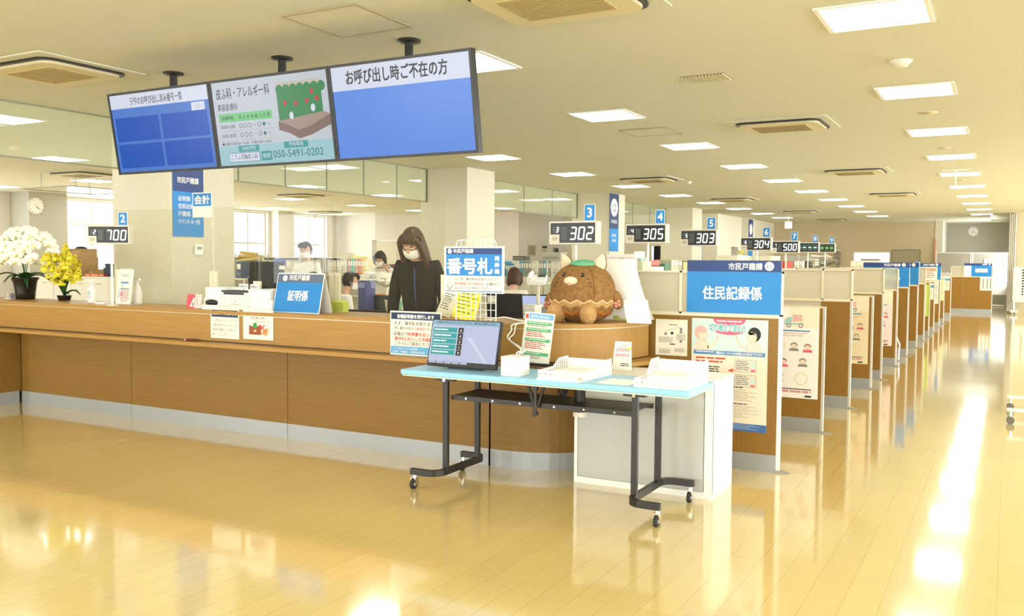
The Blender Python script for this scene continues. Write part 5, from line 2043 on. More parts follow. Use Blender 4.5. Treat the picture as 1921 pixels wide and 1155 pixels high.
def body_pt(a, z, off=0.0):
    """a = 0 faces the viewer; z from 0 to 1"""
    zz = z
    r = BR_ * (max(0.0, 1 - abs((zz - .42) / .60) ** 2.6)) ** .5 if zz > .42 else BR_ * (max(0.0, 1 - abs((zz - .42) / .47) ** 2.3)) ** .5
    r += off
    return (r * math.sin(a), -r * .92 * math.cos(a), BH * zz + off * (zz - .45))


b = MB()
b.grid(lambda u, v: body_pt(2 * PI * u, v), 40, 24, M_PLUSH)
b.build('body', t)


def zig(z0, z1, amp, n, th, m, name):
    g = MB()
    N = n * 8

    def f(u, v):
        a = -PI * .95 + 2 * PI * .95 * u
        s = abs(((u * n) % 1) - .5) * 2
        z = z0 + amp * s + (z1 - z0) * v
        return body_pt(a, z, th * (1 if .02 < v < .98 else .2))
    g.grid(f, N, 3, m)
    return g.build(name, t)


zig(.305, .345, .055, 15, .007, noisy('peach_plush', '#d6ae7c', '#e2bd8c', 40, .95, bump=.25, spec=.1), 'cream_zigzag')
zig(.24, .30, .055, 15, .006, M_PLUSH2, 'tan_zigzag')
zig(.10, .16, .055, 15, .006, M_PLUSHD, 'orange_zigzag')
for s in (-1, 1):
    e = MB()
    EM = T((s * .125 - .0, .0, BH * .93)) @ R(s * .35, 'Y')
    e.ell((0, 0, .03), (.048, .028, .075), M_PCREAM, M=EM, seg=14, rings=10, fn=lambda p: Vector((p.x * (1 - .5 * max(0, p.z) / .075), p.y, p.z)))
    e.ell((0, .016, .03), (.05, .026, .078), M_PLUSH, M=EM, seg=14, rings=10, fn=lambda p: Vector((p.x * (1 - .5 * max(0, p.z) / .078), p.y, p.z)))
    e.build('ear', t)
    q = Vector(body_pt(s * .36, .80, .003))
    MB().ell(q, (.014, .009, .016), mat('#14100d', .15), seg=12, rings=8).ell(q + Vector((s * -.003 - .004, -.008, .006)), (.003, .002, .003), M_WHITE, seg=6, rings=4).build('eye', t)
    w_ = MB()
    for k in range(3):
        a0 = Vector(body_pt(s * (.50 + .05 * k),   .73 - .055 * k, .003))
        a1 = Vector(body_pt(s * (.62 + .02 * k), .745 - .075 * k, .003))
        w_.tube([a0, a1], .0022, M_INK, 5)
    w_.build('whiskers', t)
    ft = MB()
    FM = T((s * .135, -.215, .075)) @ R(s * .35, 'Z') @ R(math.radians(-14), 'X')
    ft.ell((0, .03, 0), (.062, .085, .078), M_PLUSH2, M=FM, seg=18, rings=12)
    ft.build('foot', t)
    ar = MB()
    AM = (T((.246, .045, .165)) @ R(.5, 'Z') @ R(-.3, 'Y')) if s > 0 else (T((-.232, -.06, .15)) @ R(.35, 'Y'))
    ar.ell((0, 0, 0), (.045, .05, .072), M_PLUSH, M=AM, seg=14, rings=10)
    am = ar.build('arm', t)
    pd = MB()
    for (dx, dz) in ((-.015, -.02), (.008, -.012), (-.02, -.042), (.004, -.038)):
        pd.ell((dx, -.045, dz), (.011, .008, .012), mat('#e39a84', .8), M=AM, seg=8, rings=6)
    pd.build('paw_pad', am)
MB().ell(body_pt(0, .70, .012), (.052, .03, .030), M_PCREAM, seg=18, rings=12).build('muzzle', t)
q = Vector(body_pt(0, .645, .03))
MB().ell(q, (.012, .012, .014), mat('#e8a08a', .8), seg=10, rings=8).build('tongue', t)
hm = MB(T((0.01, -.02, BH * 1.005)) @ R(.12, 'X') @ R(.06, 'Y'))
hm.lathe([(0, .02), (.05, .018), (.085, .01), (.10, -.004), (.09, -.014), (0, -.01)], noisy('green_felt', '#5fae86', '#77c49a', 30, .9), seg=14)
hm.build('cap', t)
sd = MB()
sd.tube([body_pt(.72, .16 + .05 * k, .001) for k in range(17)], .0016, mat('#6d4a2a', .9), 5)
sd.build('seam', t)

# ------------------------------------------------------------------ people


def skin_mesh(verts, edges, radii, root=0, sub=2):
    """one continuous tapering surface grown over a chain of joints"""
    me = bpy.data.meshes.new('sk')
    me.from_pydata([tuple(v) for v in verts], edges, [])
    bm = bmesh.new()
    bm.from_mesh(me)
    ly = bm.verts.layers.skin.verify()
    bm.verts.ensure_lookup_table()
    for v, r in zip(bm.verts, radii):
        v[ly].radius = r if isinstance(r, (tuple, list)) else (r, r)
        v[ly].use_root = False
    bm.verts[root][ly].use_root = True
    bm.to_mesh(me)
    bm.free()
    o = bpy.data.objects.new('sk', me)
    COL.objects.link(o)
    o.modifiers.new('s', 'SKIN').use_smooth_shade = True
    m = o.modifiers.new('ss', 'SUBSURF')
    m.levels = m.render_levels = sub
    dg = bpy.context.evaluated_depsgraph_get()
    ev = o.evaluated_get(dg).to_mesh()
    vs = [tuple(v.co) for v in ev.vertices]
    fs = [tuple(p.vertices) for p in ev.polygons]
    bpy.data.objects.remove(o)
    bpy.data.meshes.remove(me)
    return vs, fs


def person(label, loc, rz, sit, top_m, pants_m, hair_m, hair='short', lean=0.0, pitch=0.0, yaw=0.0, mask=True, arms='down', group=None, scale=1.0, tie=None, collar=None, headdx=0.0):
    t = thing('person', label, 'person', loc, rz, group)
    t.scale = (scale, scale, scale)
    pz = .56 if sit else .93
    dz = pz - .93
    LM = T((0, 0, pz)) @ R(lean, 'X') @ T((0, 0, -pz))
    U = lambda x, y, z: LM @ Vector((x, y, z + dz))
    pel = Vector((0, 0, pz))
    V = {'pel': pel, 'waist': U(0, 0, 1.06), 'chest': U(0, .005, 1.26), 'nb': U(0, .005, 1.42), 'neck': U(0, -.012, 1.49)}
    sh = {s: U(s * .155, .01, 1.385) for s in (-1, 1)}
    el, wr, pa = {}, {}, {}
    for s in (-1, 1):
        if arms == 'desk':
            el[s] = U(s * .20, -.06, 1.13)
            wr[s] = U(s * .15, -.28, 1.06)
        elif arms == 'phone' and s == 1:
            el[s] = U(s * .24, -.12, 1.18)
            wr[s] = U(s * .13, -.11, 1.44)
        else:
            el[s] = U(s * .215, -.02, 1.10)
            wr[s] = U(s * .19, -.22, .98)
        d = (wr[s] - el[s]).normalized()
        pa[s] = wr[s] + d * .075
    hip = {s: Vector((s * .085, 0, pz - .03)) for s in (-1, 1)}
    if sit:
        kn = {s: Vector((s * .11, -.42, .54)) for s in (-1, 1)}
        an = {s: Vector((s * .11, -.40, .09)) for s in (-1, 1)}
    else:
        kn = {s: Vector((s * .09, -.02, .49)) for s in (-1, 1)}
        an = {s: Vector((s * .09, .03, .09)) for s in (-1, 1)}
    toe = {s: an[s] + Vector((0, -.15, -.05)) for s in (-1, 1)}
    HM = LM @ T((headdx, -.02, 1.50 + dz)) @ R(yaw, 'Z') @ R(pitch, 'X')
    hc = HM @ Vector((0, -.012, .105))
    jaw = HM @ Vector((0, -.04, .04))
    crown = HM @ Vector((0, .002, .165))
    vs, es, rs = [], [], []

    def add(p, r, par=None):
        vs.append(p)
        rs.append(r)
        if par is not None:
            es.append((par, len(vs) - 1))
        return len(vs) - 1
    i0 = add(pel, (.15, .11))
    i1 = add(V['waist'], (.125, .09), i0)
    i2 = add(V['chest'], (.122, .082), i1)
    i3 = add(V['nb'], (.062, .05), i2)
    i4 = add(V['neck'], (.05, .05), i3)
    i5 = add(hc, (.072, .088), i4)
    add(crown, (.058, .066), i5)
    for s in (-1, 1):
        a = add(sh[s], .05, i2)
        b = add(el[s], .037, a)
        c = add(wr[s], .026, b)
        p = add(pa[s], (.036, .016), c)
        d = (pa[s] - wr[s]).normalized()
        side = d.cross(Vector((0, 0, 1))).normalized()
        for k in range(4):
            off = side * (k - 1.5) * .017
            f1 = add(pa[s] + d * .035 + off + Vector((0, 0, -.004)), .0085, p)
            f2 = add(pa[s] + d * (.062 + (.008 if k in (1, 2) else 0)) + off + Vector((0, 0, -.02)), .0075, f1)
            add(pa[s] + d * (.074 + (.012 if k in (1, 2) else 0)) + off + Vector((0, 0, -.042)), .0065, f2)
        tb = add(wr[s] + d * .045 - side * s * .034 + Vector((0, 0, -.012)), .010, c)
        add(wr[s] + d * .085 - side * s * .042 + Vector((0, 0, -.03)), .008, tb)
        h = add(hip[s], .085, i0)
        k_ = add(kn[s], .055, h)
        q = add(an[s], .036, k_)
        add(toe[s], (.04, .025), q)
    v_, f_ = skin_mesh(vs, es, rs, 0, 2)
    b = MB().add(v_, f_, M_SKIN, True)
    # face: cranium, jaw, nose, eyes, ears, mouth
    b.ell((0, -.012, .115), (.076, .092, .105), M_SKIN, M=HM, seg=22, rings=16, fn=lambda p: Vector((p.x * (1 - .28 * max(0, -p.z) / .105), p.y * (1 - .12 * max(0, -p.z) / .105), p.z)))
    b.ell((0, -.105, .092), (.012, .016, .022), M_SKIN, M=HM, seg=10, rings=8)
    for s in (-1, 1):
        b.ell((s * .031, -.092, .118), (.014, .010, .007), M_WHITE, M=HM, seg=10, rings=6)
        b.ell((s * .031, -.099, .117), (.006, .005, .006), M_INK, M=HM, seg=8, rings=6)
        b.ell((s * .031, -.094, .136), (.018, .007, .004), hair_m, M=HM, seg=10, rings=6)
        b.ell((s * .075, .0, .105), (.010, .022, .032), M_SKIN, M=HM, seg=10, rings=8)
    b.ell((0, -.092, .058), (.022, .010, .007), mat('#b5685c', .5), M=HM, seg=12, rings=6)
    b.build('body', t)
    # clothes
    vs, es, rs = [], [], []
    e = .016
    i0 = add(pel + Vector((0, 0, .0)), (.165, .125))
    i1 = add(V['waist'], (.15, .112), i0)
    i2 = add(V['chest'], (.165, .122), i1)
    add(U(0, .002, 1.415), (.098, .082), i2)
    for s in (-1, 1):
        a = add(sh[s], .066, i2)
        bb = add(el[s], .054, a)
        add(wr[s] - (wr[s] - el[s]).normalized() * .02, .042, bb)
    v_, f_ = skin_mesh(vs, es, rs, 0, 2)
    MB().add(v_, f_, top_m, True).build('shirt', t)
    vs, es, rs = [], [], []
    i0 = add(pel, (.16, .122))
    for s in (-1, 1):
        h = add(hip[s], .098, i0)
        k_ = add(kn[s], .07, h)
        add(an[s] + Vector((0, 0, .03)), .055, k_)
    v_, f_ = skin_mesh(vs, es, rs, 0, 2)
    MB().add(v_, f_, pants_m, True).build('trousers', t)
    for s in (-1, 1):
        MB().ell(an[s] + Vector((0, -.07, -.045)), (.045, .13, .045), M_BLACK, seg=12, rings=8).build('shoe', t)
    if collar:
        MB().ell((0, 0, 1.43), (.07, .06, .03), collar, M=T((0, 0, dz)) if not lean else LM @ T((0, 0, dz)), seg=14, rings=6).build('collar', t)
    # hair: a cap over the skull, longer styles fall from it
    h = MB()

    def cap(p):
        # open the face
        if p.y < -.03 and p.z < .052:
            f = min(1, (-p.y - .03) / .05)
            return Vector((p.x * (1 + .02 * f), p.y + .075 * f + .01, p.z + .012 * f))
        return p
    h.ell((0, .006, .128), (.089, .105, .112), hair_m, M=HM, seg=26, rings=18, fn=cap)
    if hair in ('long', 'bob'):
        Lh = .33 if hair == 'long' else .10
        if hair == 'long' and sit:
            Lh = .22

        def sheet(u, v):
            a = math.radians(-128 + 256 * u)      # 0 at the back of the head, open at the face
            r0 = .092 + .012 * math.sin(v * PI) - .012 * v
            z = .145 - (Lh + .05) * v
            fl = 1 + .16 * v * (hair == 'long')
            return tuple(HM @ Vector((r0 * math.sin(a) * fl, .004 + (r0 + .008) * math.cos(a) * (1 - .1 * v), z)))
        h.grid(sheet, 30, 12, hair_m)

        def inner(u, v):
            a = math.radians(128 - 256 * u)
            z = .145 - (Lh + .05) * v
            fl = 1 + .16 * v * (hair == 'long')
            r0 = .080 + .012 * math.sin(v * PI) - .012 * v
            return tuple(HM @ Vector((r0 * math.sin(a) * fl, .002 + (r0 + .006) * math.cos(a) * (1 - .1 * v), z)))
        h.grid(inner, 30, 12, hair_m)
        for s in (-1, 1):
            h.tube([HM @ Vector((s * .05, -.066, .205)), HM @ Vector((s * .082, -.06, .15)), HM @ Vector((s * .094, -.052, .05)), HM @ Vector((s * .10, -.055, -.06)), HM @ Vector((s * .09, -.06, -.06 - .6 * Lh))] if hair == 'long' else
                   [HM @ Vector((s * .05, -.066, .205)), HM @ Vector((s * .082, -.056, .15)), HM @ Vector((s * .09, -.04, .05)), HM @ Vector((s * .082, -.02, -.0))],
                   [.02, .026, .026, .024, .008] if hair == 'long' else [.02, .024, .022, .008], hair_m, 8)
    # fringe
    for k in range(7):
        u = -.06 + .02 * k
        h.tube([HM @ Vector((u * .6, -.055, .222)), HM @ Vector((u, -.093, .19)), HM @ Vector((u * 1.12, -.098, .152 - .008 * (k % 2)))], [.016, .016, .004], hair_m, 6)
    h.build('hair', t)
    if mask:
        m = MB()

        def mk(u, v):
            a = math.radians(-82 + 164 * u)
            z = .098 - .082 * v
            r = .083 * (1 - .10 * v)
            y = -(.098 + .018 * math.sin(v * PI)) * math.cos(a) ** .85 - .008
            return tuple(HM @ Vector((r * math.sin(a), y, z)))
        m.grid(mk, 16, 8, mat('#f4f4f4', .8))
        m.build('face_mask', t)
        for s in (-1, 1):
            MB().tube([HM @ Vector((s * .079, -.03, .09)), HM @ Vector((s * .085, .0, .125)), HM @ Vector((s * .086, .015, .11)), HM @ Vector((s * .080, -.015, .04))], .0018, M_WHITE, 5).build('mask_strap', t)
    if tie:
        MB().tube([U(0, -.105, 1.40), U(0, -.135, 1.25), U(0, -.13, 1.08)], [.006, .008, .004], tie, 6).build('lanyard', t)
    return t


M_BLKCL = noisy('black_cloth', '#15120f', '#221d19', 25, .85)
M_WHTCL = noisy('white_cloth', '#efece2', '#f7f4ec', 25, .85)
M_GRYCL = noisy('grey_cloth', '#6d6d70', '#7b7b7e', 25, .85)
M_BGECL = noisy('cream_cloth', '#ece3d0', '#f5eedd', 25, .85)
M_NAVYT = noisy('navy_trousers', '#20263c', '#2b3350', 25, .85)

W1 = at_y(790, 560, 6.52)
person('standing woman in black with long dark hair and white mask, looking down at the counter', (W1.x, 6.52, 0), .36, False, M_BLKCL, M_BLKCL, M_HAIRD, 'long', lean=.26, pitch=.40, yaw=-.22, arms='down', tie=mat('#2f3a78', .5), scale=1.06)
q = at_d(576, 470, 13.2)
person('dark-haired masked man in a pale shirt standing at the binder shelves by the window', (q.x, q.y, 0), .25, False, M_WHTCL, M_NAVYT, M_HAIR, 'short', pitch=.15, scale=1.02, collar=M_WHTCL)
q = at_d(722, 480, 14.0)
person('masked woman with black hair bending over a desk, behind the woman in black', (q.x, q.y, 0), .3, False, M_WHTCL, M_BLKCL, M_HAIR, 'bob', lean=.25, pitch=.2, arms='phone', scale=.97)
SEATED = []
for px, py, d, rz, lb, top, hm, hs, sc_ in (
        (640, 520, 11.6, 2.5, 'seated person in a white shirt with short black hair, seen from behind', M_WHTCL, M_HAIR, 'short', 1.0),
        (962, 520, 12.0, 3.5, 'seated woman in a cream top with brown bob, seen from behind beside the wire rack', M_BGECL, M_HAIRB, 'bob', 1.05),
        (572, 505, 10.8, 2.9, 'seated person of whom only dark hair shows above the sloping blue sign', M_GRYCL, M_HAIR, 'short', 1.0),
        (470, 512, 12.5, 1.2, 'seated brown-haired person half hidden between black monitors', M_GRYCL, M_HAIRB, 'short', .97)):
    q = at_d(px, py, d)
    person(lb, (q.x, q.y, 0), rz, True, top, M_NAVYT, hm, hs, lean=.12, pitch=.12, mask=hs == 'short', arms='desk', scale=sc_)
    SEATED.append((q.x, q.y, rz))

# ------------------------------------------------------------------ office furniture and clutter behind the counter
def carcass(label, name, cat, x0, x1, y0, y1, z1, m, group=None, doors=2, z0=0, face='y'):
    t = thing(name, label, cat, ((x0 + x1) / 2, (y0 + y1) / 2, z0), 0, group)
    w, d, h = x1 - x0, y1 - y0, z1 - z0
    MB().box(-w / 2, w / 2, -d / 2 + .02, d / 2, .0, h - .025, m).build('carcass', t)
    MB().box(-w / 2, w / 2, -d / 2, d / 2, h - .025, h, m).build('top', t)
    for k in range(doors):
        a, b_ = -w / 2 + w * k / doors + .004, -w / 2 + w * (k + 1) / doors - .004
        dr = MB().box(a, b_, -d / 2, -d / 2 + .02, .06, h - .03, m).build('door', t)
        MB().box((a + b_) / 2 - .06, (a + b_) / 2 + .06, -d / 2 - .012, -d / 2, h - .13, h - .115, mat('#c9b87a', .4, .4)).build('handle', dr)
    return t


M_CABC = mat('#e4e2d4', .5, name='cream_steel')
# low cabinets along the left, behind the orchids
yl = 10.0
for k, nm in enumerate(('leftmost', 'second', 'third', 'fourth')):
    x1 = -11.9 - 1.0 * (3 - k)
    carcass('low cream cabinet behind the orchids, %s' % ('leftmost of four' if k == 0 else '%s of four from the left' % nm), 'filing_cabinet', 'cabinet', x1 - .998, x1, yl, yl + .45, 1.19, M_CABC, 'low cabinets behind the orchids')
ZL = 1.19


def on(px, d_y, z):
    return at_y(px, 480, d_y).x, d_y, z


M_CARD = noisy('cardboard', '#a8875a', '#b59466', 12, .85)
for nm, lb, px0, px1, dz, h, y in (('carton', 'tall brown carton standing behind the yellow orchid', 141, 168, 0, .34, yl + .2), ('carton', 'brown carton lying on the tall carton behind the yellow orchid', 139, 166, .34, .14, yl + .2),
                                   ('carton', 'small flat brown carton right of the tall cartons', 182, 192, 0, .12, yl + .3)):
    x0, x1 = at_y(px0, 480, y).x, at_y(px1, 480, y).x
    t = thing(nm, lb, 'box', ((x0 + x1) / 2, y, ZL + dz))
    w = x1 - x0
    MB().box(-w / 2, w / 2, -.17, .17, 0, h, M_CARD).build('box', t)
    MB().box(-w / 2 - .001, w / 2 + .001, -.171, -.17, h - .03, h - .005, mat('#8d6f45', .8)).build('flap', t)
t = thing('cloth_bundle', 'dark rounded bundle on top of the brown cartons', 'bundle', (at_y(152, 457, yl + .2).x, yl + .2, ZL + .48))
MB().ell((0, 0, 0.0), (.11, .1, .045), M_BLACK).build('bundle', t)
q = at_y(198, 510, yl + .15)
t = thing('plant_pot', 'small black pot on the low cabinets near the display reading 700', 'pot', (q.x, yl + .2, ZL))
MB().lathe([(.05, 0), (.07, .06), (.075, .15), (.065, .15), (0, .13)], M_BLACK).build('pot', t)
MB().ell((0, 0, .18), (.03, .03, .05), mat('#6b5a40', .8)).build('stem', t)
t = thing('storage_bin', 'navy bin on the low cabinets just left of the first pillar', 'bin', (at_y(212, 510, yl + .2).x, yl + .2, ZL))
MB().box(-.07, .07, -.1, .1, 0, .22, mat('#24304a', .6)).build('bin', t)
MB().box(-.075, .075, -.105, .105, .2, .22, mat('#1c2438', .6)).build('rim', t)
for k, (p0, p1, c_) in enumerate(((168, 178, '#a8352c'), (178, 194, '#c24a26'), (194, 204, '#8c2a2a'))):
    x0, x1 = at_y(p0, 480, yl + .12).x, at_y(p1, 480, yl + .12).x
    t = thing('red_box', ('dark red flat box', 'orange-red flat box', 'maroon flat box')[k] + ' on the low cabinets under the display reading 700', 'box', ((x0 + x1) / 2, yl + .1, ZL))
    MB().box(-(x1 - x0) / 2 + .003, (x1 - x0) / 2 - .003, -.08, .08, 0, .05, mat(c_, .6)).build('box', t)
    MB().box(-(x1 - x0) / 2 + .012, (x1 - x0) / 2 - .012, -.0805, -.08, .012, .038, mat('#e0a060', .6)).build('band', t)
t = thing('desk_camera', 'thin black stand with a small head on the low cabinets', 'stand', (at_y(172, 480, yl + .3).x, yl + .3, ZL))
MB().cyl((0, 0, 0), (0, 0, .36), .006, M_BLACK).build('rod', t)
MB().box(-.04, .04, -.04, .04, 0, .06, M_BLACK).build('base', t)
MB().box(-.05, .05, -.03, .03, .36, .41, mat('#44505c', .5)).build('head', t)


# desks and chairs of the staff
def desk(label, x, y, w=1.5, d=.7, rz=0):
    t = thing('office_desk', label, 'desk', (x, y, 0), rz, 'office desks')
    MB().box(-w / 2, w / 2, -d / 2, d / 2, .69, .72, M_CREAM).build('desk_top', t)
    for s in (-1, 1):
        MB().box(s * w / 2 - (.03 if s > 0 else 0), s * w / 2 + (0 if s > 0 else .03), -d / 2 + .03, d / 2 - .03, 0, .69, mat('#d7d3c4', .5)).build('side_panel', t)
    MB().box(-w / 2 + .03, w / 2 - .03, d / 2 - .05, d / 2 - .03, .25, .69, mat('#d7d3c4', .5)).build('modesty_panel', t)
    return t


def office_chair(label, loc, rz, m=None):
    m = m or mat('#141416', .75)
    t = thing('office_chair', label, 'chair', loc, rz, 'office chairs')
    MB().rbox(-.23, .23, -.23, .23, .43, .49, .06, m).build('seat', t, bevel=.01)
    MB().rbox(-.22, .22, .22, .27, .58, 1.02, .06, m, 'y').build('backrest', t, bevel=.01)
    MB().tube([(0, .1, .44), (0, .27, .46), (0, .29, .62)], .02, M_BLACK).build('back_bar', t)
    MB().cyl((0, 0, .1), (0, 0, .44), .025, M_BLACK).build('gas_column', t)
    for k in range(5):
        a = 2 * PI * k / 5
        lg = MB().tube([(0, 0, .12), (.28 * math.cos(a), .28 * math.sin(a), .08)], [.025, .015], M_BLACK).build('leg', t)
        MB().ell((.28 * math.cos(a), .28 * math.sin(a), .03), (.025, .025, .03), M_BLACK, seg=10, rings=8).build('caster', lg)
    for s in (-1, 1):
        MB().tube([(s * .22, .1, .46), (s * .27, .1, .5), (s * .27, .1, .66)], .012, M_BLACK).rbox(s * .27 - .03, s * .27 + .03, -.14, .14, .66, .69, .02, M_BLACK).build('armrest', t)
    return t


def monitor(label, loc, rz, w=.5, h=.31, lit=False, tilt=-.1, grp=None):
    t = thing('computer_monitor', label, 'monitor', loc, rz, grp)
    M = T((0, 0, .12)) @ R(tilt, 'X')
    MB(M).rbox(-w / 2, w / 2, 0, .03, 0, h, .008, M_BLACK, 'y').build('casing', t)
    MB(M).rect(-w / 2 + .015, w / 2 - .015, .02, h - .015, scr('#b9c4ea', .9) if lit else mat('#0e0e10', .25), 1).build('screen', t)
    MB().box(-.11, .11, -.06, .12, 0, .012, M_BLACK).cyl((0, .05, .01), (0, .05, .22), .018, M_BLACK).build('stand', t)
    return t


def bind(lb, x, y, z, w, d, h, m, rz=0, group=None, ml=None):
    b = MB().box(-w / 2, w / 2, 0, d, 0, h, m)
    b.rect(-w * .35, w * .35, h * .55, h * .85, ml or M_PAPER, 1, st=.001)
    b.disc(0, h * .25, w * .25, mat('#8a8578', .6), 1, st=.001, seg=8)
    o = b.build('binder', None, (x, y, z))
    o.rotation_euler = (0, 0, rz)
    return tag(o, lb, 'binder', group)


rb = random.Random(5)
# ---- staff desks right behind the counter
desk('cream office desk in front of the person in the white shirt', -6.95, 10.0, 1.3, .66)
desk('cream office desk behind the woman in black', -5.72, 8.2, 1.3, .72)
desk('cream office desk with white telephone beside the plush toy', -4.55, 8.55, 1.0, 1.2)
desk('cream office desk left, behind the black monitors', -8.45, 8.35, 1.0, .8)
desk('cream office desk beyond the seated woman in the cream top', -6.2, 11.4, 1.2, .66)
for (x, y, rz), lb in zip(SEATED, ('black office chair under the person in the white shirt', 'black office chair under the woman in the cream top',
                                   'black office chair under the person behind the sloping blue sign', 'black office chair under the brown-haired person at the monitors')):
    office_chair(lb, (x, y, -.01), rz)
office_chair('empty black office chair nearest behind the lime slip box', (-6.45, 7.42, 0), 2.9)
office_chair('empty black office chair just left of the woman in black', (-5.52, 7.15, 0), 3.3)
# laptop and slips on the counter's staff side, right of the wire rack
t = thing('staff_shelf', 'low cream staff shelf behind the curved counter end', 'shelf', (-3.9, 7.1, 0))
MB().box(-.4, .4, -.40, .45, .94, .97, M_CREAM).build('shelf_top', t)
for s in (-.38, .35):
    MB().box(s, s + .03, -.35, .4, 0, .94, M_CREAM).build('side_panel', t)
q = at_y(948, 575, 6.85)
t = thing('laptop', 'open black laptop seen from behind, right of the wire rack', 'laptop', (q.x, 6.85, .97), .1)
MB(R(.12, 'X')).box(-.17, .17, -.004, .008, 0.012, .25, M_BLACK).build('lid', t)
MB().box(-.17, .17, 0, .24, 0, .014, M_BLACK).build('base', t)
MB(R(.12, 'X')).rect(-.16, -.08, .17, .22, M_PAPER, 9, st=.001).build('sticker', t)
q = at_d(1012, 574, 7.9)
t = thing('receipt_printer', 'grey desk printer left of the plush toy', 'printer', (q.x, 7.3, .97))
MB().rbox(-.08, .08, -.1, .1, 0, .12, .02, M_GREYP).build('body', t, bevel=.004)
MB().box(-.12, .10, -.14, -.1, 0, .02, M_BLACK).build('tray', t)
q = at_y(985, 562, 8.15)
t = thing('desk_riser', 'small cream riser under the slotted basket', 'riser', (q.x, 8.15, .72), .0)
MB().box(-.18, .18, -.14, .14, .23, .25, M_CREAM).build('top', t)
for s in (-1, 1):
    MB().box(s * .17 - .01, s * .17 + .01, -.13, .13, 0, .23, M_CREAM).build('side_panel', t)
t = thing('letter_tray', 'white slotted basket of papers behind the laptop', 'tray', (q.x, 8.15, .97), .05)
m = MB().box(-.16, .16, -.12, .12, 0, .006, M_WHITE)
for k in range(9):
    m.box(-.16 + k * .038, -.148 + k * .038, -.123, -.12, 0, .08, M_WHITE)
m.box(-.16, .16, -.123, -.12, .07, .085, M_WHITE).box(-.16, .16, .12, .123, 0, .085, M_WHITE).box(-.163, -.16, -.12, .12, 0, .085, M_WHITE).box(.16, .163, -.12, .12, 0, .085, M_WHITE)
m.build('basket', t)
MB().box(-.14, .14, -.1, .1, .006, .06, M_PAPER).build('papers', t)
# telephone on its arm, monitor behind it
q = at_y(1008, 530, 8.5)
t = thing('telephone', 'white desk telephone on a raised stand left of the plush toy', 'telephone', (q.x, q.y, .72), .3)
zt = q.z - .72
MB().cyl((0, .05, 0), (0, .05, zt), .02, M_CREAM).box(-.12, .12, -.08, .14, zt - .012, zt, M_CREAM).build('stand', t)
MB(T((0, 0, zt)) @ R(.35, 'X')).rbox(-.1, .1, -.1, .1, .01, .05, .02, M_WHITE).build('base', t, bevel=.004)
MB(T((0, 0, zt)) @ R(.35, 'X')).tube([(-.07, -.09, .075), (-.075, 0, .095), (-.07, .09, .075)], [.024, .016, .024], M_WHITE, 10).build('handset', t)
MB(T((0, 0, zt)) @ R(.35, 'X')).box(.0, .08, .04, .09, .05, .06, mat('#3d444a', .4)).build('display', t)
q = at_y(998, 548, 8.92)
monitor('lit monitor under the white telephone', (q.x, 8.92, .72), .2, .44, .29, True)
# monitors left
q = at_y(497, 505, 8.5)
t = thing('desk_riser', 'grey riser lifting the large dark monitor', 'riser', (q.x, 8.5, .72))
MB().box(-.16, .16, -.12, .16, .22, .24, M_GREYP).build('top', t)
for s in (-1, 1):
    MB().box(s * .15 - .01, s * .15 + .01, -.11, .15, 0, .22, M_GREYP).build('side_panel', t)
tm = monitor('large dark monitor left of the sloping blue sign', (q.x, 8.5, .96), .35, .46, .40, False, -.15)
MB(T((0, 0, .12)) @ R(-.15, 'X')).box(.17, .25, -.004, -.001, .30, .35, M_PAPER).build('sticky_note', tm)
q = at_y(492, 530, 8.08)
monitor('low dark monitor behind the white cash machine', (q.x, 8.08, .72), .3, .42, .3, False, -.1)

# ---- binder cabinets under the office windows
ys = 14.6
xb0, xb1 = at_y(436, 490, ys).x, at_y(655, 490, ys).x
n = 5
for k in range(n):
    a, b_ = xb0 + (xb1 - xb0) * k / n, xb0 + (xb1 - xb0) * (k + 1) / n
    t = thing('bookcase', 'open cream binder bookcase, %s from the left under the office windows' % ORD[k], 'bookcase', ((a + b_) / 2, ys, 0), 0, 'binder bookcases')
    w = b_ - a - .05
    for s in (-1, 1):
        MB().box(s * w / 2 - .012, s * w / 2 + .012, 0, .35, 0, 1.56, M_CABC).build('side_panel', t)
    for z in (.05, .42, .80, 1.18, 1.54):
        MB().box(-w / 2 + .012, w / 2 - .012, 0, .35, z, z + .02, M_CABC).build('shelf', t)
    MB().box(-w / 2, w / 2, .34, .35, 0, 1.56, M_CABC).build('back_panel', t)
    x = a + .06
    i = 0
    while x < b_ - .13:
        wd = rb.choice((.05, .06, .08))
        cm = rb.choice(('#e7e0c6', '#dcd6bd', '#cfcbb5', '#e9e4d2', '#d9d3bf'))
        bind('cream document binder standing in the %s bookcase under the office windows' % ORD[k], x + wd / 2, ys + .03, 1.2, wd - .004, .27, .30, mat(cm, .7), 0, 'binders under the office windows, bookcase %d' % (k + 1))
        x += wd + rb.choice((0, 0, .01))
        i += 1
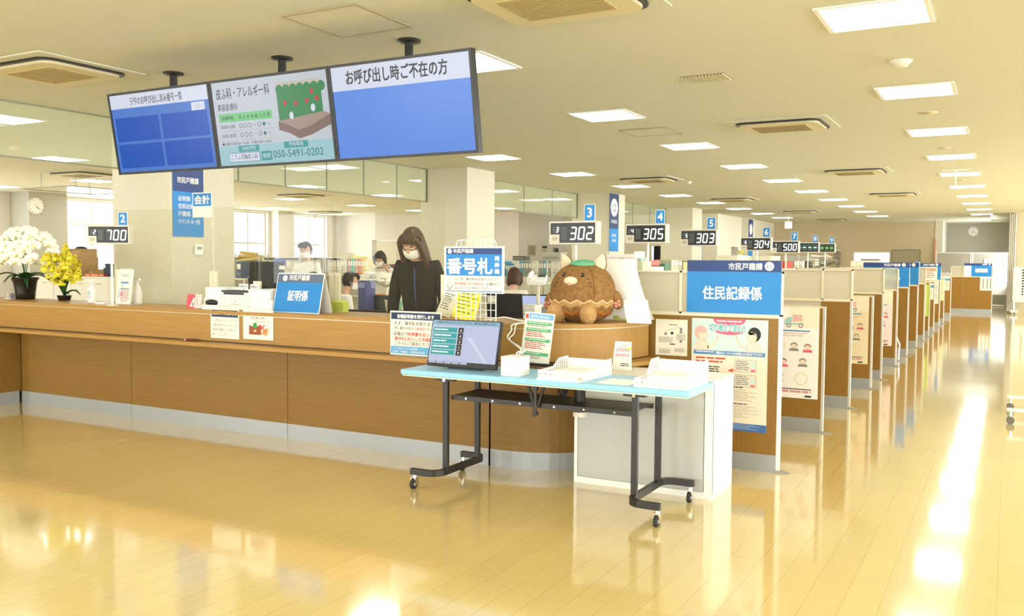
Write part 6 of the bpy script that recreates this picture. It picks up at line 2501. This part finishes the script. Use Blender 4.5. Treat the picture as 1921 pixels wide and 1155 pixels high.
# rolled papers and a wire rack on the left bookcase
q = at_y(470, 485, ys)
t = thing('plan_rack', 'metal rack with rolled yellowish plans left of the dark monitors', 'rack', (at_y(472, 485, 14.0).x, 14.0, 0))
for s in (-1, 1):
    for yy in (-.15, .15):
        MB().cyl((s * .32, yy, 0), (s * .32, yy, 1.63), .012, M_GREYP).build('post', t)
for z in (.7, 1.1, 1.45):
    MB().box(-.33, .33, -.16, .16, z, z + .015, M_GREYP).build('shelf', t)
for k, (dx, dy, dz, L_, cc) in enumerate(((-.02, -.08, 1.50, .62, '#d8c27e'), (.0, .04, 1.50, .56, '#e5dcb8'), (-.04, -.02, 1.565, .58, '#cfae60'), (.08, .08, 1.575, .4, '#e8e2cc'), (-.1, .03, 1.63, .42, '#d9b968'))):
    b = MB().cyl((-L_ / 2, 0, 0), (L_ / 2, 0, 0), .034, mat(cc, .8), seg=12)
    o = b.build('paper_roll', None, (t.location.x + dx, 14.0 + dy, dz))
    o.rotation_euler = (0, .04 * (k - 2), .05 * k)
    tag(o, ('lower front yellowish paper roll', 'lower rear pale paper roll', 'middle ochre paper roll', 'middle short white paper roll', 'topmost ochre paper roll')[k] + ' on the metal plan rack', 'paper roll', 'rolls on the plan rack')
q = at_y(448, 508, 13.2)
bind('slate blue box file standing left of the dark monitors', q.x, 13.2, 1.12, .14, .3, .34, mat('#4a5878', .6))
t = thing('side_table', 'narrow cream stand under the slate blue box file', 'stand', (q.x, 13.35, 0))
MB().box(-.2, .2, -.2, .2, 1.09, 1.12, M_CREAM).build('top', t)
for sx in (-1, 1):
    for sy in (-1, 1):
        MB().box(sx * .18 - .015, sx * .18 + .015, sy * .18 - .015, sy * .18 + .015, 0, 1.09, M_CREAM).build('leg', t)
q = at_y(551, 503, 13.6)
t = thing('blue_folder', 'royal blue folder held up before the bookcases', 'folder', (q.x, 13.2, 1.36), .3)
MB().box(-.13, .13, 0, .02, 0, .16, mat('#3d5fb8', .5)).build('cover', t)
MB().box(-.125, .125, .02, .03, .005, .155, M_PAPER).build('papers', t)
t = thing('side_table', 'tall cream stand before the bookcases, under the royal blue folder', 'stand', (q.x, 13.25, 0))
MB().box(-.2, .2, -.15, .15, 1.33, 1.36, M_CREAM).build('top', t)
MB().box(-.15, .15, -.1, .1, 0, 1.33, M_CREAM).build('body', t)

# ---- coloured binders and pile right of the beige sheet support
ysr = 13.6
x0, x1 = at_y(632, 500, ysr).x, at_y(744, 500, ysr).x
t = thing('bookcase', 'low cream bookcase with coloured binders behind the white shirt', 'bookcase', ((x0 + x1) / 2, ysr, 0), 0, 'binder bookcases')
w = x1 - x0
MB().box(-w / 2, w / 2, 0, .4, 1.20, 1.23, M_CABC).build('top', t)
MB().box(-w / 2, w / 2, .38, .4, 0, 1.2, M_CABC).build('back_panel', t)
for s in (-1, 0, 1):
    MB().box(s * (w / 2 - .012) - .012, s * (w / 2 - .012) + .012, 0, .38, 0, 1.2, M_CABC).build('side_panel', t)
MB().box(-w / 2 + .02, w / 2 - .02, .01, .38, .8, .82, M_CABC).build('shelf', t)
x = x0 + .06
for k, (c_, lb) in enumerate((('#b9ab8c', 'greyish'), ('#cfc4a4', 'cream'), ('#d9d0b5', 'pale cream'), ('#c46a4a', 'brick red'), ('#3fae84', 'wide sea green'), ('#49b58d', 'second sea green'), ('#d98040', 'orange'), ('#c9542f', 'red-orange'), ('#d7a04c', 'amber'), ('#e8d458', 'bright yellow'), ('#efe9b0', 'pale yellow'))):
    wd = .05 if k < 3 else .062
    bind('%s binder in the coloured row behind the white shirt' % lb, x + wd / 2, ysr + .05, 1.23, wd - .004, .27, .30, mat(c_, .6), 0, 'coloured binder row')
    x += wd + (.02 if k == 2 else 0)
t = thing('folder_pile', 'bright yellow files lying on the sea green binders', 'files', (x0 + .40, ysr + .18, 1.53))
MB().box(-.12, .12, -.12, .12, 0, .03, mat('#dfd43a', .6)).box(-.1, .13, -.11, .1, .03, .05, mat('#e9e06a', .6)).build('files', t)
t = thing('storage_box', 'cream lidded box on the greyish binders', 'box', (x0 + .12, ysr + .18, 1.53))
MB().box(-.11, .11, -.1, .1, 0, .09, mat('#d9d0a8', .6)).build('box', t)
MB().box(-.115, .115, -.105, .105, .09, .11, mat('#cfc596', .6)).build('lid', t)
for k, c_ in enumerate(('#8c3a44', '#b56a7a', '#d9d2c8', '#7a2f3a')):
    bind(('dark red', 'pink', 'white', 'maroon')[k] + ' booklet standing at the right of the coloured row', x1 - .30 + k * .04, ysr + .05, 1.23, .03, .2, .2, mat(c_, .6), 0, 'booklets')
# desk clutter in front of the coloured row
zd = .72
q = at_y(688, 526, 8.0)
t = thing('magazine_file', 'patterned navy magazine file on the desk left of the woman in black', 'file', (q.x, q.y, zd), .1)
hz = q.z - zd
MB().box(-.05, .05, -.1, .1, 0, hz, mat('#4a4f8a', .6)).build('file', t)
MB().rect(-.04, .04, hz - .08, hz - .02, mat('#8f93c4', .6), 101, st=.00101).build('pattern', t)
for k, c_ in enumerate(('#d07a4a', '#8fc05a', '#b8d890', '#e8e2c0', '#6fb08a')):
    q = at_y(700 + k * 8, 572, 8.1)
    bind(('orange-brown', 'leaf green', 'pale green', 'cream', 'teal green')[k] + ' folder standing on the desk beside the woman in black', q.x, 8.1, zd, .034, .2, .40 - .02 * k, mat(c_, .6), 0, 'folders on the desk')
q = at_y(699, 520, 8.4)
t = thing('desk_lamp', 'pale jointed arm lamp over the desk left of the woman in black', 'lamp', (q.x, q.y, zd))
hz = q.z - zd
MB().cyl((0, 0, 0), (0, 0, hz), .022, M_CREAM).build('post', t)
MB().tube([(0, 0, hz - .03), (.2, 0, hz - .1), (.26, 0, hz - .08)], .016, M_GREYP).build('arm', t)
MB().ell((0, 0, hz + .01), (.038, .038, .032), M_GREYP).build('joint', t)
q = at_y(714, 512, 10.0)
t = thing('printer', 'whitish printer under a crumpled sheet behind the desk lamp', 'printer', (q.x, 10.0, .72), .0)
hz = q.z - .72
MB().box(-.24, .24, -.2, .2, 0, hz - .06, M_CREAM).build('body', t)
rg = random.Random(9)
hh_ = [[.03 + .06 * rg.random() for _ in range(9)] for _ in range(9)]
MB().grid(lambda u, v: (-.27 + .54 * u, -.22 + .44 * v, hz - .06 + (hh_[int(u * 8)][int(v * 8)] if 0 < u < 1 and 0 < v < 1 else -.05)), 8, 8, M_PAPER).build('sheet', t)
q = at_y(690, 575, 7.95)
monitor('black monitor seen from behind, left of the woman in black', (q.x + .12, 8.12, .72), PI + .2, .32, .27, False, .05)

# ---- long binder row right of the second pillar
yr = 14.6
x0, x1 = at_y(931, 500, yr).x, at_y(1066, 500, yr).x
for k in range(3):
    a, b_ = x0 + (x1 - x0) * k / 3, x0 + (x1 - x0) * (k + 1) / 3
    carcass('low cream cabinet under the binder row, %s from the second pillar' % ORD[k], 'filing_cabinet', 'cabinet', a + .004, b_ - .004, yr, yr + .42, 1.22, M_CABC, 'cabinets under the binder row', 2)
x = x0 + .02
k = 0
while x < x1 - .06:
    wd = rb.choice((.045, .05, .06))
    hue = rb.random()
    if hue < .72:
        c_, nm = rb.choice(('#e3e0cf', '#dad9cd', '#ecebe2')), 'white'
    elif hue < .86:
        c_, nm = '#5aa5bd', 'blue'
    else:
        c_, nm = '#9a9c93', 'grey'
    h = .29 if x > x0 + .35 else rb.choice((.2, .24, .28))
    bind('%s binder in the long row on low cabinets behind the seated woman' % nm, x + wd / 2, yr + .06, 1.22, wd - .004, .27, h, mat(c_, .6), 0, 'long binder row, %s ones' % nm)
    x += wd
    k += 1
t = thing('paper_ream', 'dark device lying on the binder row right of the second pillar', 'device', (at_y(971, 490, yr).x, yr + .15, 1.52))
MB().box(-.13, .13, -.1, .1, 0, .08, mat('#5c5a50', .6)).build('body', t)
MB().box(-.12, .1, -.102, -.1, .02, .06, mat('#8c897a', .6)).build('front', t)
t = thing('printer', 'grey printer on the binder row left of the plush toy ear', 'printer', (at_y(1033, 488, yr).x, yr + .15, 1.52))
MB().rbox(-.2, .2, -.14, .14, 0, .15, .02, mat('#b5b3a6', .6)).build('body', t)
MB().box(-.15, .15, -.16, -.14, .04, .06, mat('#8e8c80', .6)).build('slot', t)
# wall boxes on the core wall
for nm, lb, px0, px1, py0, py1, c_ in (('breaker_box', 'grey louvred breaker box on the wall right of the second pillar', 990, 1003, 460, 479, '#b3ab90'),
                                       ('framed_notice', 'small framed notice on the wall left of the display reading 302', 1014, 1025, 459, 475, '#d5cdb5'),
                                       ('wall_switch', 'small dark wall box left of the display pole', 1039, 1046, 465, 475, '#77735f')):
    a, b_ = at_x(px0, py1, XC + .01), at_x(px1, py0, XC + .01)
    t = thing(nm, lb, 'wall box', (XC + .002, a.y, a.z), PI / 2)
    w, h = b_.y - a.y, b_.z - a.z
    MB().box(0, w, -.05, 0, 0, h, mat(c_, .6)).build('case', t)
    b = MB(T((0, -.05, 0)))
    if nm == 'breaker_box':
        for i in range(5):
            b.rect(w * (.1 + .17 * i), w * (.2 + .17 * i), h * .1, h * .9, mat('#8d866e', .6), 2, st=.002)
    elif nm == 'framed_notice':
        b.rect(w * .1, w * .9, h * .6, h * .85, M_INK, 2, st=.002)
        b.bars(w * .15, w * .85, h * .1, h * .5, 3, M_GREYI, 2, st=.002)
    else:
        b.rect(w * .2, w * .8, h * .3, h * .8, M_INK, 2, st=.002)
    b.build('front', t)

# ---- storage row along the aisle side of the office, seen over the partitions
XQ = -5.3
for k in range(7):
    y0 = 12.4 + k * 1.9
    t = thing('sideboard', 'cream office sideboard, %s of the row behind the call-number displays' % ORD[k], 'cabinet', (XQ, y0, 0), 0, 'sideboards behind the displays')
    MB().box(-.3, .3, 0, 1.88, 0, 1.33, M_CABC).build('carcass', t)
    MB().box(-.31, .31, 0, 1.885, 1.33, 1.36, M_CREAM).build('top', t)
    for j in range(2):
        MB().box(.3, .315, .02 + j * .94, .92 + j * .94, .06, 1.3, M_CABC).build('door', t)
ZS = 1.36


def onrow(px):
    p = at_x(px, 495, XQ + .12)
    return p.y


def clutter(nm, lb, cat, px0, px1, py, m, d=.22, parts=None):
    y0, y1 = onrow(px0), onrow(px1)
    pt = at_x((px0 + px1) / 2, py, XQ + .12)
    h = max(.04, pt.z - ZS)
    # width across the view: mostly along y here, keep real sizes sensible
    w = min(y1 - y0, .9)
    t = thing(nm, lb, cat, (XQ + .08, (y0 + y1) / 2, ZS))
    return t, w, h


t, w, h = clutter('file_heap', 'pale greenish heap of files behind the display reading 305', 'files', 1193, 1210, 482, None)
MB().box(-.15, .15, -w / 2, w / 2, 0, h * .7, mat('#cfd0b2', .7)).box(-.12, .1, -w * .4, w * .3, h * .7, h, mat('#a9bfb4', .7)).build('files', t)
t, w, h = clutter('red_roll', 'long pink-red roll lying behind the pole of the display reading 305', 'roll', 1213, 1237, 487, None)
MB().cyl((0, -w / 2, h - .06), (0, w / 2, h - .06), .055, mat('#d98078', .7), seg=16).build('roll', t)
MB().box(-.12, .12, -w / 2, w / 2, 0, h - .115, mat('#dfe3d4', .7)).build('tray', t)
t, w, h = clutter('binder_stack', 'green and white binders under the pink-red roll', 'files', 1238, 1246, 494, None)
MB().box(-.13, .13, -w / 2, w / 2, 0, h, mat('#5f8f74', .7)).build('files', t)
for j, px in enumerate((1249, 1256, 1263)):
    t, w, h = clutter('box_file', ('left', 'middle', 'right')[j] + ' of three tall grey box files left of the big blue sign', 'box file', px, px + 6.5, 487, None)
    MB().box(-.14, .14, -w / 2, w / 2, 0, h, mat(('#cfc9ae', '#c3bda4', '#aaa48e')[j], .6)).build('case', t)
    MB().box(.14, .142, -w * .3, w * .3, h * .5, h * .85, M_PAPER).build('spine_label', t)
t, w, h = clutter('storage_box', 'beige lidded box with a dark strap beside the big blue sign', 'box', 1271, 1287, 489, None)
MB().box(-.15, .15, -w / 2, w / 2, 0, h * .85, mat('#cbbd8c', .6)).build('box', t)
MB().box(-.12, .12, -w * .4, w * .4, h * .85, h, mat('#6f6a3e', .6)).build('strap', t)
for lb, p0, p1, py in (('long cream machine top behind the displays reading 303 and 304', 1353, 1400, 479), ('second cream machine top right of the pole of display 304', 1420, 1459, 480)):
    t, w, h = clutter('office_machine', lb, 'machine', p0, p1, py, None)
    MB().rbox(-.25, .25, -w / 2, w / 2, 0, h, .05, mat('#e6dfc6', .5)).build('body', t, bevel=.008)
    MB().box(.25, .255, -w * .4, w * .4, h * .3, h * .7, mat('#cfc690', .6)).build('front', t)
t, w, h = clutter('flower_vase', 'little yellow posy on the cream machine', 'flowers', 1388, 1398, 470, None)
MB().lathe([(.03, 0), (.04, .05), (.025, .1)], M_WHITE, (0, 0, h - .18)).build('vase', t)
MB().cyl((0, 0, 0), (0, 0, h - .18), .05, M_CREAM).build('stand', t)
for k in range(9):
    a = k * .7
    MB().ell((.04 * math.cos(a), .06 * math.sin(a), h - .05 + .02 * (k % 3)), (.025, .025, .02), mat('#e0d05a', .7), seg=8, rings=6).build('bloom', t)
t, w, h = clutter('red_box', 'bright red rounded box behind the display reading 500', 'box', 1470, 1482, 491, None)
MB().rbox(-.12, .12, -w / 2, w / 2, 0, h, .04, mat('#d0402c', .5)).build('box', t, bevel=.006)
MB().box(-.09, .09, -w * .35, w * .35, h, h + .01, mat('#b53424', .5)).build('lid', t)
for j, px in enumerate((1483, 1488, 1493, 1498)):
    t, w, h = clutter('box_file', '%s of four narrow grey-green box files right of the red box' % ORD[j], 'box file', px, px + 4.6, 489, None)
    MB().box(-.14, .14, -w / 2 + .01, w / 2 - .01, 0, h, mat(('#a8a58e', '#c9c5aa', '#9a9780', '#d5d0b6')[j], .6)).build('case', t)
    MB().box(.14, .142, -w * .3, w * .3, h * .5, h * .85, M_PAPER).build('spine_label', t)
for j, (p0, p1, py, c_, lb) in enumerate(((1513, 1520, 489, '#5f5a4c', 'dark bottle-shaped item'), (1522, 1534, 485, '#dcd8bf', 'pale stack of trays'), (1535, 1545, 490, '#b9b59c', 'grey stack of trays'))):
    t, w, h = clutter('tray_stack', lb + ' on the sideboards between displays 8 and 9', 'trays', p0, p1, py, None)
    MB().box(-.12, .12, -w * .4, w * .4, 0, h * .45, mat(c_, .6)).build('tray', t)
    MB().box(-.11, .11, -w * .36, w * .36, h * .5, h, mat(c_, .6)).box(-.1, .1, -w * .3, w * .3, h * .45, h * .5, M_GREYI).build('tray', t)
# things lying beyond the row, towards the far wall
XQ2 = -5.0
t = thing('sideboard', 'far cream sideboard carrying a heap of papers', 'cabinet', (XQ, 25.75, 0), 0, 'sideboards behind the displays')
MB().box(-.3, .9, 0, 4.2, 0, 1.3, M_CABC).build('carcass', t)
MB().box(-.31, .91, -.01, 4.21, 1.3, 1.33, M_CREAM).build('top', t)
ZS2 = 1.33
q = at_y(1575, 490, 27.2)
t = thing('paper_heap', 'untidy heap of white and greenish papers right of display 9', 'papers', (min(q.x, -4.68), 27.2, ZS2 + .06))
rg = random.Random(4)
for k in range(9):
    b = MB().grid(lambda u, v: (-.25 + .5 * u, -.17 + .34 * v, .012 * math.sin(u * 5 + k) + .02 * math.cos(v * 4 + k)), 6, 5, mat(rg.choice(('#f0ecdc', '#dcdcc6', '#cfd0b8', '#f5e4dc')), .8))
    o = b.build('paper', t, (rg.uniform(-.18, .18), rg.uniform(-.05, .05), .03 + k * .036))
    o.rotation_euler = (rg.uniform(-.1, .1), rg.uniform(-.3, .3), rg.uniform(-.5, .5))
for j in range(4):
    q = at_y(1599 + 5.6 * j, 490, 26.8)
    bind('cream binder lying right of the paper heap, far off', q.x, 26.8, ZS2, .085, .25, .24, mat('#e0d9bd', .6), 0, 'far cream binders')
q = at_y(1635, 487, 29)
t = thing('copier', 'far cream machine with a dark flat lid below the lit far window', 'machine', (q.x, 29, 0))
MB().box(-.25, .25, -.2, .2, 0, q.z - .02, M_CREAM).build('body', t)
MB().box(-.28, .24, -.22, .2, q.z - .02, q.z + .02, mat('#6d6654', .6)).build('lid', t)
q = at_y(1721, 486, 27)
t = thing('blue_bag', 'small pale blue bag hooked on top of a far partition', 'bag', (q.x, 19.1, 1.517))
t.location.x = at_y(1721, 486, 19.06).x
t.location.y = 19.06
t.location.z = 1.438
MB().rbox(-.05, .05, -.03, .03, 0, .10, .02, mat('#7fb2d6', .7)).build('bag', t)
MB().tube([(-.03, 0, .1), (-.02, 0, .14), (.02, 0, .14), (.03, 0, .1)], .005, mat('#5b93bd', .7)).build('handle', t)
# tall steel lockers and grey screens before the far wall
for k in range(3):
    a, b_ = at_y(1471 + k * 28, 480, 30.5), at_y(1497 + k * 28, 480, 30.5)
    t = thing('grey_screen', '%s grey translucent partition screen under the displays 7 to 9' % ORD[k], 'screen', (a.x, 30.5, 0), 0, 'grey screens far behind the displays')
    w = b_.x - a.x
    MB().box(.02, w - .02, -.01, .01, .1, 1.74, mat('#b9b8ae', .5)).build('panel', t)
    for s in (0, w - .03):
        MB().box(s, s + .03, -.02, .02, 0, 1.78, M_ALU).build('post', t)
a, b_ = at_y(1562, 480, YB - .3), at_y(1576, 480, YB - .3)
t = thing('blind', 'narrow grey vertical blind on the far wall right of display 9', 'blind', (a.x, YB - .08, 0))
w = b_.x - a.x
for k in range(4):
    MB().box(w * k / 4 + .01, w * (k + 1) / 4 - .02, -.01, .02, .3, 1.98, mat('#a7a396', .6)).build('slat', t)
MB().box(0, w, -.03, .04, 1.98, 2.04, M_ALU).build('head_rail', t)
